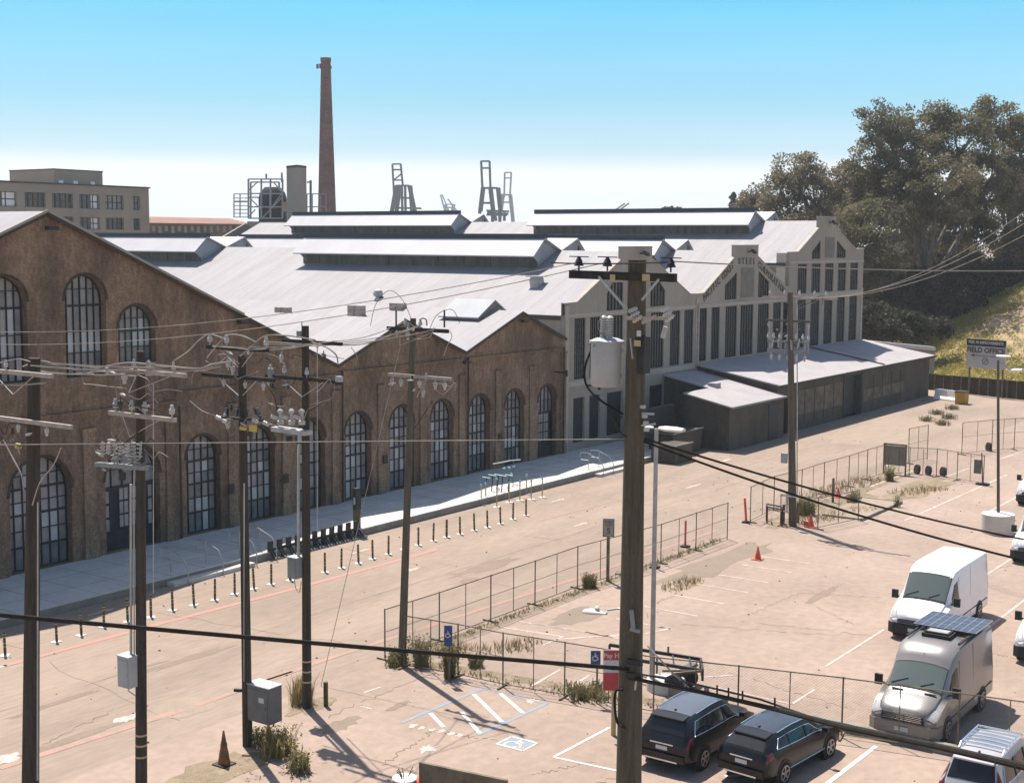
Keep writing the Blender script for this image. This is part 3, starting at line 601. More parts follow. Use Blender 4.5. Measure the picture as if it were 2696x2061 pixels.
b.build('parapet_back', 'stucco', wh)
b = MB(); b.box(74.3, 92.5, FY-.05, FY-.002, 4.62, 4.95); b.box(74.3, 109.2, FY-.035, FY-.002, 9.15, 9.36); b.box(109.35, 126.3, FY-.035, FY-.002, 9.25, 9.62); b.box(109.35, 126.3, FY-.04, FY-.002, 12.32, 12.5)
for x in (74.55, 92.55, 109.3, 126.05): b.box(x-.2, x+.2, FY-.07, FY-.0025, 0, 9.9)
b.build('string_course', 'stucco_trim', wh)
for i, o in enumerate(wo_):
    big = o['zb'] < 6; rows = [o['zb']+k*.5 for k in range(1, int((min(p[1] for p in o['top'])-o['zb'])/.5)+1)]
    sash(wh, o, FY+.13, 5, rows, (rows[3], ) if big and len(rows) > 4 else (), 'sash', 'pane_dark', bw=.06)
for o in low:
    g = MB(); g.box(o['x0']+.01, o['x1']-.01, FY+.16, FY+.2, o['zb'], o['zt']); g.build('dark_opening', 'door', wh)
for x0, x1, z0_, z1_ in ((99.95, 102.35, 9.7, 12.05), (116.8, 119.0, 12.75, 14.6), (82.35, 84.45, 9.6, 11.6)):
    b = MB(); b.box(x0, x1, FY-.03, FY-.002, z0_, z1_); 
    for z in np.arange(z0_+.08, z1_-.05, .16): b.box(x0+.08, x1-.08, FY-.06, FY-.03, z, z+.07)
    b.build('louvre_panel', 'louvre', wh)
for q_ in ((83.9, 0, 13.25), (101.2, 0, 13.35), (117.6, 0, 15.9)):
    b = MB(); b.box(q_[0]-.08, q_[0]+.08, FY-.5, FY-.01, q_[2]-.05, q_[2]+.05); b.bar((q_[0]-.45, FY-.55, q_[2]+.1), (q_[0]+.45, FY-.4, q_[2]-.1), .25, .18); b.build('wall_lamp', 'dark', wh)
b = MB(); b.bar((77.2, FY-.9, 4.55), (77.2, FY-.02, 4.55), .09); b.bar((77.2, FY-.9, 4.75), (77.2, FY-.9, 4.3), .12); b.build('wall_bracket', 'dark', wh)
b = MB(); b.bar((73.2, FY-.9, 5.75), (73.2, FY-.02, 5.75), .09); b.bar((73.2, FY-.9, 5.9), (73.2, FY-.9, 5.5), .12); b.build('wall_bracket', 'dark', bh)
for x in (92.62,):
    b = MB(); b.tube([(x, FY-.14, 9.5), (x, FY-.14, 4.9)], .07); b.build('downpipe', 'pipe', wh)
# lettering that climbs the middle gable
def along(txt, x0, z0_, x1, z1_, size):
    n = len(txt); L = math.hypot(x1-x0, z1_-z0_); d = ((x1-x0)/L, (z1_-z0_)/L); b = MB()
    for i, ch in enumerate(txt):
        if ch == ' ': continue
        t = (i+.5)/n; m_ = frame_mtx((x0+(x1-x0)*t, FY-.035, z0_+(z1_-z0_)*t), (d[0], 0, d[1]), (-d[1], 0, d[0]))
        q_ = text_mesh(ch, size, m_, None, '', None, .02, off=.012); b.add(q_.v, q_.f)
    return b
b = along('PACIFIC COAST', 93.5, 9.75, 98.5, 12.3, .70); b.build('lettering', 'letter', wh)
along('STEEL', 99.2, 12.55, 102.6, 12.55, .72).build('lettering', 'letter', wh); along('CORPORATION', 103.0, 12.35, 108.35, 9.95, .72).build('lettering', 'letter', wh)
# roofs
YB = 122
R1 = [(74.1, 9.3, 83.4, 13.4), (83.4, 13.4, 92.5, 9.35), (92.5, 9.35, 100.9, 13.4), (100.9, 13.4, 109.1, 9.6), (109.0, 12.35, 117.4, 16.05), (117.4, 16.05, 126.5, 12.0)]
RB = [122, 122, 105, 105, 119.5, 119.5]; roofs = []
for (xa, za, xb, zb), yb in zip(R1, RB): roofs.append(slab(wh, 'roof', 'roof', xa, za, xb, zb, FY+.2, yb))
b = MB(); b.box(73.98, 74.12, FY+.2, 122, 9.0, 9.27); b.build('gutter', 'gutter', wh)
b = MB(); b.box(108.85, 109.02, FY+.26, 119.5, 12.1, 12.32); b.build('gutter', 'cap', wh)
b = MB(); b.box(109.05, 109.2, FY+.26, 119.5, 8.5, 12.2); b.build('clerestory_wall', 'louvre', wh); b = MB(); b.box(109.0, 109.32, FY+.27, FY+1.1, 9.0, 13.2); b.build('corner_pier', 'stucco_trim', wh)
b = MB(); b.box(96.0, 109.0, FY+2.3, FY+2.4, 9.4, 12.3); 
b = MB(); b.tube([(92.7, FY+1.5, 9.65), (92.9, FY+8, 9.8), (92.8, FY+20, 9.7)], .05); b.build('roof_conduit', 'cap', roofs[2])
# butterfly monitors
def monitor(parent, X, Z, y0, y1):
    pr = [(-3.6, -.43), (-2.15, .84), (0, -.02), (2.15, .84), (3.6, -.43)]
    root = MB(); t = .09
    for (xa, za), (xb, zb) in zip(pr, pr[1:]):
        root.add([(X+xa, y0, Z+za), (X+xb, y0, Z+zb), (X+xb, y1, Z+zb), (X+xa, y1, Z+za), (X+xa, y0, Z+za-t), (X+xb, y0, Z+zb-t), (X+xb, y1, Z+zb-t), (X+xa, y1, Z+za-t)], [(0, 3, 2, 1), (4, 5, 6, 7), (0, 1, 5, 4), (1, 2, 6, 5), (2, 3, 7, 6), (3, 0, 4, 7)])
    m_ = root.build('roof_monitor', 'roof_bright', parent)
    g = MB()
    for s_ in (-1, 1):
        y = y0+.35
        for yy in (y0+.35, y1-.4):
            g.prism([(X+s_*2.7, yy, Z-1.35), (X+s_*2.7, yy, Z+.28), (X+s_*2.15, yy, Z+.73), (X+s_*.02, yy, Z-.12), (X+s_*.02, yy, Z-.3)], (0, .08, 0))
            g.prism([(X+s_*3.5, yy-.3, Z-.5), (X+s_*2.7, yy-.3, Z-1.1), (X+s_*2.66, yy-.3, Z+.2)], (0, .05, 0))
    g.each('end_wall', 'roof_side', m_)
    g = MB()
    for s_ in (-1, 1): xx = X+s_*2.72; g.box(xx-.03, xx+.03, y0+.3, y1-.3, Z-1.35, Z+.26)
    for s_ in (-1, 1):
        for y in np.arange(y0+2, y1-1, 2.4): g.box(X+s_*2.77-.03, X+s_*2.77+.03, y-.05, y+.05, Z-1.2, Z+.2)
    g.build('louvred_side', 'monwall', m_)
    g = MB()
    for s_ in (-1,): g.box(X+s_*2.15-.1, X+s_*2.15+.3, y0+.02, y1, Z+.74, Z+1.12)
    g.build('ridge_cap', 'cap', m_); return m_
monitor(roofs[0], 83.4, 13.45, 54.4, 77.6); monitor(roofs[0], 83.4, 13.45, 89.0, 121)
monitor(roofs[2], 100.9, 13.45, 54.6, 103.5)
monitor(roofs[4], 117.4, 16.1, 54.3, 78.5); monitor(roofs[4], 117.4, 16.1, 88.0, 112.0)
# turbine vents on the near slope
def on_slope(px, py, X0, z0_, sl_, xlo, xhi):
    lo, hi = xlo, xhi
    for _ in range(40):
        md = (lo+hi)/2; q_ = XP(px, py, md)
        if q_.z > z0_+(md-X0)*sl_: lo = md
        else: hi = md
    return XP(px, py, md)
p = on_slope(995, 785, 74.1, 9.3, .441, 74.2, 83.3); b = MB(); b.lathe((p.x, p.y, p.z-.1), [(0, .18), (.2, .18), (.25, .3), (.45, .38), (.65, .3), (.75, .1)], 14); b.build('turbine_vent', 'tank', roofs[0], smooth=True)
p = on_slope(1413, 750, 74.1, 9.3, .441, 74.2, 83.3); b = MB(); b.lathe((p.x, p.y, p.z-.2), [(0, .45), (.35, .5), (.5, .52), (.72, .44)], 16); o = b.build('turbine_vent', 'galv', roofs[0], smooth=True)
b = MB(); b.box(p.x-.55, p.x+.45, p.y-.55, p.y+.55, p.z+.55, p.z+.62); b.build('vent_cap', 'roof_bright', o)

# ================================================================ sheds
ls = thing('long_shed', (105, 41.5, 0), 'long dark lean-to shed with pale metal roof in front of the stucco warehouse', 'shed')
y0 = 41.55; X0, X1 = 92.6, 126.4
b = MB(); facade(b, y0, 0, [(X0, 3.72), (X1, 3.72)], [rect(105.7, 109.2, 0, 3.35), rect(93.9, 94.7, 0, 2.9)], .5)
b.quad((X0, y0, 0), (X0, FY-.05, 0), (X0, FY-.05, 4.8), (X0, y0, 3.7)); b.quad((X1, y0, 0), (X1, y0, 3.7), (X1, FY-.05, 4.8), (X1, FY-.05, 0)); b.build('wall', 'shed', ls)
def mono(parent, xa, xb, ya, yb, za, zb, name='roof', m='shed_roof', t=.1):
    b = MB(); b.add([(xa, ya, za), (xb, ya, za), (xb, yb, zb), (xa, yb, zb), (xa, ya, za-t), (xb, ya, za-t), (xb, yb, zb-t), (xa, yb, zb-t)], [(0, 1, 2, 3), (4, 7, 6, 5), (0, 4, 5, 1), (1, 5, 6, 2), (2, 6, 7, 3), (3, 7, 4, 0)]); return b.build(name, m, parent)
r_ = mono(ls, 92.35, 113.6, 41.2, FY-.08, 3.76, 4.92); mono(ls, 113.72, 126.9, 41.2, FY-.08, 3.76, 4.92)
b = MB(); b.box(113.56, 113.76, 41.22, FY-.1, 3.6, 3.7); b.bar((113.66, 41.2, 3.83), (113.66, FY-.1, 4.98), .12, .08); b.build('roof_seam', 'gutter', ls)
b = MB(); b.box(92.35, 126.9, 41.12, 41.2, 3.6, 3.75); b.build('fascia', 'dark', ls)
b = MB(); b.box(105.72, 109.18, y0+.45, y0+.5, 0, 3.3); b.box(93.92, 94.68, y0+.45, y0+.5, 0, 2.9); b.build('door', 'door', ls)
b = MB(); b.box(96.3, 105.2, y0-.03, y0-.003, 1.15, 3.0); b.each('faded_panel', 'shed_fade', ls)
b = MB(); b.box(109.9, 119.5, y0-.03, y0-.003, 1.0, 1.9); b.each('faded_panel', 'shed_fade', ls)
b = MB()
for x in list(np.arange(97.6, 105, 1.9))+list(np.arange(112, 119, 2.2)): b.box(x-.04, x+.04, y0-.05, y0-.03, .5, 3.0)
for x in (105.5, 109.4): b.box(x-.12, x+.12, y0-.06, y0-.003, 0, 3.5)
b.each('batten', 'dark', ls)
ss = thing('small_shed', (87, 41, 0), 'small dark shed with low pale roof butted against the long shed', 'shed')
b = MB()
for xa_, ya_, yb_ in ((83.8, 41.0, 44.38), (87.6, 44.38, FY-.06)):
    za_, zb_ = 2.95+(ya_-41)*.2, 2.95+(yb_-41)*.2; b.add([(xa_, ya_, 0), (92.55, ya_, 0), (92.55, yb_, 0), (xa_, yb_, 0), (xa_, ya_, za_), (92.55, ya_, za_), (92.55, yb_, zb_), (xa_, yb_, zb_)], [(0, 1, 5, 4), (1, 2, 6, 5), (2, 3, 7, 6), (3, 0, 4, 7), (4, 5, 6, 7)])
b.build('wall', 'shed', ss)
mono(ss, 83.6, 92.58, 40.75, 44.45, 3.02, 3.77); mono(ss, 87.45, 92.58, 44.452, FY-.07, 3.77, 4.5); b = MB(); b.box(83.6, 92.5, 40.68, 40.75, 2.9, 3.03); b.build('fascia', 'box', ss)
b = MB(); b.box(90.0, 91.6, 40.96, 40.997, 0, 2.6); b.build('door', 'door', ss)
p = on_slope(1865, 1012, 0, 0, 0, 80, 92); b = MB(); b.box(88.1, 88.8, 44.2, 44.9, 3.7, 4.05); b.box(88.9, 89.5, 44.6, 45.1, 3.75, 3.98); b.each('roof_vent', 'shed_roof', ss)
# skip and planter by the corner
db = thing('refuse_skip', (80.0, 43.6, 0), 'dark open skip in the shade beside the small shed', 'skip')
b = MB(); b.prism([(79.3, 42.7, .12), (82.9, 42.7, .12), (83.2, 42.7, 1.5), (79.0, 42.7, 1.5)], (0, 1.9, 0)); b.build('body', 'shed', db)
b = MB(); b.bar((79.0, 42.65, 1.53), (83.2, 42.65, 1.53), .1, .07); b.bar((79.0, 44.65, 1.53), (83.2, 44.65, 1.53), .1, .07); b.bar((79.0, 42.65, 1.53), (79.0, 44.65, 1.53), .1, .07); b.build('rim', 'box_dark', db)
b = MB(); b.prism([(79.1, 44.65, 1.56), (83.1, 44.65, 1.56), (83.1, 44.8, 1.64), (79.1, 44.8, 1.64)], (0, .2, 1.4)); b.build('lid', 'dark', db)
rp = thing('loading_ramp', (77.5, 42.3, 0), 'low dark loading platform with pale edge behind the large pole at the pavement end', 'platform')
b = MB(); b.box(76.5, 78.9, 41.2, 42.9, -.01, 1.15); b.build('platform', 'shed', rp); b = MB(); b.box(76.45, 78.95, 41.15, 41.22, 1.12, 1.2); b.box(76.45, 76.52, 41.22, 42.9, 1.12, 1.2); b.build('edge', 'conc_dark', rp)
# ================================================================ utility poles
def pole(base, top, r0, r1, m, label, name='utility_pole', group=None, n=14):
    t = thing(name, base, label, 'utility pole', group); b = MB(); base = Vector(base); top = Vector(top)
    b.tube([base.lerp(top, k/8) for k in range(9)], [r0+(r1-r0)*k/8 for k in range(9)], n); b.build('shaft', m, t, smooth=True, angle=50); return t
def insul(b, p, s=1.0, up=1):
    p = Vector(p); b.tube([p, p+Vector((0, 0, .06*s*up)), p+Vector((0, 0, .07*s*up)), p+Vector((0, 0, .15*s*up)), p+Vector((0, 0, .17*s*up)), p+Vector((0, 0, .24*s*up))], [.012*s, .012*s, .05*s, .055*s, .035*s, .03*s], 8)
def arm(t, X, px0, px1, y, m='arm', hgt=.1, wd=.09, ins=(.08, .3, .7, .92), im='porcelain', s=1.0, dx=.0, up=1, name='crossarm', brace=True):
    a = XP(px0, y, X+dx); c = XP(px1, y, X+dx); z = (a.z+c.z)/2; b = MB(); b.bar((X+dx, a.y, z), (X+dx, c.y, z), wd, hgt); o = b.build(name, m, t)
    if ins:
        g = MB()
        for f in ins: insul(g, (X+dx, a.y+(c.y-a.y)*f, z+(hgt/2)*up), s, up)
        g.build('insulator', im, o, smooth=True)
    if brace:
        g = MB(); yc = t.location.y; 
        for f in (.22, .78): g.bar((X+dx-.03, a.y+(c.y-a.y)*f, z-.03), (X+dx*.6, yc, z-.55), .03, .012)
        g.build('brace', 'galv', o)
    return a, c, z
def jumble(t, X, px0, px1, y0, y1, n, seed, m='porcelain', name='fuse_cutout', s=1.0):
    rr = random.Random(seed)
    for k in range(n):
        px = px0+(px1-px0)*(k+.5)/n; p = XP(px, (y0+y1)/2+rr.uniform(-4, 4), X+rr.uniform(-.15, .15)); q = XP(px+rr.uniform(-8, 8), y0, X); b = MB(); L = abs(q.z-p.z)
        b.tube([p-Vector((0, 0, L*.6)), p+Vector((rr.uniform(-.08, .08), rr.uniform(-.1, .1), L*.6))], .022*s, 6)
        for j in range(4): c_ = p+Vector((0, 0, L*(-.5+j*.28))); b.tube([c_, c_+Vector((0, 0, .03))], .05*s, 8)
        b.build(name, m, t, smooth=True)
def curl(t, X, pts, m='wire_pale', r=.012, name='jumper_cable', sub=6):
    P = [XP(x, y, X+(q[0] if q else 0)) for x, y, *q in pts]; out = []
    for i in range(len(P)-1):
        p0 = P[max(i-1, 0)]; p1 = P[i]; p2 = P[i+1]; p3 = P[min(i+2, len(P)-1)]
        for k in range(sub):
            u = k/sub; out.append(.5*((2*p1)+(p2-p0)*u+(2*p0-5*p1+4*p2-p3)*u*u+(3*p1-p0-3*p2+p3)*u**3))
    out.append(P[-1]); b = MB(); b.tube(out, r, 5); return b.build(name, m, t, smooth=True)
def bands(t, base, top, zs, r, m='band'):
    b = MB()
    for z in zs: p = Vector(base).lerp(Vector(top), (z-base[2])/(top[2]-base[2])); b.tube([p, p+Vector((0, 0, .05))], r+.006, 14)
    b.each('reflective_band', m, t)
def conduit(t, pts, r, m='pipe', name='conduit'): b = MB(); b.tube(pts, r, 7); return b.build(name, m, t, smooth=True)
def cabinet(t, c, sx, sy, sz, m='box', name='cabinet', dx=True):
    b = MB(); b.cbox(c, sx, sy, sz); o = b.build(name, m, t); g = MB(); g.cbox((c[0]-sx/2-.008, c[1], c[2]-.02), .014, sy*.88, sz*.84); g.cbox((c[0]-sx/2-.02, c[1]-sy*.36, c[2]-.05), .02, .03, .1); g.build('cabinet_door', m, o)
    g = MB(); g.cbox((c[0], c[1], c[2]+sz/2+.012), sx+.05, sy+.05, .02); g.build('lid', 'tank', o); return o

# pole 1: thick dark pole at the left edge
b1 = G(80, 2090); t1_ = AT(90, 943, b1); r = .145
P1 = pole(b1, t1_, .215, .15, 'wood', 'thickest dark utility pole, standing before the wide arched window')
X = b1.x
arm(P1, X, -60, 137, 981, 'arm_pale', ins=(.1, .4), dx=-.2); arm(P1, X, -60, 187, 1108, 'arm_pale', ins=(.2, .45, .75), up=-1, im='porcelain', dx=-.2, brace=False)
curl(P1, X-.15, [(8, 1158), (30, 1200), (56, 1250), (62, 1290)], 'arm_pale', .022, 'riser_bracket'); curl(P1, X-.15, [(160, 1180), (140, 1225), (105, 1270), (85, 1330)], 'arm_pale', .016, 'riser_bracket'); curl(P1, X-.15, [(44, 1170), (52, 1195)], 'arm_pale', .02, 'riser_bracket')
conduit(P1, [AT(86, y, b1)+Vector((.02, -.16, 0)) for y in (1320, 1600, 2050)], .028); bands(P1, b1, t1_, (1.1, .7), .175)
b = MB(); p = AT(62, 1172, b1); b.cbox((p.x-.15, p.y, p.z), .06, .2, .12); b.build('tag', 'yellow', P1)
# pole 2
b2 = G(372, 2100); t2_ = AT(370, 925, b2); P2 = pole(b2, t2_, .15, .10, 'wood', 'dark utility pole with a small pale cabinet and twin conduits'); X = b2.x
arm(P2, X, 330, 490, 982, 'arm_pale', ins=(.15, .4, .8), dx=-.15); arm(P2, X, 288, 462, 1096, 'arm_pale', ins=(.1, .35, .55, .95), s=1.3, dx=-.15)
b = MB(); a_ = XP(255, 1222, X-.2); c_ = XP(385, 1232, X-.2); b.bar(a_, c_, .16, .1); p = b.build('switch_rack', 'box', P2)
jumble(P2, X-.2, 262, 375, 1150, 1215, 7, 3, s=1.3); jumble(P2, X-.1, 285, 375, 1180, 1250, 4, 8, 'box', 'arrester')
b = MB(); c_ = XP(322, 1250, X-.2); b.tube([c_+Vector((0, 0, .08)), c_-Vector((0, 0, .12))], .09, 10); b.build('regulator', 'dark', P2, smooth=True)
conduit(P2, [AT(356, y, b2)+Vector((-.05, .1, 0)) for y in (1275, 1500, 1730)], .035); conduit(P2, [AT(363, y, b2)+Vector((-.1, .02, 0)) for y in (1215, 1500, 1730)], .02); conduit(P2, [AT(398, y, b2)+Vector((0, -.08, 0)) for y in (1010, 1300, 1560)], .012)
p = AT(350, 1762, b2); cabinet(P2, (p.x-.12, p.y+.02, p.z), .34, .42, .78, 'tank'); bands(P2, b2, t2_, (AT(372, 1935, b2).z, AT(372, 1962, b2).z, AT(372, 1992, b2).z), .142)
conduit(P2, [AT(350, 1800, b2)+Vector((-.1, 0, 0)), AT(346, 1815, b2)+Vector((-.1, 0, 0)), AT(356, 1830, b2)], .015)
# pole 3
b3 = G(652, 1962); t3_ = AT(637, 935, b3); P3 = pole(b3, t3_, .14, .105, 'wood', 'brown utility pole carrying the large grey cabinet near the striped orange cone'); X = b3.x
arm(P3, X, 545, 706, 918, 'arm', ins=(.05, .33, .97), s=1.3, dx=-.1); arm(P3, X, 534, 722, 993, 'arm', ins=(.3, .6, .85), dx=-.1, up=-1)
jumble(P3, X-.15, 585, 690, 1065, 1100, 4, 5, 'insul', 'fuse_cutout', 1.4); b = MB(); b.bar(XP(575, 1098, X-.15), XP(690, 1106, X-.15), .1, .06); b.build('bracket', 'dark', P3)
for k, (px, py) in enumerate(((575, 1100), (592, 1110), (672, 1108), (700, 1115))): b = MB(); p = XP(px, py, X-.3); b.tube([p-Vector((0, .08, .02)), p+Vector((0, .08, .02))], .055, 8); b.build('insulator', 'porcelain', P3, smooth=True)
b = MB(); p = XP(640, 1128, X-.15); b.cbox(p, .05, .22, .09); p = XP(666, 1128, X-.15); b.cbox(p, .05, .25, .17); b.each('tag', 'yellow', P3)
conduit(P3, [AT(652, y, b3)+Vector((-.13, 0, 0)) for y in (1270, 1500, 1790)], .022)
p = AT(682, 1843, b3); cabinet(P3, (p.x-.02, p.y-.22, p.z), .5, .86, 1.02, 'box_dark'); b = MB(); q_ = G(0, 0); b.cbox((p.x-.29, p.y-.38, p.z+.15), .01, .2, .14); b.build('notice', 'signw', P3)
b = MB(); p = AT(630, 1815, b3); b.bar(p+Vector((-.1, .1, 0)), p+Vector((0, -.1, 0)), .08); b.build('bracket', 'dark', P3)
# pole 4
b4 = G(808, 1862); t4_ = AT(804, 858, b4); P4 = pole(b4, t4_, .145, .105, 'wood', 'dark utility pole with three banded rings and dry yellow grass at its foot'); X = b4.x
b = MB(); p = AT(797, 880, b4); b.cbox((p.x-.1, p.y+.04, p.z), .1, .14, .2); b.build('clamp', 'box', P4)
arm(P4, X, 700, 900, 997, 'arm', ins=(.06, .25, .55), s=1.2, dx=-.12); arm(P4, X, 745, 900, 901, 'arm', ins=(), dx=-.12, brace=False)
b = MB(); p = XP(893, 998, X-.15); b.cbox(p, .12, .2, .16); b.build('junction_box', 'tank', P4); b = MB(); p = XP(713, 982, X-.15); b.tube([p-Vector((0, 0, .12)), p+Vector((0, 0, .14))], .09, 10); b.build('arrester', 'box', P4, smooth=True)
b = MB(); b.bar(XP(724, 1128, X-.2), XP(812, 1140, X-.2), .36, .13); b.build('platform', 'galv', P4)
for k, px in enumerate((738, 768, 795)):
    b = MB(); p = XP(px, 1118, X-.2); b.lathe(p, [(0, .1), (.12, .1), (.14, .05), (.34, .05), (.36, .085), (.42, .085), (.48, .03)], 10); b.build('bushing', 'porcelain', P4, smooth=True)
for k, px in enumerate((722, 750, 782)):
    b = MB(); p = XP(px, 1100, X-.35); b.tube([p+Vector((0, -.1, 0)), p+Vector((0, .1, .03))], .06, 8); b.build('insulator', 'porcelain', P4, smooth=True)
b = MB(); p = XP(762, 1148, X-.2); b.tube([p, p-Vector((0, 0, .15))], .1, 10); b.build('regulator', 'dark', P4, smooth=True)
conduit(P4, [AT(792, y, b4)+Vector((-.05, .05, 0)) for y in (1170, 1300, 1470)], .045); conduit(P4, [AT(830, y, b4)+Vector((0, -.08, 0)) for y in (900, 1200, 1400)], .014)
p = AT(787, 1492, b4); cabinet(P4, (p.x-.1, p.y+.05, p.z), .3, .36, .62, 'box'); curl(P4, b4.x-.1, [(775, 1515), (778, 1545), (788, 1558), (793, 1530)], 'pipe', .014, 'cable_tail'); bands(P4, b4, t4_, (AT(806, 1741, b4).z, AT(806, 1768, b4).z, AT(806, 1795, b4).z), .138)
# pole 5: leaning
b5 = G(1058, 1752); t5_ = AT(1088, 838, b5); P5 = pole(b5, t5_, .14, .10, 'wood_grey', 'leaning grey-brown utility pole beside the corner of the wire fence'); X = b5.x
arm(P5, X, 1020, 1180, 868, 'arm', hgt=.12, ins=(.3, .55), s=1.2, dx=-.1); arm(P5, X, 1024, 1188, 992, 'arm_pale', ins=(.05, .2, .5, .75, .9), up=-1, s=1.3, dx=-.1, brace=False)
for px in (1043, 1170): b = MB(); p = XP(px, 862, X-.1); b.tube([p, p+Vector((0, 0, .55))], .03, 6); b.build('pin', 'dark', P5)
curl(P5, X, [(975, 858), (990, 800), (1025, 765), (1060, 790), (1085, 845)], 'wire', .01); curl(P5, X, [(1130, 870), (1150, 830), (1190, 815), (1210, 850)], 'wire', .01); curl(P5, X-.1, [(1025, 880), (1050, 855), (1075, 850), (1100, 870)], 'wire_pale', .016)
curl(P5, X-.1, [(1104, 845), (1112, 838), (1122, 842), (1124, 858)], 'wire', .02); curl(P5, X-.1, [(1098, 1045), (1108, 1025), (1122, 1005)], 'arm_pale', .022, 'riser_bracket'); curl(P5, X-.1, [(1090, 1130), (1110, 1100), (1138, 1055)], 'wire', .012)
curl(P5, X-.1, [(1180, 868), (1190, 885), (1178, 910), (1168, 938)], 'wire_pale', .012)
# far pole
b6 = G(2087, 1384); t6_ = AT(2080, 770, b6); P6 = pole(b6, t6_, .20, .13, 'wood_grey', 'tall grey utility pole with stacked crossarms among weeds and red cones'); X = b6.x
a_, c_, z_ = arm(P6, X, 2008, 2205, 785, 'arm_pale', ins=(.1, .3, .5, .7, .85), s=1.4, dx=-.15, im='porcelain'); arm(P6, X, 2018, 2135, 845, 'wood_grey', ins=(.05, .95), up=-1, s=1.3, dx=-.15, brace=False)
arm(P6, X, 2020, 2130, 900, 'box', ins=(.02, .15, .3, .5, .7, .85, .98), s=1.5, dx=-.15, brace=False); arm(P6, X, 2020, 2130, 925, 'box', hgt=.16, ins=(.1, .3, .5, .7, .9), s=1.6, dx=-.2, up=-1, brace=False)
b = MB()
for px in (2026, 2128): p = XP(px, 845, X-.15); q_ = XP(px, 925, X-.15); b.bar(p, q_, .05)
b.each('hanger', 'galv', P6)
jumble(P6, X-.2, 2024, 2128, 885, 925, 6, 12, 'porcelain', 'fuse_cutout', 1.4); conduit(P6, [AT(2094, y, b6)+Vector((-.05, -.12, 0)) for y in (800, 1100, 1300)], .03); conduit(P6, [AT(2076, y, b6)+Vector((-.2, 0, 0)) for y in (1290, 1345)], .05)
b = MB(); p = AT(2073, 1205, b6); b.cbox((p.x-.15, p.y+.1, p.z), .16, .3, .5); b.build('meter_box', 'tank', P6)
b = MB(); p = AT(2082, 1305, b6); b.bar((p.x-.2, p.y+.5, p.z), (p.x-.2, p.y-.5, p.z), .03, .06); p = AT(2077, 1345, b6); b.bar((p.x-.2, p.y+.35, p.z), (p.x-.2, p.y-.1, p.z), .03, .06); b.each('sign_bracket', 'signw', P6)
# big near pole
bm = D(1672, 1030, 21.0); bm.z = 0; tm = AT(1672, 684, bm); tm = Vector((bm.x, bm.y, tm.z)); bm0 = Vector((bm.x, bm.y, 0))
P7 = pole(bm0, tm, .245, .138, 'wood_big', 'largest weathered utility pole, carrying the pale transformer tank', n=20); X = bm.x
b = MB()
rr = random.Random(2)
for k in range(16): z = 1.5+rr.random()*9; t_ = rr.uniform(math.pi*.75, math.pi*1.45); rad = .21-(.088)*z/tm.z; b.cbox((bm.x+math.cos(t_)*rad, bm.y+math.sin(t_)*rad, z), .03, .03, .07)
b.build('knot', 'arm', P7)
a_ = XP(1506, 722, X-.12); c_ = XP(1782, 740, X-.12); z_ = a_.z; b = MB(); b.bar((X-.16, a_.y, a_.z), (X-.16, c_.y, a_.z-.02), .1, .125); o = b.build('crossarm', 'arm', P7)
for px in (1524, 1599, 1766):
    p = XP(px, 715, X-.16); p.z = a_.z+.06; g = MB(); g.lathe(p, [(0, .014), (.07, .014), (.072, .075), (.1, .07), (.13, .05), (.135, .065), (.16, .045), (.165, .05), (.19, .03), (.22, .025)], 14); g.build('insulator', 'insul', o, smooth=True)
    g = MB(); g.bar(p+Vector((0, .17, .215)), p+Vector((0, -.17, .21)), .03, .015); g.build('wire_tie', 'wire', o)
b = MB(); b.bar(XP(1576, 728, X-.22), XP(1650, 815, X-.2), .012, .04); b.bar(XP(1735, 735, X-.22), XP(1690, 790, X-.2), .012, .035); b.each('brace', 'galv', P7)
b = MB(); p = XP(1613, 731, X-.23); b.cbox(p, .01, .09, .09); p = XP(1701, 731, X-.23); b.cbox(p, .01, .13, .1); p = XP(1678, 904, X-.23); b.cbox(p, .01, .11, .09); b.each('tag', 'band', P7)
b = MB(); p = XP(1682, 878, X-.23); b.cbox(p, .01, .07, .09); b.build('tag', 'signw', P7)
tp_ = XP(1597, 955, X-.1); b = MB(); R0 = .245
b.lathe((tp_.x, tp_.y, tp_.z-.36), [(0, R0*.9), (.03, R0), (.66, R0), (.665, R0+.025), (.70, R0+.025), (.74, R0*.7), (.76, .02)], 24); tk = b.build('transformer', 'tank', P7, smooth=True)
for dy_, s_ in ((.08, 1), (-.03, 1)):
    g = MB(); p = Vector((tp_.x-.05, tp_.y-dy_, tp_.z+.38)); g.lathe(p, [(q*.02, .03 if q % 2 else .055) for q in range(17)]+[(.35, .02)], 12); g.build('bushing', 'porcelain', tk, smooth=True)
g = MB(); g.cbox((tp_.x+.05, tp_.y-R0-.02, tp_.z+.2), .06, .16, .05); g.cbox((tp_.x+.05, tp_.y-R0-.02, tp_.z-.2), .06, .16, .05); g.cbox((tp_.x-R0, tp_.y+.1, tp_.z+.27), .04, .03, .03); g.build('bracket', 'galv', tk)
curl(P7, X-.15, [(1560, 915), (1542, 960), (1540, 1000), (1555, 1030), (1590, 1060), (1640, 1090)], 'cable', .018); curl(P7, X-.2, [(1590, 820), (1575, 850), (1578, 870), (1590, 885)], 'wire_pale', .008)
for px, py in ((1665, 820), (1750, 818)):
    for k in range(3):
        g = MB(); p = XP(px+k*6-10, py+k*14, X-.25); q_ = XP(px+k*6+12, py+k*10-8, X-.25); g.tube([p, q_], .022, 8); 
        for j in range(3): c_ = p.lerp(q_, .2+j*.3); g.tube([c_-Vector((0, .012, 0)), c_+Vector((0, .012, 0))], .035, 8)
        g.build('fuse_cutout', 'porcelain', P7, smooth=True)
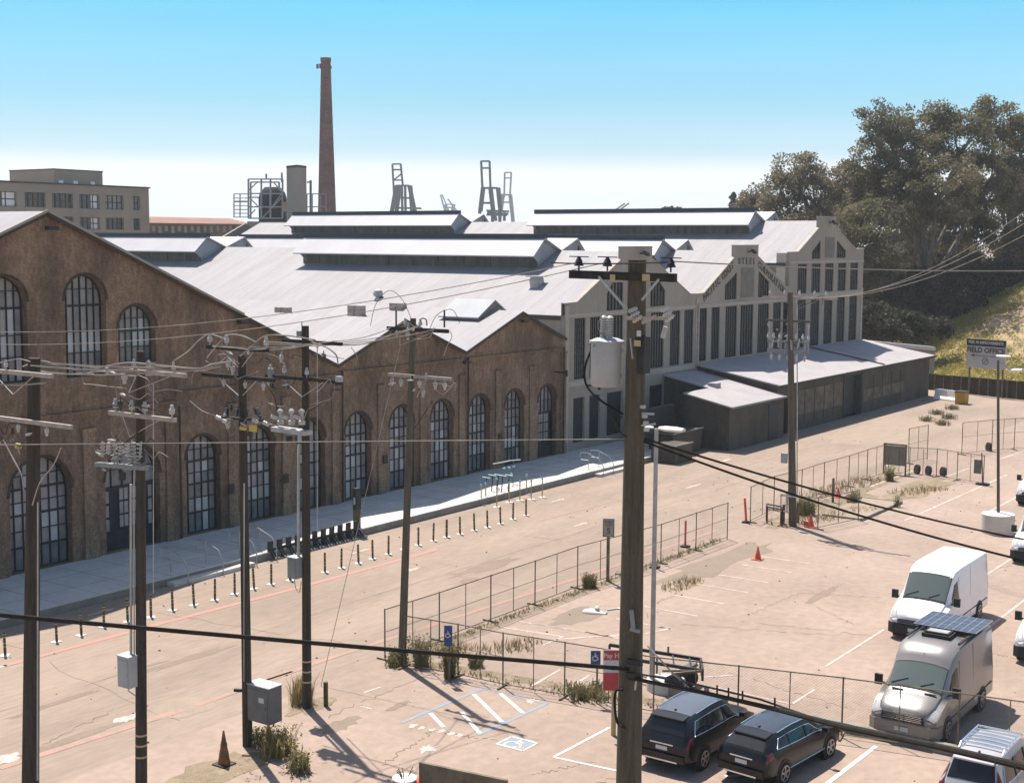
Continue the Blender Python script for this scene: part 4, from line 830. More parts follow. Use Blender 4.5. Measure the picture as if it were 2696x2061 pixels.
b = MB(); b.bar(XP(1650, 838, X-.2), XP(1760, 838, X-.2), .05, .05); b.bar(XP(1690, 850, X-.25), XP(1728, 832, X-.25), .02, .05); b.build('bracket', 'arm_pale', P7)
b = MB(); b.bar(XP(1752, 860, X-.15), XP(1745, 890, X-.15), .06, .05); b.bar(XP(1660, 890, X-.2), XP(1666, 945, X-.2), .02, .03); b.each('fuse_holder', 'galv', P7)
b = MB(); b.cbox(XP(1693, 935, X-.05)+Vector((0, -.02, 0)), .2, .1, .55); b.build('cable_guard', 'dark', P7)
curl(P7, X-.22, [(1600, 1084), (1625, 1120), (1628, 1140)], 'wire', .01); curl(P7, X-.15, [(1638, 1095), (1620, 1120), (1635, 1140), (1650, 1150)], 'wire', .012)
for k, (px, py) in enumerate(((1692, 1075), (1697, 1100), (1700, 1118), (1702, 1135))): b = MB(); p = XP(px, py, X-.05); b.tube([p, p+Vector((0, 0, .05))], .045, 10); b.build('insulator', 'porcelain', P7, smooth=True)
b = MB(); b.bar(XP(1690, 1120, X-.05), XP(1725, 1116, X-.05), .04, .03); b.bar(XP(1690, 1088, X-.05), XP(1722, 1090, X-.05), .03, .03); b.build('bracket', 'galv', P7)
# cobra-head lamp on the big pole
lm = curl(P7, X-.05, [(1662, 1618), (1650, 1608), (1630, 1602), (1612, 1604), (1600, 1606)], 'galv', .018, 'lamp_arm'); p = XP(1568, 1616, X-.1)
g = MB(); vs = []; n = 14
for j, (s_, hh, dd) in enumerate(((-.24, .01, .0), (-.2, .045, .03), (-.1, .06, .05), (.02, .05, .055), (.12, .035, .06), (.2, .02, .06))):
    for k in range(n): t_ = 2*math.pi*k/n; vs.append((p.x+math.cos(t_)*hh*2.0, p.y-s_, p.z+dd*.6+math.sin(t_)*hh*.75))
g.add(vs, [(j*n+k, j*n+(k+1) % n, (j+1)*n+(k+1) % n, (j+1)*n+k) for j in range(5) for k in range(n)]+[tuple(range(n)), tuple(5*n+k for k in range(n))])
o = g.build('lamp_head', 'tank', lm, smooth=True); g = MB(); g.lathe((p.x, p.y-.03, p.z+.06), [(0, .035), (.05, .04), (.07, .02)], 10); g.build('photocell', 'whitepl', lm, smooth=True)
b = MB(); b.bar(XP(1662, 1605, X-.2), XP(1668, 1660, X-.2), .05, .05); b.bar(XP(1660, 1655, X-.2), XP(1684, 1662, X-.2), .04, .05); b.build('lamp_bracket', 'box', P7)
curl(P7, X-.2, [(1640, 1815), (1622, 1818), (1618, 1850), (1625, 1900), (1645, 1915)], 'cable', .022); b = MB(); b.bar(XP(1676, 1778, X-.24), XP(1672, 1815, X-.24), .015, .04); b.build('dead_end', 'galv', P7)
for y in (1740, 1775): b = MB(); b.bar(XP(1650, y, X-.23), XP(1690, y+6, X-.23), .06, .08); b.build('clamp', 'dark', P7)

# ================================================================ wires
def wire(p, q, sag, r, m, label, name='overhead_wire', n=22, cat='wire', group=None):
    p = Vector(p); q = Vector(q); pts = [p.lerp(q, k/n)-Vector((0, 0, sag*4*(k/n)*(1-k/n))) for k in range(n+1)]; b = MB(); b.tube(pts, r, 6); o = b.build(name, m, smooth=True, loc=p); tag(o, label, cat, group); return o
mp_ = lambda y, dx=-.2, dy=0: AT(1672, y, bm0)+Vector((dx, dy, 0))
cl = wire(D(-200, 1600, 19.5), mp_(1752), .02, .034, 'cable', 'thick black cable bundle arriving at the largest pole from the dark poles', 'cable_bundle', cat='cable')
b = MB()
crt = [mp_(1775, -.2), D(1850, 1822, 19.6), D(2050, 1868, 18.2), D(2230, 1915, 17.0), D(2460, 1962, 15.6), D(2750, 2030, 14.0)]
b.tube(crt, [.03, .032, .035, .04, .04, .042], 8); tag(b.build('cable_bundle', 'cable', smooth=True, loc=crt[0]), 'thick black cable bundle passing above the dark parked cars', 'cable')
b = MB(); b.tube([mp_(1760, -.2), D(1830, 1800, 19.7), D(2000, 1840, 18.5), D(2160, 1895, 17.6)], .014, 6)
for px, py, dd in ((1888, 1815, 19.3), (1918, 1822, 19.1), (1955, 1830, 18.9), (2040, 1848, 18.3)): b.tube([D(px, py-12, dd), D(px, py+18, dd)], .014, 6)
tag(b.build('support_wire', 'wire', smooth=True, loc=mp_(1760, -.2)), 'thin messenger wire with upright hangers above the black cable over the cars', 'wire')
b = MB(); b.tube([D(1705, 1700, 20.5), D(1770, 1770, 20.2), D(1828, 1822, 20)], .012, 6); tag(b.build('drop_wire', 'wire_pale', smooth=True, loc=D(1705, 1700, 20.5)), 'pale slanting drop wire beside the large pole above the dark car roof', 'wire')
wire(mp_(1150, 0, -.1), D(2760, 1432, 26), .12, .02, 'cable', 'upper of the two slim black cables sloping across the parking lot', cat='cable')
wire(mp_(1158, 0, -.12), D(2760, 1490, 22), .12, .02, 'cable', 'lower of the two slim black cables sloping across the parking lot', cat='cable')
wire(mp_(1155, -.1, .1), D(-150, 1172, 24), .0, .009, 'wire_pale', 'thin pale wire drawn level across the brick hall windows')
wire(XP(1524, 690, X-.16), D(-60, 872, 33), .35, .008, 'wire_pale', 'upper thin wire crossing the white roofs')
wire(XP(1599, 690, X-.16), D(-60, 905, 33), .4, .008, 'wire_pale', 'lower thin wire crossing the white roofs')
wire(XP(1766, 688, X-.16), D(2800, 712, 27), .06, .011, 'wire_pale', 'level pale wire passing in front of the large trees')
wire(XP(1450, 692, X-.16), XP(1766, 690, X-.16), .02, .012, 'wire', 'short dark wire tied across the insulators of the large pole')
s6 = Vector((b6.x-.15, 0, z_ if False else AT(2080, 785, b6).z))
for k, (ya, px, py) in enumerate(((2190, 2800, 478), (2150, 2800, 520), (2120, 2800, 560))):
    wire(XP(ya, 784, b6.x-.15), D(px, py, 52), .9, .013, 'wire_pale', '%s of the three pale wires rising before the trees' % ('uppermost', 'middle one', 'lowest')[k])
pa = XP(1030, 862, b5.x-.1)
for k, (dy, y4, y3, y2, y1_) in enumerate(((0, 898, 905, 965, 955), (1.0, 905, 912, 975, 962), (1.8, 912, 920, 985, 975))):
    lab = ('highest', 'middle', 'lowest')[k]; g_ = 'wires strung between the left poles'
    wire(Vector((b5.x-.1, pa.y-dy, pa.z)), XP(880-40*k, y4, b4.x-.12), .1, .014, 'wire_pale', lab+' wire between the leaning pole and the pole with yellow grass')
    wire(XP(880-40*k, y4, b4.x-.12), XP(700-45*k, y3, b3.x-.1), .06, .016, 'wire_pale', lab+' wire between the pole with yellow grass and the pole with the large cabinet')
    wire(XP(470-50*k, y2, b2.x-.15), XP(130-50*k, y1_, b1.x-.2), .05, .016, 'wire_pale', lab+' wire between the two leftmost poles')
# heavy jumpers looping between the left poles
J = [([(455, 952), (495, 925), (525, 895), (552, 880), (585, 890)], b3.x), ([(545, 942), (575, 905), (600, 882), (640, 885), (680, 905)], b3.x), ([(632, 938), (665, 910), (700, 884), (760, 884), (830, 895)], b3.x),
     ([(60, 965), (110, 950), (170, 968), (240, 972), (330, 955), (420, 962), (520, 970), (560, 958), (620, 950)], b2.x), ([(190, 972), (260, 988), (330, 980), (370, 975)], b2.x), ([(390, 1010), (400, 1030), (440, 1025), (480, 1030)], b2.x), ([(505, 1010), (510, 980), (540, 975), (580, 965)], b3.x-1),
     ([(215, 990), (222, 1010), (240, 1012), (290, 1018), (333, 1022)], b2.x), ([(305, 1020), (308, 1060)], b2.x), ([(355, 985), (390, 1000), (400, 1030)], b2.x), ([(500, 1055), (530, 1080), (560, 1092), (600, 1110)], b3.x-.5), ([(700, 1010), (720, 1040), (730, 1080)], b4.x-.3), ([(880, 1010), (876, 1045), (840, 1060), (815, 1065)], b4.x-.3), ([(-10, 958), (20, 950), (50, 945), (80, 952)], b1.x-.2),
     ([(700, 1112), (730, 1122), (760, 1128)], b3.x+1), ([(745, 915), (742, 945), (750, 960)], b4.x-.2), ([(935, 960), (940, 940), (925, 915)], b4.x-.1)]
rj = random.Random(91)
def clutter(pl, Xb, px0, px1, y0, y1, n, sd):      # hardware bolted along a pole head: dead-ends, insulators, short jumpers
    q_ = random.Random(sd)
    for k in range(n):
        px = q_.uniform(px0, px1); py = q_.uniform(y0, y1); w_ = q_.choice((0, 1, 2, 2))
        if w_ == 0:
            b = MB(); p = XP(px, py, Xb-.2); d = Vector((0, q_.uniform(-.16, .16), q_.uniform(-.03, .05))); b.tube([p-d, p, p+d], [.018, .04, .018], 7); b.build('dead_end_insulator', 'porcelain', pl, smooth=True)
        elif w_ == 1:
            b = MB(); p = XP(px, py, Xb-.15); insul(b, p, q_.uniform(.9, 1.4), q_.choice((1, -1))); b.build('insulator', q_.choice(('porcelain', 'insul', 'galv')), pl, smooth=True)
        else: curl(pl, Xb-.25, [(px, py), (px+q_.uniform(8, 30), py+q_.uniform(-4, 26)), (px+q_.uniform(25, 60), py+q_.uniform(-14, 14)), (px+q_.uniform(50, 80), py+q_.uniform(-25, 25))], q_.choice(('wire_pale', 'wire_pale', 'wire')), q_.choice((.009, .013)))
clutter(P1, b1.x, -20, 100, 1090, 1180, 7, 1); clutter(P2, b2.x, 240, 390, 1030, 1070, 8, 2); clutter(P2, b2.x, 250, 400, 1130, 1240, 16, 3); clutter(P3, b3.x, 540, 680, 925, 1010, 10, 4); clutter(P3, b3.x, 560, 690, 1080, 1130, 10, 5)
clutter(P4, b4.x, 700, 860, 900, 940, 7, 6); clutter(P4, b4.x, 700, 860, 1000, 1090, 10, 7); clutter(P5, b5.x, 1020, 1130, 855, 890, 7, 8); clutter(P5, b5.x, 1030, 1150, 995, 1030, 8, 9); clutter(P6, b6.x, 2015, 2110, 850, 930, 12, 10); clutter(P6, b6.x, 2020, 2150, 780, 800, 6, 11)
clutter(P2, b2.x, 210, 420, 955, 985, 7, 12)
J += [([(-10, 1010), (40, 1014), (120, 1008)], b1.x), ([(120, 958), (200, 962), (290, 972), (370, 968), (470, 978), (560, 965)], b2.x), ([(90, 975), (180, 985), (270, 978), (350, 990), (430, 985)], b2.x+.5), ([(560, 912), (610, 915), (660, 920), (700, 918)], b3.x), ([(700, 900), (790, 905), (880, 908), (960, 905), (1050, 875), (1105, 858)], b4.x+1), ([(820, 900), (860, 915), (885, 935), (890, 960)], b4.x)]
for k, (pts, X_) in enumerate(J):
    P = [XP(x, y, X_-.25) for x, y in pts]; out = []
    for i in range(len(P)-1):
        p0, p1, p2, p3 = P[max(i-1, 0)], P[i], P[i+1], P[min(i+2, len(P)-1)]
        for q_ in range(6): u = q_/6; out.append(.5*((2*p1)+(p2-p0)*u+(2*p0-5*p1+4*p2-p3)*u*u+(3*p1-p0-3*p2+p3)*u**3))
    out.append(P[-1]); b = MB(); b.tube(out, .02 if k < 5 or k > 16 else .013, 6); o = b.build('looped_cable', 'wire_pale' if k != 11 else 'wire', smooth=True, loc=P[0])
    tag(o, 'short pale looping cable among the crossarms, %s of the loops counted from the left' % ORD[k], 'cable', 'cables looping among the left poles')
# guy wires
gy = G(845, 1806); b = MB(); b.tube([Vector((b5.x-.05, b5.y, 0))+Vector((0, 0, AT(1081, 915, b5).z)), gy], .011, 5); o = b.build('guy_wire', 'wire_pale', smooth=True, loc=gy); tag(o, 'straight guy wire slanting from the leaning pole down to the yellow sleeve post', 'wire')
gp = G(858, 1858); b = MB(); b.tube([gp, gp+Vector((0, 0, .75))], .07, 8); tag(b.build('guard_post', 'bollard', smooth=True, loc=gp), 'short mustard guard sleeve standing beside the pole with yellow grass', 'post')

# ================================================================ lane posts (bollards)
bx = [(35, 825), (215, 770), (380, 735), (545, 690), (695, 635), (855, 600), (1010, 570), (1155, 525), (1298, 490), (1438, 455), (1570, 415), (1700, 380), (1815, 350), (1940, 325)]
pts = [cA(*p) for p in bx]+[cB(*p) for p in [(165, 325), (395, 270), (505, 240), (620, 210), (715, 180), (820, 150), (920, 118), (1020, 90), (1120, 60), (1210, 35)]]+[cF(*p) for p in [(230, 1265), (340, 1240), (455, 1210), (560, 1185), (665, 1155), (765, 1120), (870, 1090)]]
b = MB(); b.lathe((0, 0, 0), [(0, .055), (.02, .048), (.8, .045), (.86, .03)], 10); 
root = thing('lane_post', (0, 0, 0), '', 'bollard'); b.build('post', 'bollard', root, smooth=True)
b = MB()
for z in (.3, .42, .62, .72): b.lathe((0, 0, z), [(0, .051), (.035, .051)], 10)
b.each('reflective_band', 'band', root); b = MB(); b.cbox((-.03, 0, .012), .3, .3, .02); b.build('base_plate', 'whitepl', root)
for k, p in enumerate(pts):
    o = root if k == 0 else copy_tree(root); q_ = G(*p); o.location = q_; o.rotation_euler = (R(random.uniform(-2, 2)), R(random.uniform(-2, 2)), random.uniform(0, 1))
    tag(o, 'slim dark banded lane post, %s from the left in its row' % ORD[k], 'bollard', 'lane posts in a row along the pavement')
# taller pale-capped posts by the scooters
wp = [(325, 1310), (430, 1265), (690, 1370), (975, 1260), (1225, 1215), (1380, 1060), (1490, 1190), (1745, 1140)]
for k, (x, y) in enumerate(wp):
    q_ = G(1230+x/8.84, 1180+y/8.84); t = thing('capped_post', q_, 'thin pale-capped post, %s from the left among the parked scooters' % ORD[k], 'post', 'pale-capped posts by the scooters')
    b = MB(); b.tube([q_, q_+Vector((0, 0, .98))], .033, 8); b.build('post', 'band', t, smooth=True); b = MB(); b.lathe(q_+Vector((0, 0, .98)), [(0, .05), (.1, .06), (.14, .03)], 8); b.build('cap', 'teal', t, smooth=True); b = MB(); b.lathe(q_, [(0, .2), (.02, .19)], 12); b.build('base_plate', 'whitepl', t)
# parked scooters
for k, (x, y) in enumerate(((560, 1180), (700, 1120), (830, 1110), (930, 1130), (1080, 1120))):
    q_ = G(1230+x/8.84, 1180+y/8.84, 0); t = thing('electric_scooter', q_, 'dark parked scooter with pale handlebar, %s from the left by the kerb' % ORD[k], 'scooter', 'scooters parked by the kerb')
    b = MB(); b.bar(q_+Vector((-.45, .05, .12)), q_+Vector((.35, .05, .12)), .14, .05); b.build('deck', 'dark', t); b = MB(); b.tube([q_+Vector((-.5, .05, .12)), q_+Vector((-.36, .05, 1.2))], .03, 8); b.build('stem', 'dock', t)
    b = MB(); b.tube([q_+Vector((-.38, -.2, 1.22)), q_+Vector((-.38, .32, 1.24))], .028, 8); b.build('handlebar', 'teal', t, smooth=True)
    b = MB()
    for dx in (-.55, .42): b.tube([q_+Vector((dx, .02, .11)), q_+Vector((dx, .08, .11))], .11, 14)
    b.each('wheel', 'black', t)
sb = G(1348, 1290); t = thing('scooter_canopy', sb, 'pale curved bar canopy standing over the parked scooters', 'canopy')
b = MB(); b.tube([YP(1298, 1221, sb.y), YP(1320, 1217, sb.y), YP(1345, 1212, sb.y), YP(1370, 1210, sb.y)], .03, 6); b.build('roof_bar', 'whitepl', t); b = MB(); b.tube([YP(1300, 1222, sb.y), YP(1310, 1260, sb.y), YP(1306, 1300, sb.y)], .03, 6); b.tube([YP(1352, 1212, sb.y), YP(1350, 1295, sb.y)], .03, 6); b.each('leg', 'box_dark', t)
b = MB()
for px, py in ((1327, 1233), (1340, 1231), (1352, 1228), (1346, 1248), (1308, 1260)): b.cbox(YP(px, py, sb.y), .16, .1, .09)
b.each('solar_cell', 'teal', t)
# bike-share dock rail
d0 = G(716, 1472); d1 = G(942, 1416); t = thing('bike_dock_rail', d0, 'row of empty dark bike-share docks on a pale base rail in the road edge', 'bike dock')
b = MB(); b.bar(d0+Vector((-.1, 0, .04)), d1+Vector((.4, 0, .04)), .55, .08); b.build('base_rail', 'box', t); b = MB(); b.bar(d0+Vector((0, .1, .42)), d1+Vector((0, .1, .42)), .07, .12); b.build('cross_rail', 'dock', t)
for k in range(11):
    p = d0.lerp(d1, k/10.0); b = MB(); b.prism([p+Vector((-.14, .16, .05)), p+Vector((.14, .16, .05)), p+Vector((.14, .12, .82)), p+Vector((-.14, .12, .82))], (0, -.08, 0)); b.bar(p+Vector((-.1, -.28, .05)), p+Vector((-.08, .02, .4)), .06); b.bar(p+Vector((.1, -.28, .05)), p+Vector((.08, .02, .4)), .06); b.build('dock', 'dock', t)
kp = G(940, 1408); t = thing('dock_kiosk', kp, 'tall dark kiosk column standing at the right end of the bike docks', 'kiosk'); b = MB(); b.box(kp.x-.16, kp.x+.16, kp.y-.1, kp.y+.1, 0, 2.2); b.build('column', 'bollard', t); b = MB(); b.box(kp.x-.17, kp.x+.17, kp.y-.11, kp.y+.11, 1.25, 2.28); b.build('head', 'door', t); b = MB(); b.box(kp.x-.18, kp.x-.175, kp.y-.06, kp.y+.06, 1.5, 1.85); b.build('screen', 'tank', t)
# handrails on the pavement steps
for k, (px, ws) in enumerate(((cA(1170, 330), 'left'), (cA(1560, 200), 'middle'), (cF(1420, 770), 'right'))):
    p = G(*px, .0) ; p.y = 42.8; x0 = p.x; t = thing('handrail', (x0, 42.8, 0), 'thin pale stair handrail, %s of the three on the pavement edge' % ws, 'handrail', 'stair handrails on the pavement edge')
    for j, xx in enumerate((x0, x0+(1.9 if k == 0 else 1.2))):
        b = MB(); b.tube([(xx, 44.1, .95+SW), (xx, 43.6, 1.0+SW), (xx, 42.75, .75+SW-.05), (xx, 42.45, .62), (xx, 42.45, 0)], .024, 6); b.tube([(xx, 43.5, SW), (xx, 43.5, 1.0+SW)], .024, 6); b.tube([(xx, 44.1, .95+SW), (xx, 44.1, .55+SW), (xx, 43.5, .55+SW)], .02, 6); b.build('rail', 'galv', t, smooth=True)
# ================================================================ fences
def panel(p, q, hgt, label, group, both=False, rnd=0, mid=True, sign=None):
    p = Vector(p); q = Vector(q); t = thing('fence_panel', p, label, 'fence panel', group); rr = random.Random(rnd)
    b = MB(); e = (q-p).normalized()*.03
    b.tube([p, p+Vector((0, 0, hgt))], .026, 6); 
    if both: b.tube([q, q+Vector((0, 0, hgt))], .026, 6)
    b.tube([p+Vector((0, 0, hgt-.03)), q+Vector((0, 0, hgt-.03))], .02, 6); b.tube([p+Vector((0, 0, .1)), q+Vector((0, 0, .1))], .016, 6)
    if mid: b.tube([p+Vector((0, 0, hgt*.55)), q+Vector((0, 0, hgt*.55))], .011, 5)
    m_ = p.lerp(q, .5); b.tube([m_+Vector((0, 0, .1)), m_+Vector((0, 0, hgt-.03))], .017, 5)
    b.build('frame', 'fence', t, smooth=True); b = MB(); b.quad(p+Vector((0, 0, .1)), q+Vector((0, 0, .1)), q+Vector((0, 0, hgt-.05)), p+Vector((0, 0, hgt-.05))); b.build('wire_mesh', 'link', t)
    n = Vector((-(q-p).y, (q-p).x, 0)).normalized(); b = MB(); b.bar(p-n*.35+Vector((0, 0, .03)), p+n*.35+Vector((0, 0, .03)), .06, .05); b.build('foot', 'fence', t); return t
ga = 'wire fence panels along the road'; FA = [(34.3, 29.3), (37.15, 29.22), (40.24, 29.23), (43.14, 29.22), (46.27, 29.26), (49.3, 28.95), (52.2, 28.7), (55.4, 28.65), (58.5, 28.6)]
for k in range(len(FA)-1): panel((*FA[k], 0), (*FA[k+1], 0), 1.78, 'wire mesh fence panel along the road, %s from the leaning pole' % ORD[k], ga, k == len(FA)-2, k)
gb = 'wire fence panels across the lot'; FB = [(34.1, 28.3), (34.35, 26.25), (34.4, 24.5), (34.7, 22.37), (35.0, 19.4), (35.72, 16.99), (36.48, 14.1), (37.1, 11.0), (37.6, 8.4), (38.2, 5.8)]
for k in range(len(FB)-1): panel((*FB[k], 0), (*FB[k+1], 0), 1.78, 'wire mesh fence panel between the leaning pole and the cars, %s from the pole' % ORD[k], gb, k == len(FB)-2, 20+k, mid=(k < 4))
gc = 'wire fence panels round the middle pole'; FC = [(62.7, 29.4), (66.4, 29.8), (69.3, 29.5), (72.4, 29.5), (75.6, 29.3), (78.5, 29.3), (81.3, 29.2)]
for k in range(len(FC)-1): panel((*FC[k], 0), (*FC[k+1], 0), 1.85, 'wire fence panel behind the weeds and cones, %s from its left end' % ORD[k], gc, k == len(FC)-2, 40+k, mid=False)
gd = 'wire fence panels turning towards the lamp'; FD = [(81.3, 29.0), (81.6, 27.8), (82.1, 26.3), (81.6, 24.9), (81.1, 23.2)]
for k in range(len(FD)-1): panel((*FD[k], 0), (*FD[k+1], 0), 1.75, 'wire fence panel by the plywood board, %s after the corner' % ORD[k], gd, k == len(FD)-2, 60+k, mid=False)
FE = [(91.9, 27.8), (94.6, 26.6), (96.4, 25.6), (98.5, 23.6), (100.5, 21.5)]
for k in range(len(FE)-1): panel((*FE[k], 0), (*FE[k+1], 0), 2.2, 'taller wire fence panel beyond the lamp post, %s from the left' % ORD[k], 'taller wire fence panels beyond the lamp', k == len(FE)-2, 70+k)
FF = [(63.0, 27.9), (63.2, 26.0), (66.5, 25.2)]
for k in range(2): panel((*FF[k], 0), (*FF[k+1], 0), 1.6, 'short wire fence panel at the foot of the middle pole, %s' % ('beside the low frame', 'beside the red cone')[k], None, k == 1, 80+k, mid=False)
p = G(*cE(985, 1210)); q_ = G(*cE(1300, 1130)); panel((86, 29.4, 0), (88.5, 29.0, 0), 2.3, 'leaning wire fence panel behind the plywood board', None, True, 90)
# plywood board on posts, tyres, hanging sign
p = G(*cE(1095, 1215)); t = thing('plywood_board', p, 'weathered plywood board on posts behind the wire fence', 'board'); b = MB(); b.box(p.x-.03, p.x+.03, p.y-.65, p.y+.65, .55, 1.75); b.build('board', 'conc_dark', t); b = MB(); b.box(p.x-.05, p.x+.05, p.y-.72, p.y-.65, 0, 1.85); b.box(p.x-.05, p.x+.05, p.y+.65, p.y+.72, 0, 1.85); b.box(p.x-.05, p.x+.05, p.y-.72, p.y+.72, 1.78, 1.88); b.build('frame', 'fence', t)
for k, (px, py) in enumerate(((1360, 1225), (1478, 1235), (1270, 1215), (1845, 1030))):
    p = G(*cE(px, py)); t = MB(); rr = []; t.tube([p+Vector((0, .02, .3)), p+Vector((.12, -.1, .28))], .3, 16); tag(t.build('tyre', 'black', smooth=True, loc=p), 'black tyre lying on the tarmac, %s' % ('left of the upright one in front of the fence', 'standing nearest the hanging dark sign', 'half hidden at the fence foot by the board', 'by the taller fence behind the lamp')[k], 'tyre')
p = G(*cE(1805, 1300)); t = thing('sign_post', p, 'leaning post with a dark square sign beside the lamp post', 'sign'); b = MB(); b.tube([p, p+Vector((-.1, .1, 1.9))], .04, 8); b.build('post', 'fence', t); q_ = XP(*cE(1765, 1155), p.x-.1); b = MB(); b.cbox(q_, .04, .42, .82); b.build('board', 'box_dark', t); b = MB(); b.cbox(p+Vector((0, 0, .05)), .5, .7, .1); b.build('base', 'dock', t)
# low steel frame by middle pole
p = G(*cD(430, 325)); q_ = G(*cD(530, 345)); t = thing('low_steel_frame', p, 'low open dark steel frame standing beside the middle pole', 'frame'); b = MB(); r2 = Vector((.7, .35, 0)); H1 = .85
c4 = [p, q_, q_+r2, p+r2]
for a_, c_ in zip(c4, c4[1:]+c4[:1]): b.bar(a_+Vector((0, 0, H1)), c_+Vector((0, 0, H1)), .06)
b.build('top_rail', 'dark', t)
for a_ in c4: b = MB(); b.bar(a_, a_+Vector((0, 0, H1)), .06); b.build('leg', 'dark', t)
for k, (px, py) in enumerate((((1110), (1000)), ((800), (960)))): pass
for k, (px, py) in enumerate((cD(870, 185), cD(635, 320), cD(540, 335))): p = G(px, py); b = MB(); b.tube([p, p+Vector((0, 0, 1.35-.3*(k > 0)))], .07, 8); tag(b.build('timber_post', 'fence', loc=p), ('lone thick post beside the fallen red cone', 'short timber stub right of the middle pole', 'short timber stub left of the middle pole')[k], 'post')
# cones
def cone(p, h, r, m, label, fallen=None, stripes=False):
    t = thing('traffic_cone', p, label, 'traffic cone'); b = MB(); b.lathe((0, 0, .03), [(0, r), (h*.5, r*.55), (h, r*.12)], 14); c = b.build('body', m, None, smooth=True); c.parent = t
    b = MB(); b.box(-r*1.35, r*1.35, -r*1.35, r*1.35, 0, .04); c = b.build('base', 'dock' if m == 'cone_old' else m, None); c.parent = t
    if stripes: b = MB(); [b.lathe((0, 0, .03+h*f), [(0, r*(1-f*.88)+.006), (h*.08, r*(1-(f+.08)*.88)+.006)], 14) for f in (.3, .55)]; c = b.build('stripe', 'weed', None); c.parent = t
    if fallen is not None: t.rotation_euler = (R(82), 0, fallen); t.location.z = r*1.2
    return t
cone(G(590, 2012), .92, .17, 'cone_old', 'tall faded rusty-orange cone by the large grey pole cabinet', stripes=True)
cone(G(1995, 1473), .58, .16, 'cone', 'red-orange cone standing alone on open tarmac'); cone(G(*cD(722, 350)), .68, .18, 'cone', 'red-orange cone standing right of the middle pole'); cone(G(*cD(690, 350)), .5, .12, 'cone', 'red-orange cone lying tipped over at the foot of the middle pole', 1.2); cone(G(*cD(905, 150)), .5, .2, 'cone', 'red cone half hidden in the weeds behind the middle pole')
p = G(*cD(292, 320)); t = thing('delineator', p, 'leaning red channel post left of the middle pole', 'delineator'); b = MB(); b.tube([p, p+Vector((0, .12, 1.25))], .06, 8); b.build('post', 'cone', t, smooth=True); b = MB(); b.cbox(p+Vector((0, 0, .04)), .35, .35, .08); b.build('base', 'black', t)
p = G(1804, 1440); t = thing('delineator', p, 'upright red channel post behind the wire fence near its far end', 'delineator'); b = MB(); b.tube([p, p+Vector((0, 0, 1.25))], .05, 8); b.build('post', 'cone', t, smooth=True); b = MB(); b.cbox(p+Vector((0, 0, .04)), .35, .35, .08); b.build('base', 'black', t)
p = G(1724, 1495); t = thing('delineator', p, 'tall red channel post beside the slim grey lamp column', 'delineator'); b = MB(); b.tube([p, p+Vector((0, 0, 1.6))], .05, 8); b.build('post', 'cone', t, smooth=True); b = MB(); b.cbox(p+Vector((0, 0, .04)), .35, .35, .08); b.build('base', 'black', t)
# speed sign
p = G(1600, 1530); t = thing('speed_sign', p, 'square SPEED LIMIT 5 sign on a wooden post', 'sign'); z0_ = AT(1598, 1412, p).z; b = MB(); b.box(p.x-.05, p.x+.05, p.y-.05, p.y+.05, 0, z0_+.1); b.build('post', 'fence', t)
zt = AT(1598, 1364, p).z; cz = (zt+z0_)/2; n_ = Vector((-math.cos(YAW), -math.sin(YAW), 0)); rt_ = Vector((RT[0], RT[1], 0)).normalized(); c_ = Vector((p.x, p.y, cz))+n_*.08; b = MB(); hw = .24; hh = (zt-z0_)/2
def board(c, rt, hw, hh, m, name, t, th=.02, z=0): n = Vector((rt.y, -rt.x, 0)); b = MB(); u = Vector((0, 0, 1)); b.prism([c-rt*hw-u*hh, c+rt*hw-u*hh, c+rt*hw+u*hh, c-rt*hw+u*hh], -n*th if False else Vector((-rt.y, rt.x, 0))*th); return b.build(name, m, t)
def txt(c, rt, s, size, m, name, t, dy=0, off=None, wx=1.0):
    u = Vector((0, 0, 1)); n = rt.cross(u); b = text_mesh(s, size, frame_mtx(c+n*.006+u*dy, rt, u), None, name, t, .004, wx=wx, off=off); return b.build(name, m, t)
bo = board(c_, rt_, hw, hh, 'signgrey', 'board', t); txt(c_, rt_, 'SPEED', .12, 'letter', 'writing', bo, hh*.62); txt(c_, rt_, 'LIMIT', .12, 'letter', 'writing', bo, hh*.28); txt(c_, rt_, '5', .34, 'letter', 'writing', bo, -hh*.38, off=.01)
n = rt_.cross(Vector((0, 0, 1))); b = MB(); u = Vector((0, 0, 1))
for a_, e_ in (((-1, -1), (1, -1)), ((1, -1), (1, 1)), ((1, 1), (-1, 1)), ((-1, 1), (-1, -1))): b.bar(c_+n*.008+rt_*(a_[0]*(hw-.03))+u*(a_[1]*(hh-.03)), c_+n*.008+rt_*(e_[0]*(hw-.03))+u*(e_[1]*(hh-.03)), .02, .008)
b.build('border', 'letter', bo)
# accessible-parking signs
def isasign(px, py, hw, hh, base, label, post):
    t = thing('accessible_parking_sign', base, label, 'sign'); c = AT(px, py, base)+Vector((-.06, 0, 0)); bo = board(c, rt_, hw, hh, 'blue', 'board', t); n = rt_.cross(Vector((0, 0, 1))); b = MB()
    for a_, e_ in isa(None, c+n*.01+Vector((0, 0, hh*.15)), rt_, (0, 0, 1), hw*1.9, 0, 0): b.bar(a_, e_, .035, .01, up=n)
    b.build('wheelchair_symbol', 'signw', bo)
    b = MB(); b.tube([base, Vector((base.x, base.y, c.z+hh))], .03 if post == 'fence' else .05, 8); b.build('post', post, t); return t
isasign(1183, 1672, .13, .33, G(1183, 1795)+Vector((0, 0, 0)), 'blue wheelchair sign on a pole overgrown by a dark shrub', 'fence'); isasign(1571, 1730, .15, .22, G(1571, 1850), 'blue wheelchair sign directly left of the red pay sign', 'fence')
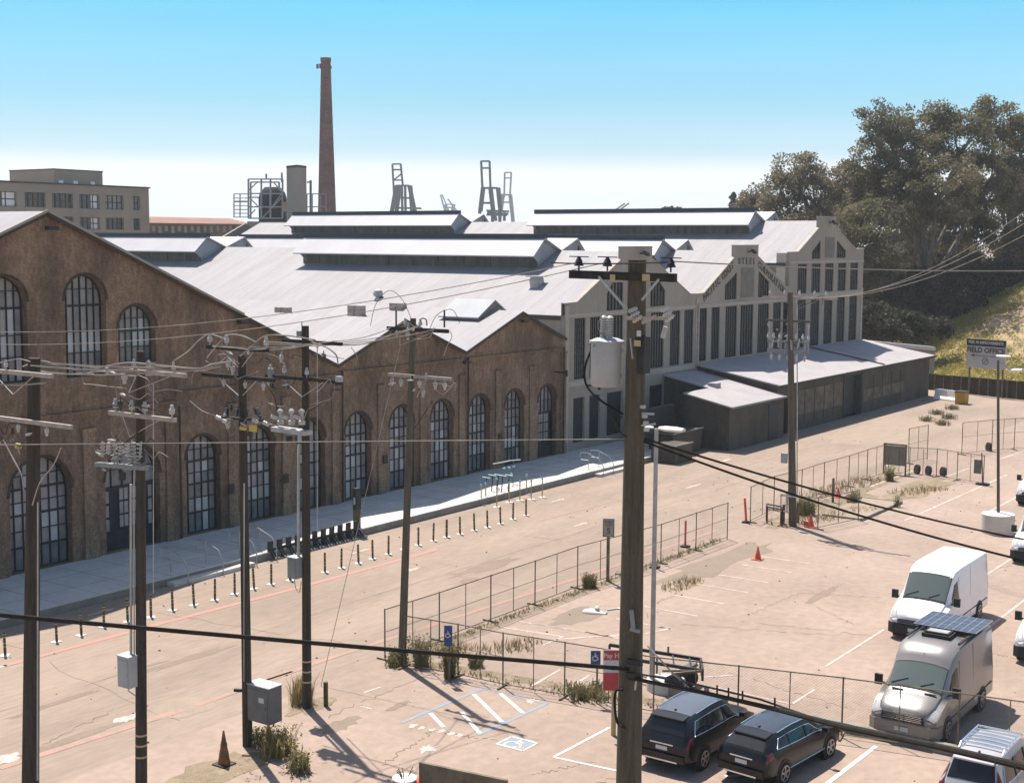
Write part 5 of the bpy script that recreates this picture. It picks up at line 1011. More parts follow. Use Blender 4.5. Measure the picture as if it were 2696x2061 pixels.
p = G(1620, 1940-1); t = thing('pay_sign', G(1615, 1935), 'red and white Pay Here board beside the large pole', 'sign'); base = t.location; c = AT(1626, 1762, base)+Vector((-.1, 0, 0)); zt = AT(1626, 1708, base).z; zb = AT(1626, 1815, base).z; c.z = (zt+zb)/2; hh = (zt-zb)/2; hw = .36
bo = board(c, rt_, hw, hh, 'signw', 'board', t); n = rt_.cross(Vector((0, 0, 1))); b = MB(); u = Vector((0, 0, 1))
for lo, hi in ((.5, .96), (-.99, -.12)): b.prism([c+n*.004-rt_*hw*.98+u*hh*lo, c+n*.004+rt_*hw*.98+u*hh*lo, c+n*.004+rt_*hw*.98+u*hh*hi, c+n*.004-rt_*hw*.98+u*hh*hi], n*.006)
b.each('red_field', 'red', bo); txt(c+n*.01, rt_, 'Pay Here', .19, 'signw', 'writing', bo, hh*.72, off=.004); b = MB(); b.cbox(c+n*.012-u*(-.1*hh)-rt_*.08, .02, .09, .1); b.build('phone_icon', 'box_dark', bo)
b = MB(); b.box(base.x-.05, base.x+.05, base.y-.05, base.y+.05, 0, c.z+.3); b.build('post', 'band', t)
# ================================================================ lamp columns
def lampcol(base, top, r, label): t = thing('lamp_column', base, label, 'street lamp'); b = MB(); b.tube([base, top], [r, r*.75], 10); b.build('column', 'wood_grey' if 'two small heads' in label else 'galv', t, smooth=True); return t
bl = G(2626, 1398); topz = AT(2628, 948, bl); t = lampcol(Vector((bl.x, bl.y, .95)), topz, .08, 'tall lamp column with two small heads on a round concrete drum'); bl0 = bl
def head(t, c, d, s=1.0, m='whitepl'):
    d = Vector(d).normalized(); b = MB(); r = d.cross(Vector((0, 0, 1))); vs = []
    for j, (a_, w_, h_) in enumerate(((0, .05, .04), (.15, .13, .06), (.4, .16, .06), (.62, .1, .04))):
        for k in range(10): th = 2*math.pi*k/10; vs.append(c+d*(a_*s)+r*(math.cos(th)*w_*s)+Vector((0, 0, math.sin(th)*h_*s)))
    b.add(vs, [(j*10+k, j*10+(k+1) % 10, (j+1)*10+(k+1) % 10, (j+1)*10+k) for j in range(3) for k in range(10)]+[tuple(range(10)), tuple(30+k for k in range(10))]); return b.build('lamp_head', m, t, smooth=True)
c = topz; head(t, c+Vector((-.05, .1, .2)), (.1, -1, 0), 1.1); head(t, c+Vector((-.1, -.55, -.45)), (-.3, -1, .1), 1.2); b = MB(); b.tube([c, c+Vector((-.1, -.6, -.4))], .03, 6); b.build('lamp_arm', 'galv', t)
t = thing('round_planter_base', G(2627, 1418), 'large round concrete drum carrying the two-headed lamp column', 'concrete base'); q_ = bl0; b = MB(); cc = G(2626, 1402); b.lathe((cc.x, cc.y, 0), [(0, .78), (.93, .78), (.95, .76), (.951, .1)], 32); b.build('drum', 'concrete', t, smooth=True)
bl2 = G(1716, 1812); top2 = AT(1722, 1128, bl2); top2 = Vector((bl2.x, bl2.y, top2.z)); t = lampcol(bl2, top2, .085, 'slim grey lamp column just right of the large pole'); head(t, top2+Vector((0, -.1, .02)), (.05, -1, 0), 1.35); head(t, top2+Vector((0, .1, .02)), (-.05, 1, 0), .8)
t = thing('lamp_plinth', G(1716, 1820), 'pale low concrete plinth under the slim lamp column', 'concrete base'); b = MB(); b.lathe((bl2.x+.2, bl2.y-.4, 0), [(0, .62), (.32, .62), (.33, .6), (.331, .05)], 28); b.build('drum', 'concrete', t, smooth=True)
# utility trailer by the lamp
p = G(1790, 1840); t = thing('flat_trailer', G(1780, 1822), 'empty black frame trailer parked behind the wire fence by the slim lamp column', 'trailer'); zf = .5
A_ = G(1606, 1700, .75); B_ = G(1848, 1742, .75); C_ = G(1724, 1710, .75)
ax = Vector((0, -1, 0)); o0 = G(1604, 1698, .8); X0_, Y0_ = 37.4, 23.0
c0 = G(1605, 1697, .8); c1 = G(1845, 1735, .8); c3 = G(1730, 1732, .8); c2 = G(1850, 1765, .7)
b = MB(); b.bar(c0, c1, .08, .1); b.bar(c0-Vector((0, 0, .25)), c0, .06); b.bar(c1, c2, .08, .1); b.bar(c1-Vector((0, 0, .3)), c2-Vector((0, 0, .25)), .06); b.bar(c1, c1-Vector((0, 0, .32)), .06); b.bar(c2, c2-Vector((0, 0, .32)), .06)
m0 = c0+(c2-c1); b.bar(m0, c2, .08, .1)
for f in (.2, .45, .7, .88): b.bar(c0.lerp(c1, f), m0.lerp(c2, f), .05, .05)
b.build('frame', 'plast', t); b = MB(); wc = G(1812, 1782, .3); b.tube([wc+Vector((-.12, 0, 0)), wc+Vector((.12, 0, 0))], .3, 20); b.build('wheel', 'tyre', t, smooth=True)
b = MB(); wc2 = G(1775, 1800, .3); b.tube([wc2+Vector((-.12, 0, 0)), wc2+Vector((.12, 0, 0))], .3, 20); b.build('wheel', 'tyre', t, smooth=True); b = MB(); b.prism([wc+Vector((-.4, .1, .3)), wc+Vector((.4, .1, .3)), wc+Vector((.3, .1, .4)), wc+Vector((-.3, .1, .4))], (0, -.25, 0)); b.bar(c3, c3-Vector((0, 0, .75)), .05); b.build('mudguard', 'box_dark', t)
b = MB(); b.bar(c0.lerp(c1, .65)+Vector((0, 0, 0)), c0.lerp(c1, .65)+Vector((0, 0, .25)), .05); b.bar(c2, wc+Vector((-.6, .6, .25)), .06); b.bar(wc2+Vector((0, .1, .3)), c2, .07, .07); b.build('drawbar', 'fence', t)
# foreground barrel, dark board, salmon bag
p = G(1065, 2046, .75); t = thing('planter_barrel', (p.x, p.y, 0), 'dark barrel with white rim and dead twigs beside the salmon bag', 'barrel'); b = MB(); b.lathe((p.x, p.y, 0), [(0, .26), (.4, .31), (.72, .29), (.72, .25), (.6, .24), (.6, .01)], 20); b.build('body', 'box_dark', t, smooth=True); b = MB(); b.lathe((p.x, p.y, .72), [(0, .305), (.03, .305)], 20); b.build('rim', 'white', t, smooth=True)
b = MB()
for k in range(9): a_ = random.uniform(0, 6.3); b.tube([(p.x, p.y, .55), (p.x+.1*math.cos(a_), p.y+.1*math.sin(a_), .8), (p.x+.2*math.cos(a_), p.y+.22*math.sin(a_), .9+random.random()*.12)], .012, 5)
b.build('twig', 'bark', t)
p = G(1126, 2056, .3); b = MB(); vs = []
for j in range(7):
    for k in range(14): th = 2*math.pi*k/14; ph = math.pi*j/6; rr_ = 1+.18*math.sin(3*th+j)+.1*math.sin(5*th); vs.append((p.x+math.sin(ph)*math.cos(th)*.3*rr_, p.y+math.sin(ph)*math.sin(th)*.36*rr_, .22+math.cos(ph)*.2*(1+.2*math.sin(4*th))))
b.add(vs, [(j*14+k, j*14+(k+1) % 14, (j+1)*14+(k+1) % 14, (j+1)*14+k) for j in range(6) for k in range(14)]); tag(b.build('crumpled_bag', 'cone', smooth=True, loc=p), 'crumpled salmon-red bag beside the white-rimmed barrel', 'bag')
a_ = G(1103, 2004, .9); c_ = G(1333, 2052, .9); t = MB(); d = (c_-a_); d.z = 0; n = Vector((-d.y, d.x, 0)).normalized(); t.prism([Vector((a_.x, a_.y, 0)), Vector((c_.x, c_.y, 0)), Vector((c_.x, c_.y, .88)), Vector((a_.x, a_.y, .88))], n*.09); tag(t.build('dark_hoarding', 'fence', loc=(a_.x, a_.y, 0)), 'low dark timber hoarding behind the salmon bag', 'board')
# ================================================================ vehicles (local: x from nose to tail, y across, z up)
class Body:
    def __init__(s, st): s.st = st; s.xs = [a[0] for a in st]
    def sec(s, x):
        st = s.st; x = min(max(x, s.xs[0]), s.xs[-1])
        for a, c in zip(st, st[1:]):
            if a[0] <= x <= c[0]: t = 0 if c[0] == a[0] else (x-a[0])/(c[0]-a[0]); break
        _, w, zb, wb, ze, wt, zt, rr, cr = [a[i]+(c[i]-a[i])*t for i in range(9)]
        zm = zb+(ze-zb)*.55
        return [(0, zb), (w*.9, zb), (w, zb+.1), (w*1.0, zm), (wb, ze), (wt+rr*.12, zt-rr), (wt-rr*.15, zt-rr*.38), (wt-rr*.9, zt), (wt*.45, zt+cr*.8), (0, zt+cr)]
    def P(s, x, u, side=1):
        q = s.sec(x); i = min(int(u), 8); f = u-i; y = q[i][0]+(q[i+1][0]-q[i][0])*f; z = q[i][1]+(q[i+1][1]-q[i][1])*f; return Vector((x, y*side, z))
    def N(s, x, u, side=1):
        e = .01; a = s.P(x+e, u, side)-s.P(x-e, u, side); b = s.P(x, min(u+e, 8.99), side)-s.P(x, u-e, side); n = a.cross(b)*side
        n = n.normalized(); c = s.P(x, u, side)-Vector((x, 0, .8)); return n if n.dot(c) >= 0 else -n
    def mesh(s, m, parent, sub=4):
        b = MB(); xs = []
        for a, c in zip(s.xs, s.xs[1:]): xs += [a+(c-a)*k/2 for k in range(2)]
        xs.append(s.xs[-1]); n = 10; vs = []
        for x in xs:
            q = s.sec(x); ring = [(x, y, z) for y, z in q]+[(x, -y, z) for y, z in q[-2:0:-1]]; vs += ring
        m_ = 18; fs = [(j*m_+k, (j+1)*m_+k, (j+1)*m_+(k+1) % m_, j*m_+(k+1) % m_) for j in range(len(xs)-1) for k in range(m_)]
        fs += [tuple(range(m_)), tuple((len(xs)-1)*m_+k for k in range(m_-1, -1, -1))]; b.add(vs, fs); o = b.build('body', m, None, smooth=True, angle=35); o.parent = parent; return o
    def patch(s, name, m, parent, x0, x1, u0, u1, side=1, off=.008, nx=6, nu=5, both=False, xf0=None, xf1=None):
        """surface patch between x0..x1 and u0..u1; xf0/xf1 may bend the ends as functions of u"""
        b = MB()
        if both:
            us = [(u0+(9-u0)*k/nu, 1) for k in range(nu+1)]+[(9-(9-u0)*k/nu, -1) for k in range(1, nu+1)]
        else: us = [(u0+(u1-u0)*k/nu, side) for k in range(nu+1)]
        W = len(us); vs = []
        for j in range(nx+1):
            for u, sd_ in us:
                a = xf0(u) if xf0 else x0; c = xf1(u) if xf1 else x1; x = a+(c-a)*j/nx; u_ = min(u, 8.98); vs.append(s.P(x, u_, sd_)+s.N(x, u_, sd_)*off)
        b.add(vs, [(j*W+k, (j+1)*W+k, (j+1)*W+k+1, j*W+k+1) for j in range(nx) for k in range(W-1)]); o = b.build(name, m, None, smooth=True); o.parent = parent; return o
    def line(s, name, m, parent, pts, r=.012, off=.01, side=1):
        b = MB(); b.tube([s.P(x, u, side)+s.N(x, u, side)*off for x, u in pts], r, 6); o = b.build(name, m, None, smooth=True); o.parent = parent; return o
def lp(b, name, m, parent, smooth=False): o = b.build(name, m, None, smooth=smooth); o.parent = parent; return o
def wheels(t, xs, w, r, wd=.2, body=None):
    for x in xs:
        for sd_ in (1, -1):
            a = MB(); a.tube([(x, sd_*(w-wd+.02), r*1.02), (x, sd_*(w+.012), r*1.02)], r*1.2, 24); lp(a, 'wheel_arch', 'plast', t)
            b = MB(); b.tube([(x, sd_*(w-wd), r), (x, sd_*(w-wd*.1), r), (x, sd_*(w+.03), r)], [r, r, r*.93], 24); wl = lp(b, 'wheel', 'tyre', t, True)
            g = MB(); y = sd_*(w+.034)
            g.tube([(x, y-.004*sd_, r), (x, y+.004*sd_, r)], r*.2, 12)
            for k in range(5):
                th = 2*math.pi*k/5+.3; g.bar((x, y, r), (x+math.cos(th)*r*.64, y, r+math.sin(th)*r*.64), r*.17, .012, up=(0, 1, 0))
            for k in range(20):
                t0 = 2*math.pi*k/20; t1_ = t0+2*math.pi/20; g.bar((x+math.cos(t0)*r*.66, y, r+math.sin(t0)*r*.66), (x+math.cos(t1_)*r*.66, y, r+math.sin(t1_)*r*.66), .03, .015, up=(0, 1, 0))
            lp(g, 'rim', 'rim', wl)
def mirror(t, B, x, z, w, sz=(.1, .22, .3), m='plast'):
    for sd_ in (1, -1):
        b = MB(); c = (x, sd_*(w+.14), z); b.cbox(c, *sz); b.bar((x+.05, sd_*(w-.05), z-.1), (x, sd_*(w+.1), z-.08), .05); lp(b, 'mirror', m, t)
def van(loc, label, m, L=5.5, W=.975, Hh=2.45, round_=False, solar=False, front='plast'):
    t = thing('parked_van', loc, label, 'van'); h = Hh; 
    st = [(0, W*.80, .26, W*.78, .70, W*.5, .86, .10, .02), (.10, W*.95, .22, W*.93, .78, W*.68, .98, .12, .02), (.45, W, .22, W*.97, 1.0, W*.78, 1.14, .12, .03), (.92, W, .22, W*.98, 1.16, W*.80, 1.30, .10, .03),
          (1.62, W, .22, W*.97, 1.2, W*.82, h*.88, .12, .05), (1.9, W, .22, W*.97, 1.2, W*.84, h*.955, .16, .04), (2.35, W, .22, W*.97, 1.2, W*.88, h-.03, .16, .03), (3.2, W, .22, W*.97, 1.2, W*.89, h-.02, .14, .02), (L-.15, W, .24, W*.97, 1.2, W*.88, h-.03, .14, .02), (L, W*.96, .3, W*.93, 1.2, W*.83, h-.1, .14, .0)]
    if round_: st[4] = (1.55, W, .22, W*.97, 1.2, W*.80, h*.80, .14, .07); st[5] = (1.75, W, .22, W*.97, 1.2, W*.83, h*.90, .22, .06); st[6] = (2.1, W, .22, W*.97, 1.2, W*.87, h-.05, .2, .04)
    B = Body(st); B.mesh(m, t)
    wx = (.97, 1.60) if not round_ else (.97, 1.5)
    B.patch('windscreen_seal', 'plast', t, wx[0]-.05, wx[1]+.03, 6.05, 9, both=True, nu=6, off=.004)
    ws = B.patch('windscreen', 'glass2', t, wx[0], wx[1], 6.25, 9, both=True, nu=6, off=.012)
    for sd_ in (1, -1): B.line('wiper', 'plast', t, [(wx[0]+.03, 7.0 if sd_ > 0 else 8.6), (wx[0]+.16, 8.3 if sd_ > 0 else 7.6)], .01, .025, sd_)
    B.patch('dashboard', 'lampclear', ws, wx[0]+.04, wx[0]+.15, 6.6, 9, both=True, nu=5, off=.0135, nx=2) if False else None
    for sd_ in (1, -1):
        sw_ = B.patch('side_window', 'glass', t, 1.22, 1.95, 4.1, 4.8, sd_, xf0=lambda u: 1.10+(u-4.1)*.75, xf1=lambda u: 1.98-(u-4.1)*.1)
        B.line('door_seam', 'plast', t, [(2.05, 2.2), (2.05, 4.9)], .006, .004, sd_); B.line('door_seam', 'plast', t, [(3.3, 2.4), (3.3, 5)], .006, .004, sd_); B.line('side_trim', 'plast', t, [(.6, 2.75), (L-.3, 2.75)], .02, .004, sd_)
        B.patch('sill', 'plast', t, 1.3, L-1.4, 1.2, 2.05, sd_, off=.006)
        hl = B.patch('headlight', 'lampclear', t, .03, .40, 3.95, 5.4, sd_, off=.012, xf0=lambda u: .06+.0*u)
        B.patch('tail_lamp', 'lampred', t, L-.12, L-.02, 3.5, 4.7, sd_, off=.01, nx=2)
    B.patch('bonnet_seam', 'plast', t, .925, .945, 6.2, 9, both=True, off=.006, nx=1)
    b = MB()
    w_ = W*.8
    b.prism([(-.06, -w_, .28), (-.06, w_, .28), (-.04, w_, .62), (-.04, -w_, .62)], (.12, 0, 0)); b.prism([(.0, w_, .25), (.12, W*.98, .25), (.35, W*1.01, .25), (.35, W*1.01, .6), (.12, W*.98, .62), (.0, w_, .6)], (0, 0, 0.001)) if False else None
    b.add([(x, y, z) for z in (.24, .6) for x, y in ((-.05, -w_), (-.05, w_), (.1, W*.99), (.42, W*1.015), (.42, -W*1.015), (.1, -W*.99))], [(0, 1, 7, 6), (1, 2, 8, 7), (2, 3, 9, 8), (5, 0, 6, 11), (4, 5, 11, 10), (6, 7, 8, 9, 10, 11), (0, 5, 4, 3, 2, 1)])
    lp(b, 'front_bumper', front, t); b = MB()
    for z in (.66, .71, .76): b.box(-.03, .02, -W*.62, W*.62, z-.015, z+.015)
    lp(b, 'grille', 'plast', t); b = MB(); b.box(-.085, -.07, -.2, .2, .38, .5); lp(b, 'licence_plate', 'plate', t)
    mirror(t, B, 1.15, 1.36, W); wheels(t, (.88, L-1.25), W, .34)
    if round_:
        for y in (.45, -.5):
            b = MB(); p = B.P(.78, 8.3, 1 if y > 0 else -1); b.cbox((.80, y, 1.305), .07, .34, .012); lp(b, 'bonnet_vent', 'plast', t)
        b = MB(); b.cbox((-.04, 0, .78), .05, .9*W*1.3, .2); g = lp(b, 'grille_panel', 'plast', t); b = MB()
        for z in (.71, .76, .81, .86): b.box(-.075, -.065, -W*.55, W*.55, z-.008, z+.008)
        lp(b, 'grille_bar', 'chrome', g); b = MB(); b.cbox((1.72, 0, h*.885), .05, .03, .1); lp(b, 'roof_light', 'plast', t)
    if solar:
        b = MB(); b.box(2.65, 3.25, -.42, .42, h, h+.1); b.box(2.72, 3.18, -.36, .36, h+.1, h+.15); ac = lp(b, 'roof_vent', 'plast', t); b = MB(); b.box(2.78, 3.12, -.3, .3, h+.151, h+.158); lp(b, 'vent_top', 'galv', ac)
        b = MB(); b.tube([(3.1, -.5, h+.03), (3.0, -.62, h+.06), (3.15, -.72, h+.05), (3.35, -.66, h+.04)], .015, 6); lp(b, 'hose', 'plast', t, True)
        b = MB(); b.box(3.3, 5.05, -.98, .88, h+.12, h+.15); s_ = lp(b, 'solar_panel', 'solar', t); b = MB()
        for k in range(9): y = -.98+1.86*k/8; b.box(3.3, 5.05, y-.006, y+.006, h+.151, h+.154)
        for k in range(5): x = 3.3+1.75*k/4; b.box(x-.006, x+.006, -.97, .87, h+.1505, h+.1545)
        lp(b, 'cell_line', 'galv', s_); b = MB(); b.bar((2.3, -.8, h+.03), (5.1, -.8, h+.06), .06); b.bar((2.3, .74, h+.03), (5.1, .74, h+.06), .05); lp(b, 'roof_rail', 'plast', t)
    return t
van((47.0, 15.63, 0), 'large white cargo van with black bumper parked in the open lot behind the silver van', 'van_white', 5.6, .985, 2.42)
v = van((37.05, 12.55, 0), 'silver camper van with a solar panel on its roof behind the wire fence', 'van_silver', 5.4, 1.0, 2.42, True, True, 'van_silver')
van((61.5, 15.35, 0), 'white van nosing in beside the round concrete drum', 'van_white', 5.6, .985, 2.42)
van((75.6, 19.0, 0), 'farthest white vehicle, beyond the round concrete drum', 'van_white', 4.6, .9, 1.95)
van((46.6, 11.15, 0), 'white van nose just visible beside the solar panel van', 'van_white', 5.6, .985, 2.42)

def suv(loc, label, m, L=4.15, W=.79, Hh=1.42, rack=False, rot=math.pi, rail='chrome', slope=0.0, roofm=None):
    t = thing('parked_suv', loc, label, 'car'); h = Hh; e = L
    st = [(0, W*.72, .30, W*.7, .50, W*.5, .60, .06, .01), (.12, W*.94, .24, W*.92, .64, W*.66, .74, .08, .02), (.5, W, .22, W*.97, .78, W*.74, .87, .07, .03), (1.05, W, .22, W*.97, .88, W*.76, .96, .05, .03),
          (1.62, W, .22, W*.95, .92, W*.70, h-.09, .09, .03), (1.95, W, .22, W*.95, .92, W*.71, h-.03, .09, .02), (2.6, W, .22, W*.95, .93, W*.71, h-.01, .09, .02), (e-.62-slope, W, .24, W*.95, .97, W*.70, h-.05, .09, .02),
          (e-.38-slope*.9, W, .26, W*.94, .99, W*.68, h-.10, .09, .02), (e-.10, W*.97, .30, W*.93, .94, W*.78, 1.0, .05, .01), (e-.03, W*.93, .34, W*.9, .78, W*.74, .88, .05, .0), (e, W*.88, .38, W*.85, .7, W*.7, .8, .05, 0)]
    B = Body(st); bd = B.mesh(m, t)
    B.patch('windscreen', 'glass', t, 1.1, 1.6, 6.3, 9, both=True, nu=5); x0_, x1_ = e-.36-slope*.9, e-.13
    B.patch('rear_window', 'glass', t, x0_, x1_, 6.6, 9, both=True, nu=5)
    for sd_ in (1, -1):
        sw_ = B.patch('side_window', 'glass', t, 0, 0, 4.08, 4.86, sd_, nx=12, xf0=lambda u: 1.22+(u-4.08)*.62, xf1=lambda u: e-.42-slope*.9-(u-4.08)*.34)
        n = 10; loop = [(1.22, 4.08), (e-.42-slope*.9, 4.08)]+[(e-.42-slope*.9-(u-4.08)*.34, u) for u in (4.3, 4.6, 4.86)]+[(1.22+.78*.62, 4.86), (1.22, 4.08)]
        pts = []
        for a, c in zip(loop, loop[1:]): pts += [(a[0]+(c[0]-a[0])*k/5, a[1]+(c[1]-a[1])*k/5) for k in range(5)]
        B.line('window_trim', rail, sw_, pts+[loop[-1]], .011, .012, sd_)
        B.line('pillar', 'plast', sw_, [(2.05, 4.08), (2.02, 4.86)], .022, .008, sd_); B.line('pillar', 'plast', sw_, [(2.95, 4.08), (2.88, 4.86)], .022, .008, sd_)
        B.line('roof_rail', rail, t, [(1.75+.2*k/6*(e-2.6)/.2*1.0, 6.3) for k in range(7)], .016, .03, sd_)
        B.patch('tail_lamp', 'lampred', t, e-.34, e-.03, 3.55, 4.2 if not rack else 5.5, sd_, off=.012); B.line('side_trim', rail, t, [(.9, 2.15), (e-.9, 2.15)], .012, .008, sd_)
        B.patch('headlight', 'lampclear', t, .05, .35, 4.0, 5.0, sd_, off=.01); B.line('door_seam', 'plast', t, [(2.03, 2.1), (2.03, 4)], .005, .003, sd_); B.line('door_seam', 'plast', t, [(2.92, 2.3), (2.92, 4)], .005, .003, sd_)
    b = MB(); b.box(e-.02, e+.06, -W*.84, W*.84, .38, .56); bp_ = lp(b, 'rear_bumper', m, t); b = MB(); b.box(e+.055, e+.07, -W*.6, W*.6, .36, .40); lp(b, 'bumper_trim', rail, bp_)
    b = MB(); b.box(e+.0, e+.02, -W*.42, W*.42, .795, .825); lp(b, 'chrome_bar', rail, t); b = MB(); b.box(e+.0, e+.02, -.17, .17, .64, .745); lp(b, 'licence_plate', 'plate', t)
    b = MB(); b.cbox((e-.75-slope, 0, h-.02), .08, .04, .07); lp(b, 'roof_aerial', 'plast', t)
    b = MB(); b.add([(e-.6-slope, -W*.62, h-.03), (e-.6-slope, W*.62, h-.03), (e-.27-slope*.8, W*.6, h-.08), (e-.27-slope*.8, -W*.6, h-.08), (e-.6-slope, -W*.62, h-.07), (e-.6-slope, W*.62, h-.07), (e-.27-slope*.8, W*.6, h-.12), (e-.27-slope*.8, -W*.6, h-.12)], [(0, 1, 2, 3), (7, 6, 5, 4), (0, 4, 5, 1), (1, 5, 6, 2), (2, 6, 7, 3), (3, 7, 4, 0)]); lp(b, 'spoiler', m, t)
    mirror(t, B, 1.3, .98, W, (.14, .16, .12), m); wheels(t, (.78, e-.86), W, .31, .18)
    if rack:
        b = MB()
        for k in range(6): x = 1.85+k*.27; b.box(x-.03, x+.03, -W*.62, W*.62, h+.04, h+.075)
        for sd_ in (1, -1): b.tube([(1.7, sd_*W*.66, h-.02), (1.85, sd_*W*.66, h+.07), (3.3, sd_*W*.66, h+.07), (3.45, sd_*W*.66, h-.03)], .022, 6)
        lp(b, 'roof_rack', 'chrome', t)
    else: B.patch('roof_sky_sheen', roofm or 'dark_sheen_roof', t, 1.7, e-.62-slope, 6.7, 9, both=True, off=.008)  # bluish patch over the roof: reflected sky put into its colour
    t.rotation_euler.z = rot; return t
s1 = suv((35.35, 17.0, 0), 'dark SUV with blue-grey sky sheen painted on its roof, parked against the largest pole', 'suv_brown', 4.2, .82, 1.52, roofm='pale_sheen_roof')
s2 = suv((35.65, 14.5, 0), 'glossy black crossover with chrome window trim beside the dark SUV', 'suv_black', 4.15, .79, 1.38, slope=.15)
s2.rotation_euler.z = math.pi-R(5)
s3 = suv((36.9, 9.35, 0), 'silver SUV with a slatted roof rack nearest the black cable', 'suv_silver', 4.3, .80, 1.62, rack=True)
# ================================================================ far things
def far_at(px, py, d): return D(px, py, d)
# brick smokestack
d_ = 250; bot = D(861, 560, d_); topp = D(862, 160, d_); t = thing('brick_smokestack', (bot.x, bot.y, 0), 'tall tapering red brick smokestack rising behind the warehouses', 'chimney'); z1 = AT(862, 163, bot).z
b = MB(); n = 24; prof = []; rb = 47.5/2/FX*d_; rt0 = 25/2/FX*d_; zb = bot.z
for k in range(13): z = z1*k/12; r = rt0+(rb-rt0)*(z1-z)/(z1-zb); prof.append((z, r))
b.lathe((bot.x, bot.y, 0), prof, n); b.build('shaft', 'stack', t, smooth=True)
b = MB(); b.lathe((bot.x, bot.y, z1-.05), [(0, rt0), (.05, rt0*1.1), (.7, rt0*1.12), (.72, rt0*.7)], n); b.build('crown', 'stack', t, smooth=True); zz = AT(862, 183, bot).z
b = MB(); b.lathe((bot.x, bot.y, zz), [(0, rt0*1.1), (.2, rt0*1.22), (.5, rt0*1.22), (.7, rt0*1.1)], n)
for k in range(4): b.cbox((bot.x-1.2+k*.1, bot.y+(-1.2+.8*k), zz+.5), .3, .3, .8)
b.build('gallery', 'stack', t)
# concrete loft building on the far left
Yc = 190; t = thing('concrete_loft_building', (140, Yc, 0), 'grey concrete loft building with a rooftop block and empty windows', 'building')
rows = [(19.0, 21.35), (15.6, 17.6)]; colsP = [(-60, 45, 1), (65, 120, 0), (137, 192, 0), (208, 262, 2), (277, 325, 3), (350, 368, 3)]
ops2 = []
for zi, (za, zb_) in enumerate(rows):
    for a_, c_, s_ in colsP: ops2.append(rect(YP(a_, 520, Yc).x, YP(c_, 520, Yc).x, za, zb_))
x1 = YP(392, 520, Yc).x; b = MB(); facade(b, Yc, 0, [(100, 22.75), (x1, 22.75)], ops2, .8); b.quad((x1, Yc, 0), (x1, Yc+25, 0), (x1, Yc+25, 22.75), (x1, Yc, 22.75)); b.quad((100, Yc, 22.75), (x1, Yc, 22.75), (x1, Yc+25, 22.75), (100, Yc+25, 22.75)); b.quad((100, Yc+.9, 0), (x1, Yc+.9, 0), (x1, Yc+.9, 12), (100, Yc+.9, 12)); b.build('wall', 'conc_far', t)
b = MB(); b.box(100, x1+.2, Yc-.2, Yc+.3, 22.76, 23.0); b.build('parapet', 'gutter', t)
xa, xb = YP(143, 470, Yc+2).x, YP(270, 470, Yc+2).x; b = MB(); b.box(xa, xb, Yc+2, Yc+14, 22.7, 25.25); p_ = b.build('rooftop_block', 'conc_far', t); b = MB(); b.box(xa-.1, xb+.1, Yc+1.9, Yc+14, 25.26, 25.42); b.build('coping', 'gutter', p_)
b = MB()
for px in (160, 198, 243): p = YP(px, 480, Yc+1.9); b.cbox((p.x, p.y, 23.3), .8, .3, .5)
b.build('vent_outlet', 'white', p_)
for i, o in enumerate(ops2):
    s_ = colsP[i % 6][2]; row = i//6; b = MB(); nx = 4 if o['w'] > 3 else 2
    for k in range(nx+1): x = o['x0']+o['w']*k/nx; b.box(x-.09, x+.09, Yc+.5, Yc+.6, o['zb'], o['zt'])
    for k in range(3): z = o['zb']+(o['zt']-o['zb'])*k/2; b.box(o['x0'], o['x1'], Yc+.48, Yc+.58, z-.08, z+.08)
    wn = b.build('window', 'sash', t)
    g = MB(); f0 = {0: 0, 1: .0, 2: 0, 3: 0}[s_]; g.box(o['x0'], o['x1'], Yc+.62, Yc+.66, o['zb'], o['zt']); g.build('pane', 'pane_dark' if s_ != 3 or row else 'pane', wn)
    if s_ in (1, 2): g = MB(); g.box(o['x1']-o['w']*.33, o['x1']-.1, Yc+.56, Yc+.6, o['zb']+.1, o['zt']-.1); g.build('bright_pane', 'white', wn)
# rusty shed with orange roof
Yr = 196; xa, xb = YP(380, 590, Yr).x, YP(660, 590, Yr).x; t = thing('orange_roofed_shed', ((xa+xb)/2, Yr, 0), 'long low rusty shed with an orange roof behind the warehouse roofs', 'shed')
b = MB(); za, zb_ = YP(392, 587, Yr).z, YP(650, 590, Yr).z; b.add([(xa, Yr, 0), (xb, Yr, 0), (xb, Yr, zb_), (xa, Yr, za), (xa, Yr+.5, 0), (xb, Yr+.5, 0), (xb, Yr+.5, zb_), (xa, Yr+.5, za)], [(0, 1, 2, 3), (1, 5, 6, 2), (3, 2, 6, 7)]); b.build('wall', 'rusty', t)
zt = YP(500, 573, Yr+6).z; b = MB(); b.add([(xa, Yr-.3, za), (xb+.3, Yr-.3, zb_), (xb+.3, Yr+6, zt), (xa, Yr+6, zt), (xa, Yr-.3, za-.3), (xb+.3, Yr-.3, zb_-.3)], [(0, 1, 2, 3), (4, 5, 1, 0)]); b.build('roof', 'orange_roof', t)
for k, px in enumerate(range(400, 640, 17)): b = MB(); p = YP(px, 600, Yr-.05); b.box(p.x, p.x+.7, Yr-.06, Yr-.01, p.z-.6-.3*(k % 2), p.z+.35); b.build('window', 'tower', t)
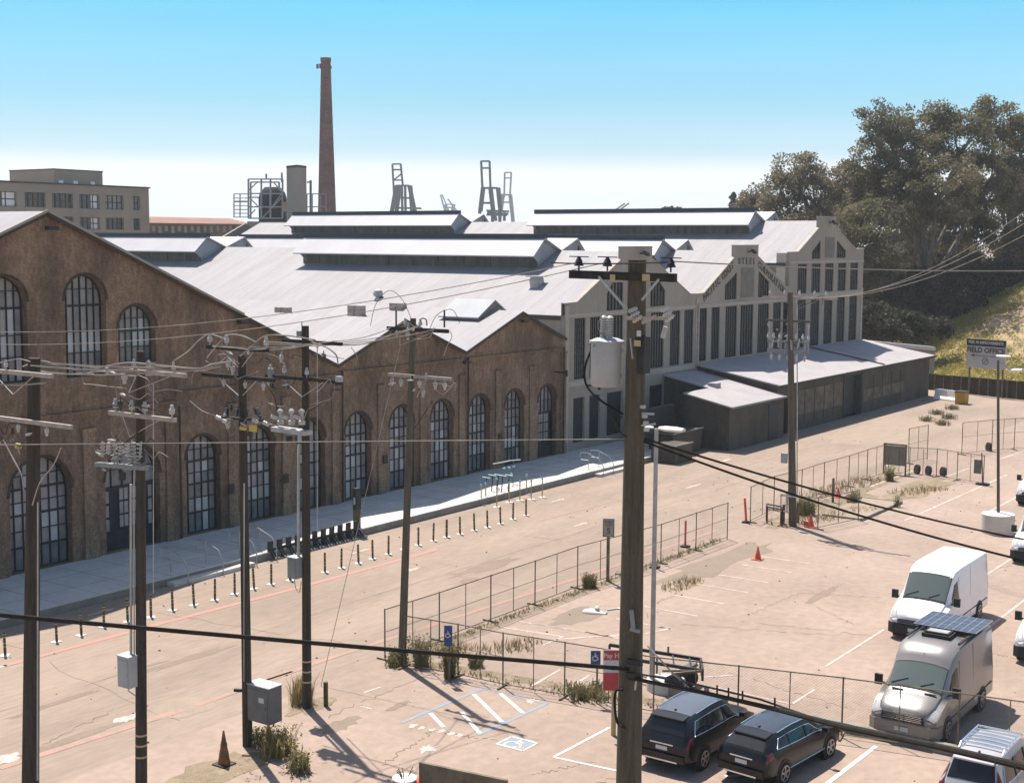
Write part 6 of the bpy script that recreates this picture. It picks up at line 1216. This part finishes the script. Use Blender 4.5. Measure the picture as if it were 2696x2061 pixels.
# steel framed plant
d_ = 200; t = thing('steel_framed_plant', D(700, 598, d_), 'steel-framed plant with a dark boiler inside behind the warehouse roofs', 'plant')
def fp(px, py, dd=0): return D(px, py, d_+dd)
b = MB()
def grid(xs, ys, dd, wv=.19):
    for x in xs: b.bar(fp(x, ys[0], dd), fp(x, ys[-1], dd), wv)
    for y in ys: b.bar(fp(xs[0], y, dd), fp(xs[-1], y, dd), wv)
grid([654, 688, 712, 744], [472, 510, 545, 575], 0); b.build('frame', 'scaf', t); b = MB(); grid([616, 632, 654], [511, 530, 552, 572], 2, .13); b.build('frame', 'scaf', t); b = MB(); grid([808, 822, 843, 858], [511, 545, 560], 2, .14); b.build('frame', 'scaf', t); b = MB(); b.bar(fp(818, 475), fp(818, 560), .25); b.bar(fp(808, 480), fp(820, 480), .2)
grid([660, 735], [480, 520, 575], 8, .2)
for a_, c_ in (((656, 500), (680, 478)), ((740, 512), (716, 545)), ((656, 520), (686, 550)), ((690, 575), (742, 520)), ((720, 480), (742, 505)), ((656, 570), (672, 552))): b.bar(fp(*a_, -.3), fp(*c_, -.3), .16)
b.bar(fp(701, 458), fp(701, 472), .2); b.bar(fp(742, 455), fp(742, 480), .2)
for k in range(6): b.bar(fp(618, 572-k*10, 2), fp(652, 572-k*10, 2), .12)
b.build('frame', 'scaf', t); b = MB()
c = fp(718, 540, 5); r0 = 38/FX*d_; b.lathe((c.x, c.y, fp(713, 598).z-3), [(0, r0), (fp(0, 520).z-fp(0, 598).z+3, r0), (fp(0, 505).z-fp(0, 598).z+3, r0*.9), (fp(0, 490).z-fp(0, 598).z+3, r0*.55)], 20); b.build('boiler', 'boiler', t, smooth=True)
b = MB(); p = fp(757, 545, 1); b.cbox((p.x, p.y, p.z), .9, .9, 1.4); p = fp(765, 570, 1); b.cbox((p.x, p.y, p.z), .5, .5, 1.6); b.build('machinery', 'arm_pale', t)
d2 = 196; a_ = D(756, 600, d2); c_ = D(808, 600, d2); zt_ = AT(780, 443, a_).z; t = thing('concrete_tower', (a_.x, a_.y, 0), 'plain square grey concrete tower standing between the steel plant and the smokestack', 'tower'); e1 = a_; e2 = D(785, 600, d2-3); e3 = c_; e4 = D(780, 600, d2+5)
b = MB(); b.prism([(q.x, q.y, 0) for q in (e1, e2, e3, e4)], (0, 0, zt_)); b.build('shaft', 'tower', t); b = MB(); b.prism([(q.x, q.y, zt_+.01) for q in (D(755.5, 600, d2), D(785, 600, d2-3.1), D(808.7, 600, d2), D(780, 600, d2+5.1))], (0, 0, .3)); b.build('coping', 'gutter', t)
pa_ = D(651, 600, 185); pb = D(800, 600, 185); t = MB(); t.prism([(pa_.x, pa_.y, 0), (pb.x, pb.y, 0), (pb.x, pb.y, D(0, 579, 185).z), (pa_.x, pa_.y, D(0, 579, 185).z)], (5, 4, 0)); tag(t.build('grey_block', 'box', loc=(pa_.x, pa_.y, 0)), 'plain grey block building at the foot of the steel plant', 'building')
# dockside cranes
def crane(label, d_, m, top, legs, extra, w=.9):
    t = thing('dockside_crane', D(legs[0][0], 600, d_), label, 'crane'); t.location.z = 0; b = MB()
    for seg in top: b.bar(D(*seg[0], d_), D(*seg[1], d_), w*.8)
    b.build('boom_tower', m, t); b = MB()
    for seg in extra: b.bar(D(*seg[0], d_), D(*seg[1], d_), w)
    b.build('frame', m, t)
    for x0, y0, x1, y1 in legs: b = MB(); b.bar(D(x0, y0, d_), D(x1, y1, d_), w*1.2); b.bar(D(x0+4, y0, d_+14), D(x1+4, y1, d_+14), w); p = D(x1, y1, d_); b.bar(p, Vector((p.x, p.y, 0)), w*1.2); b.build('leg', m, t)
c1 = lambda x, y: (600+x/2.7475, 400+y/2.7475)
crane('dark dockside crane nearest the smokestack', 820, 'crane', [(c1(1188, 90), c1(1250, 88)), (c1(1190, 90), c1(1202, 330)), (c1(1250, 88), c1(1265, 240)), (c1(1200, 205), c1(1262, 205)), (c1(1195, 130), c1(1252, 130)), (c1(1200, 205), c1(1255, 160))],
      [(*c1(1215, 245), *c1(1180, 440)), (*c1(1308, 245), *c1(1350, 440)), (*c1(1238, 245), *c1(1215, 440)), (*c1(1315, 245), *c1(1330, 440))], [(c1(1215, 245), c1(1312, 245)), (c1(1205, 330), c1(1330, 335)), (c1(1190, 405), c1(1400, 410)), (c1(1258, 245), c1(1262, 430)), (c1(1282, 245), c1(1285, 430))], 1.1)
crane('tallest dark dockside crane on the skyline', 800, 'crane', [(c1(1830, 68), c1(1893, 68)), (c1(1832, 68), c1(1842, 300)), (c1(1893, 68), c1(1900, 290)), (c1(1835, 118), c1(1895, 118)), (c1(1838, 200), c1(1842, 260))],
      [(*c1(1842, 260), *c1(1822, 430)), (*c1(1950, 260), *c1(1968, 430)), (*c1(1895, 260), *c1(1915, 430))], [(c1(1842, 262), c1(1950, 262)), (c1(1842, 370), c1(1900, 370)), (c1(1870, 425), c1(2035, 432)), (c1(1875, 440), c1(2030, 450)), (c1(1870, 455), c1(2020, 458)), (c1(1930, 440), c1(1940, 500)), (c1(2000, 440), c1(2000, 500))], 1.2)
crane('paler dockside crane half hidden behind the tallest one', 950, 'crane_haze', [(c1(2003, 150), c1(2050, 150)), (c1(2003, 150), c1(1998, 330)), (c1(2050, 150), c1(2040, 320)), (c1(2003, 190), c1(2050, 190))], [(*c1(2038, 310), *c1(2058, 505)), (*c1(1985, 310), *c1(1970, 430))], [(c1(1960, 310), c1(2040, 312)), (c1(1975, 365), c1(2045, 365))], 1.1)
crane('faint haze-coloured dockside crane with a folded boom on the skyline', 1300, 'crane_haze', [(c1(1538, 310), c1(1570, 430)), (c1(1550, 310), c1(1600, 430)), (c1(1570, 380), c1(1630, 380))], [(*c1(1560, 385), *c1(1575, 435)), (*c1(1628, 380), *c1(1622, 435))], [(c1(1556, 400), c1(1632, 405)), (c1(1590, 340), c1(1660, 432))], 1.3)
for k, (a_, c_) in enumerate((((1622, 552), (1645, 536)), ((1632, 553), (1656, 535)))): b = MB(); b.bar(D(*a_, 500), D(*c_, 500), .5); q_ = D(*a_, 500); b.bar(q_, Vector((q_.x, q_.y, 0)), .4); tag(b.build('lift_boom', 'crane3', loc=D(*a_, 500)), ('lower', 'upper')[k]+' of two small grey lift booms above the long roof monitor', 'crane')

# ================================================================ planting
def leafmesh(name, clumps, per, cr, ls, m, parent, seed, **kw):
    """clumps: (n,3) centres; each carries `per` small leaf faces spread in radius cr"""
    rg = np.random.default_rng(seed); C = np.repeat(np.asarray(clumps, float), per, axis=0); n = len(C)
    v = rg.normal(size=(n, 3)); v /= np.linalg.norm(v, axis=1)[:, None]; rad = cr*rg.random(n)**.45; C = C+v*rad[:, None]*np.array([1, 1, .75])
    a = rg.normal(size=(n, 3)); a /= np.linalg.norm(a, axis=1)[:, None]; bb = rg.normal(size=(n, 3)); bb = np.cross(a, bb); bb /= np.linalg.norm(bb, axis=1)[:, None]
    s = ls*(.6+.8*rg.random(n))[:, None]; V = np.stack([C-a*s, C-bb*s*.45, C+a*s, C+bb*s*.45], 1).reshape(-1, 3)
    off = Vector((0, 0, 0)); p = parent
    while p is not None: off += p.location; p = p.parent
    loc = kw.pop('loc', None)
    if loc is not None: off = Vector(loc)
    V = V-np.array(off); me = bpy.data.meshes.new(name); me.vertices.add(4*n); me.vertices.foreach_set('co', V.ravel()); me.loops.add(4*n); me.loops.foreach_set('vertex_index', np.arange(4*n)); me.polygons.add(n); me.polygons.foreach_set('loop_start', np.arange(n)*4); me.polygons.foreach_set('loop_total', np.full(n, 4)); me.update(); me.validate()
    me.materials.append(M[m]); o = bpy.data.objects.new(name, me); S.collection.objects.link(o)
    if parent is not None: o.parent = parent
    elif loc is not None: o.location = loc
    for k, q in kw.items(): o[k] = q
    return o
def tree(base, lobes, d_, label, m='leaf', per=95, cr=1.15, ls=.2, dens=1.0, seed=1, trunk_r=.55, shell=.55, limb=True):
    t = thing('large_tree', base, label, 'tree'); rg = np.random.default_rng(seed); cl = []; b = MB(); base = Vector(base); tops = []
    for (px, py, rx, ry, dd) in lobes:
        c = D(px, py, d_+dd); R1 = rx/FX*d_; R2 = ry/FX*d_; n = int(dens*9*(R1*R2)/cr**1.2*.35)+6; v = rg.normal(size=(n, 3)); v /= np.linalg.norm(v, axis=1)[:, None]; rad = (shell+(1-shell)*rg.random(n)**.6); ph = rg.random(6)*6.28; rad *= 1+.16*np.sin(3*np.arctan2(v[:, 1], v[:, 0])+ph[0])+.14*np.sin(5*v[:, 2]*2+ph[1])+.12*rg.normal(size=n); keep = np.sin(v[:, 0]*5+ph[2])+np.sin(v[:, 1]*6+ph[3])+np.sin(v[:, 2]*5+ph[4]) > -1.15; v = v[keep]; rad = rad[keep]; n = len(v)
        p = np.array(c)+v*rad[:, None]*np.array([R1, R1, R2]); cl += list(p); tops.append((c, R1, R2, p))
    leafmesh('crown', cl, per, cr, ls, m, t, seed)
    tr = [base]; c0 = sum((c for c, *_ in tops), Vector())/len(tops)
    hgt = c0.z-base.z
    for k in range(1, 7): f = k/6; tr.append(base.lerp(Vector((c0.x, c0.y, c0.z)), f)+Vector((rg.normal()*.3, rg.normal()*.3, 0)))
    b.tube(tr, [trunk_r*(1-.7*k/6) for k in range(7)], 10); b.build('trunk', 'bark', t, smooth=True)
    if limb:
        b = MB()
        for c, R1, R2, p in tops:
            s_ = tr[min(6, 2+int(3*rg.random()))]; mid = s_.lerp(c, .5)+Vector((0, 0, -R2*.1)); b.tube([s_, mid, c], [trunk_r*.42, trunk_r*.3, trunk_r*.16], 6)
            for q in p[::max(1, len(p)//10)]: b.tube([c.lerp(mid, .3), c.lerp(Vector(q), .5)+Vector((0, 0, -.3)), Vector(q)], [trunk_r*.14, trunk_r*.09, .04], 5)
        b.build('branch', 'bark', t, smooth=True)
    return t
# hill
b = MB(); NU, NV = 44, 30; vs = []
def hz(u, v):    # u lateral metres, v metres beyond the fence line
    s_ = min(max(v/26, 0), 1); s_ = s_*s_*(3-2*s_); h_ = max(.7, 3.4+(min(u, 65)-51.5)*.52); return .0+(s_*h_-max(v-26, 0)*.035)+.22*math.sin(u*.9+v*.35)*s_+.15*math.sin(v*1.3-u*.6)*s_
def hw_(u, v): c = math.cos(YAW); s = math.sin(YAW); dd = 139+v; return (c*dd+RT[0]*u, s*dd+RT[1]*u)
for j in range(NV+1):
    for i in range(NU+1): u = 26+i*1.9; v = j*3.2-1; x, y = hw_(u, v); vs.append((x, y, hz(u, max(v, 0))-(.3 if j == 0 else 0)))
b.add(vs, [(j*(NU+1)+i, j*(NU+1)+i+1, (j+1)*(NU+1)+i+1, (j+1)*(NU+1)+i) for j in range(NV) for i in range(NU)]); o = b.build('hill', 'hill', smooth=True, angle=180); o['kind'] = 'structure'
rg = np.random.default_rng(5); cl = []
for k in range(5200):
    u = rg.uniform(44, 66); v = rg.uniform(.5, 40); 
    if u > 55 and v > 4 and v < 22 and rg.random() < .85: continue
    x, y = hw_(u, v); cl.append((x, y, hz(u, v)+.15))
leafmesh('hill_grass', cl, 16, .55, .12, 'grass', None, 9, loc=hw_(40, 10)+(4,), kind='stuff')
# retaining screen fence, sign, barriers, bin
fa, fb, fc = G(2415, 1022), G(2700, 1053), G(2300, 1010)
t = thing('screened_board_fence', fa, 'long dark screened fence at the foot of the yellow hill', 'fence'); zt_ = AT(2460, 982, fa).z; b = MB(); dv = (fb-fa); fb2 = fb+dv*.25
b.prism([fa, fb2, fb2+Vector((0, 0, zt_+.2)), fa+Vector((0, 0, zt_))], (.1, .08, 0)); b.build('screen', 'screen', t); b = MB()
for k in range(16): p = fa.lerp(fb2, k/15)+Vector((-.08, -.05, 0)); b.bar(p, p+Vector((0, 0, zt_+.12)), .1)
b.each('post', 'fence', t)
so = G(2592, 1042); sc = AT(2592, 931, so)+Vector((-.3, -.2, 0)); s_d = (so[0]*math.cos(YAW)+so[1]*math.sin(YAW)); hw = 59.5/FX*s_d; hh = 38/FX*s_d; u_ = (fb-fa).normalized(); u_ = Vector((u_.x, u_.y, 0)).normalized()
t = thing('field_office_sign', so, 'large FIELD OFFICE board on posts above the dark screened fence', 'sign'); u = Vector((0, 0, 1)); n = u_.cross(u)
rtv = u_ if u_.dot(Vector(RT)) > 0 else -u_; n = rtv.cross(u)
bo = MB(); bo.prism([sc-rtv*hw-u*hh, sc+rtv*hw-u*hh, sc+rtv*hw+u*hh, sc-rtv*hw+u*hh], -n*.12); bo = bo.build('board', 'signw', t)
b = MB(); b.prism([sc+n*.01-rtv*hw+u*hh*.52, sc+n*.01+rtv*hw+u*hh*.52, sc+n*.01+rtv*hw+u*hh, sc+n*.01-rtv*hw+u*hh], n*.02); b.build('header_band', 'door', bo)
def tx(s, size, dy, m, dz=.03, wx=1, off=None, dx=0): q = text_mesh(s, size, frame_mtx(sc+n*dz+u*dy+rtv*dx, rtv, u), None, '', None, .01, wx=wx, off=off); q.build('writing', m, bo)
tx('PIER 70 IMPROVEMENTS', .36, hh*.76, 'signw', .045, .98, .012); tx('FIELD OFFICE', .68, hh*.22, 'letter', .03, 1.0, .022)
b = MB(); b.bar(sc+n*.03-rtv*hw*.6-u*hh*.15, sc+n*.03+rtv*hw*.7-u*hh*.15, .05, .02, up=n); b.prism([sc+n*.03-rtv*hw*.8-u*hh*.15, sc+n*.03-rtv*hw*.58-u*hh*.05, sc+n*.03-rtv*hw*.58-u*hh*.25], n*.01)
for k in range(16): t0 = 2*math.pi*k/16; t1_ = t0+2*math.pi/16; c_ = sc+n*.03-u*hh*.52; b.bar(c_+rtv*math.cos(t0)*.3+u*math.sin(t0)*.3, c_+rtv*math.cos(t1_)*.3+u*math.sin(t1_)*.3, .05, .02, up=n)
b.bar(c_-rtv*.15-u*.15, c_+rtv*.15+u*.15, .06, .02, up=n); b.build('emblem', 'letter', bo)
b = MB()
for s_ in (-.85, .85): p = sc+rtv*hw*s_-n*.16; b.bar((p.x, p.y, 0), (p.x, p.y, sc.z+hh), .14)
b.each('post', 'fence', t)
p0 = G(2461, 1050); p1 = G(2496, 1054); p2 = G(2531, 1059)
for k, (a_, c_) in enumerate(((p0, p1), (p1, p2))):
    dv = (c_-a_).normalized(); a2 = a_+dv*.05; c2 = c_-dv*.05; nn = Vector((-dv.y, dv.x, 0)); q = MB(); pr = [(.32, 0), (.32, .12), (.14, .35), (.08, .95), (-.08, .95), (-.14, .35), (-.32, .12), (-.32, 0)]
    q.prism([a2+nn*y+u*z for y, z in pr], c2-a2); tag(q.build('road_barrier', 'white', loc=a2), 'white road barrier '+('nearer the shed end', 'touching the yellow bin')[k], 'barrier', 'white road barriers by the bin')
p = G(2545, 1064); t = thing('yellow_bin', p, 'mustard yellow tapered bin at the end of the white barriers', 'bin'); b = MB(); b.prism([p+Vector((-.45, 0, 0)), p+Vector((.45, 0, 0)), p+Vector((.58, 0, 1.05)), p+Vector((-.58, 0, 1.05))], (0, .9, 0)); b.build('body', 'skipy', t); b = MB(); b.box(p.x-.62, p.x+.62, p.y-.05, p.y+.95, 1.06, 1.14); b.build('rim', 'dark', t)
# low white wall behind the sheds
a_ = XP(2270, 888, 127.5); c_ = D(2465, 912, 150); b = MB(); a2 = D(2275, 893, 139); c2 = D(2462, 911, 141); b.prism([(a2.x, a2.y, 0), (c2.x, c2.y, 0), (c2.x, c2.y, c2.z-.5), (a2.x, a2.y, a2.z-.5)], (.4, .4, 0)); o = b.build('low_wall', 'conc_far', loc=(a2.x, a2.y, 0)); tag(o, 'low grey wall with a pale top behind the long shed under the trees', 'wall')
b = MB(); b.prism([(a2.x-.1, a2.y-.1, a2.z-.49), (c2.x-.1, c2.y-.1, c2.z-.49), (c2.x-.1, c2.y-.1, c2.z-.1), (a2.x-.1, a2.y-.1, a2.z-.1)], (.6, .6, 0)); q = b.build('wall_top', 'concrete', o)
# trees
T = 172
tree(D(2438, 905, T), [(2330, 330, 62, 58, 0), (2400, 400, 90, 75, 2), (2540, 380, 80, 85, 3), (2470, 500, 120, 90, -3), (2320, 520, 75, 65, 2), (2600, 490, 75, 85, 4), (2520, 540, 80, 70, 6), (2400, 640, 110, 70, 9), (2560, 610, 100, 60, 9), (2290, 440, 60, 50, 0), (2380, 500, 80, 70, 2), (2465, 320, 50, 45, 4)], T, 'tallest tree, with a broad grey-brown crown and pale trunk', seed=3, dens=2.1, trunk_r=.85, m='leaf')
tree(D(2660, 830, T+10), [(2640, 320, 70, 55, 0), (2690, 400, 70, 80, 2), (2660, 500, 80, 80, 0), (2730, 560, 80, 90, 2), (2600, 290, 35, 30, 0), (2700, 660, 90, 60, 0)], T+10, 'big tree beside the tallest one, with gaps of sky in its crown', seed=5, dens=2.0, trunk_r=.7)
tree(D(2215, 880, T+18), [(2095, 450, 65, 45, 0), (2055, 510, 60, 45, 1), (2140, 500, 60, 55, 2), (2010, 535, 45, 30, 0), (2200, 480, 60, 55, 2), (2220, 560, 80, 55, 0), (2110, 580, 90, 30, 0), (1972, 525, 26, 24, 0), (1958, 545, 20, 18, 0), (2250, 520, 60, 50, 4), (2170, 560, 70, 40, 3), (2290, 480, 45, 45, 5)], T+18, 'lower loose-crowned tree showing above the tallest warehouse gable', seed=8, dens=1.7, trunk_r=.6, m='leaf2')
tree(D(2240, 880, T-8), [(2250, 600, 60, 55, 0), (2300, 680, 70, 70, 0), (2270, 760, 50, 60, 0), (2330, 560, 60, 50, 2)], T-8, 'dense tree directly behind the tallest gable', seed=12, dens=2.2, trunk_r=.5, m='leaf')
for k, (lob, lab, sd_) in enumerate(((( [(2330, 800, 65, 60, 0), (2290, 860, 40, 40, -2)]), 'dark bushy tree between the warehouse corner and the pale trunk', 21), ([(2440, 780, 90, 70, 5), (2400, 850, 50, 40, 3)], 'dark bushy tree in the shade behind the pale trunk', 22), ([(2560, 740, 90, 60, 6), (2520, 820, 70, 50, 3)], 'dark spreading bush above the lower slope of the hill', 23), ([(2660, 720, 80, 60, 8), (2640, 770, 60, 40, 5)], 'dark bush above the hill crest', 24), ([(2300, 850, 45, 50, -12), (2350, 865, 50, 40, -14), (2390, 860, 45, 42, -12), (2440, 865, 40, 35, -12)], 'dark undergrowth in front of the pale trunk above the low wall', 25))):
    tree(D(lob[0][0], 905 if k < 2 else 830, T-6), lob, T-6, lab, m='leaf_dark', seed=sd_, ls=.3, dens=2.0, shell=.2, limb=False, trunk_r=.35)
tree(D(1931, 580, 300), [(1931, 520, 6, 10, 0), (1931, 540, 7, 14, 0)], 300, 'small dark cypress-like tree standing alone behind the roof monitor', m='leaf_dark', seed=30, per=60, cr=.6, ls=.3, dens=3, shell=.1, limb=False, trunk_r=.2)
tree(D(1765, 570, 420), [(1765, 555, 22, 7, 0)], 420, 'tiny distant tree top above the long roof monitor', m='leaf_dark', seed=31, per=60, cr=1.2, ls=.6, dens=2, shell=.1, limb=False, trunk_r=.3)
# far-off wood closing the view behind the trees: one mass
rg = np.random.default_rng(44); cl = []
for k in range(1500):
    px = rg.uniform(2235, 2860); top_ = 640+60*math.sin(px*.02)+40*math.sin(px*.051); py = top_+(900-top_)*rg.random(); cl.append(tuple(D(px, py, 205+rg.uniform(0, 14))))
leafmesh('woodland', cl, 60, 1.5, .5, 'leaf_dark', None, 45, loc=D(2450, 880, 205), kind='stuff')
# weeds and shrubs (countable clumps are plants of their own; thin ground cover is stuff)
def tuft(name, p, h, r, n, m, label, seed, cat='plant', leafy=False):
    rr = random.Random(seed); b = MB(); p = Vector(p)
    for k in range(n):
        a = rr.uniform(0, 6.28); q = p+Vector((math.cos(a)*r*rr.random(), math.sin(a)*r*rr.random(), 0)); hh = h*rr.uniform(.5, 1.1); ln = Vector((rr.uniform(-.35, .35), rr.uniform(-.35, .35), 0))*hh; w_ = .012*rr.uniform(.7, 1.6); sd = Vector((math.cos(a+1.6), math.sin(a+1.6), 0))*w_
        t1_ = q+ln*.35+Vector((0, 0, hh*.6)); t2_ = q+ln+Vector((0, 0, hh)); b.quad(q-sd, q+sd, t1_+sd*.8, t1_-sd*.8); b.quad(t1_-sd*.8, t1_+sd*.8, t2_)
        if leafy:
            for j in range(7): c = q.lerp(t2_, rr.random()); e = Vector((rr.uniform(-1, 1), rr.uniform(-1, 1), rr.uniform(-.5, .8)))*.05; f = Vector((rr.uniform(-1, 1), rr.uniform(-1, 1), rr.uniform(-.5, .8)))*.03; b.quad(c-e, c-f, c+e, c+f)
    o = b.build(name, m, loc=p)
    if cat: tag(o, label, cat)
    return o
tuft('dry_grass_clump', G(795, 1850), .85, .45, 260, 'weed_dry', 'yellow dry grass clump at the foot of the banded dark pole', 1); tuft('weedy_shrub', G(735, 1985)+Vector((0, 0, 0)), .8, .6, 190, 'weed_dry', 'tall straw-coloured weeds beside the pole with the large cabinet', 2, leafy=True); tuft('weedy_shrub', G(690, 1960), .5, .4, 110, 'weed', 'low weeds hugging the pole with the large cabinet', 3, leafy=True)
tuft('weedy_shrub', G(790, 2030), .6, .35, 120, 'weed', 'sparse dark weeds in a crossarm shadow', 4, leafy=True); tuft('weedy_shrub', G(*cB(1040, 900)), 1.05, .3, 170, 'weed', 'tall green weed bush beside the leaning pole foot', 5, leafy=True); tuft('weedy_shrub', G(*cB(1230, 975)), 1.3, .22, 190, 'weed', 'dark column of shrub wrapping the blue sign post', 6, leafy=True)
tuft('weedy_shrub', G(*cB(880, 890)), .55, .4, 140, 'weed', 'weeds round the foot of the leaning pole', 7, leafy=True); tuft('weedy_shrub', G(*cB(1400, 900)), .45, .3, 110, 'weed', 'small green weed inside the lower fence corner', 8, leafy=True); tuft('weedy_shrub', G(*cC(380, 370)), .6, .35, 150, 'weed', 'small green weed beside the speed sign post', 9, leafy=True)
tuft('weedy_shrub', G(*cC(370, 1100)), .4, .8, 260, 'weed', 'dark low hedge of weeds below the pay sign', 10, leafy=True); tuft('weedy_shrub', G(*cD(690, 265)), .95, .55, 260, 'weed', 'rounded green weed bush beside the tall grey pole', 11, leafy=True); tuft('weedy_shrub', G(*cD(1010, 190)), .7, .4, 160, 'weed', 'straggling weeds behind the red cone in the fenced strip', 12, leafy=True)
tuft('dry_grass_clump', G(*cD(1300, 215)), .8, .2, 60, 'weed', 'thin dry stalk standing before the pale kerb island', 13); tuft('weedy_shrub', G(*cE(1060, 1270)), .9, .3, 130, 'weed', 'dark weeds under the plywood board', 14, leafy=True)
for k, (px, py) in enumerate((cE(1435, 735), cE(1535, 770), cE(1560, 695), cE(1355, 790), cE(1480, 820))): tuft('ground_weed', G(px, py), .45, .7, 110, 'weed', 'small dark weed tuft on bare tarmac, %s of five from the upper left' % ORD[k], 30+k, leafy=True).__setitem__('group', 'weed tufts on the far tarmac')
def scatter(name, areas, h, m, seed, n):
    rr = random.Random(seed); b = MB()
    for (p, q, wd) in areas:
        p = Vector(p); q = Vector(q); L = (q-p).length; nn = Vector((-(q-p).y, (q-p).x, 0)).normalized()
        for k in range(int(n*L)):
            c = p.lerp(q, rr.random())+nn*rr.uniform(-wd, wd); hh = h*rr.uniform(.3, 1.2)
            for j in range(4): a = rr.uniform(0, 6.28); e = Vector((math.cos(a), math.sin(a), 0)); b.quad(c-e*.012, c+e*.012, c+e*rr.uniform(.02, .12)+Vector((rr.uniform(-.08, .08), rr.uniform(-.08, .08), hh)))
    o = b.build(name, m, loc=areas[0][0]); o['kind'] = 'stuff'; return o
scatter('roadside_weeds', [((34.6, 28.5, 0), (35.0, 22, 0), .3), ((35.0, 21.5, 0), (36.6, 15.5, 0), .35), ((36.9, 15.0, 0), (38.6, 8.5, 0), .3), ((35.5, 29.05, 0), (58, 28.75, 0), .2)], .22, 'weed', 3, 16)
scatter('dry_weeds', [(G(*cB(1150, 830)), G(*cB(1750, 770)), .6), (G(*cB(1600, 800)), G(*cB(1800, 730)), .4), (G(*cE(400, 1400)), G(*cE(950, 1250)), .9), (G(*cE(1100, 1380)), G(*cE(1480, 1330)), .8), (G(*cE(300, 1620)), G(*cE(900, 1500)), .6), (G(*cC(900, 400)), G(*cC(1080, 320)), .5)], .3, 'weed_dry', 4, 34)
scatter('leaf_litter', [((64, 28.5, 0), (84, 28.6, 0), .8), ((34.6, 27, 0), (36.5, 16, 0), .6), (G(*cA(1450, 1640)), G(*cA(1900, 1560)), .8)], .05, 'dirt', 6, 26)
rr = random.Random(77); b = MB()
for k in range(420):
    x = rr.uniform(24, 110); y = rr.uniform(6, 42); s_ = rr.uniform(.015, .05); b.cbox((x, y, s_*.4), s_, s_*1.3, s_*.8)
tag(b.build('loose_gravel', 'dirt', loc=(50, 25, 0)), kind='stuff')

# air between the camera and the skyline: one even box of thin haze
b = MB(); b.box(-60, 1500, -420, 1500, -1.2, 75); hz_ = b.build('haze', 'pane', loc=(0, 0, 0)); hz_['kind'] = 'stuff'; hm = bpy.data.materials.new('haze_air'); hm.use_nodes = True; ht = hm.node_tree; ht.nodes.clear()
pv = ht.nodes.new('ShaderNodeVolumePrincipled'); pv.inputs['Color'].default_value = (.93, .96, 1, 1); pv.inputs['Density'].default_value = .00022; pv.inputs['Anisotropy'].default_value = .2; ho = ht.nodes.new('ShaderNodeOutputMaterial'); ht.links.new(pv.outputs[0], ho.inputs['Volume']); hz_.data.materials.clear(); hz_.data.materials.append(hm)
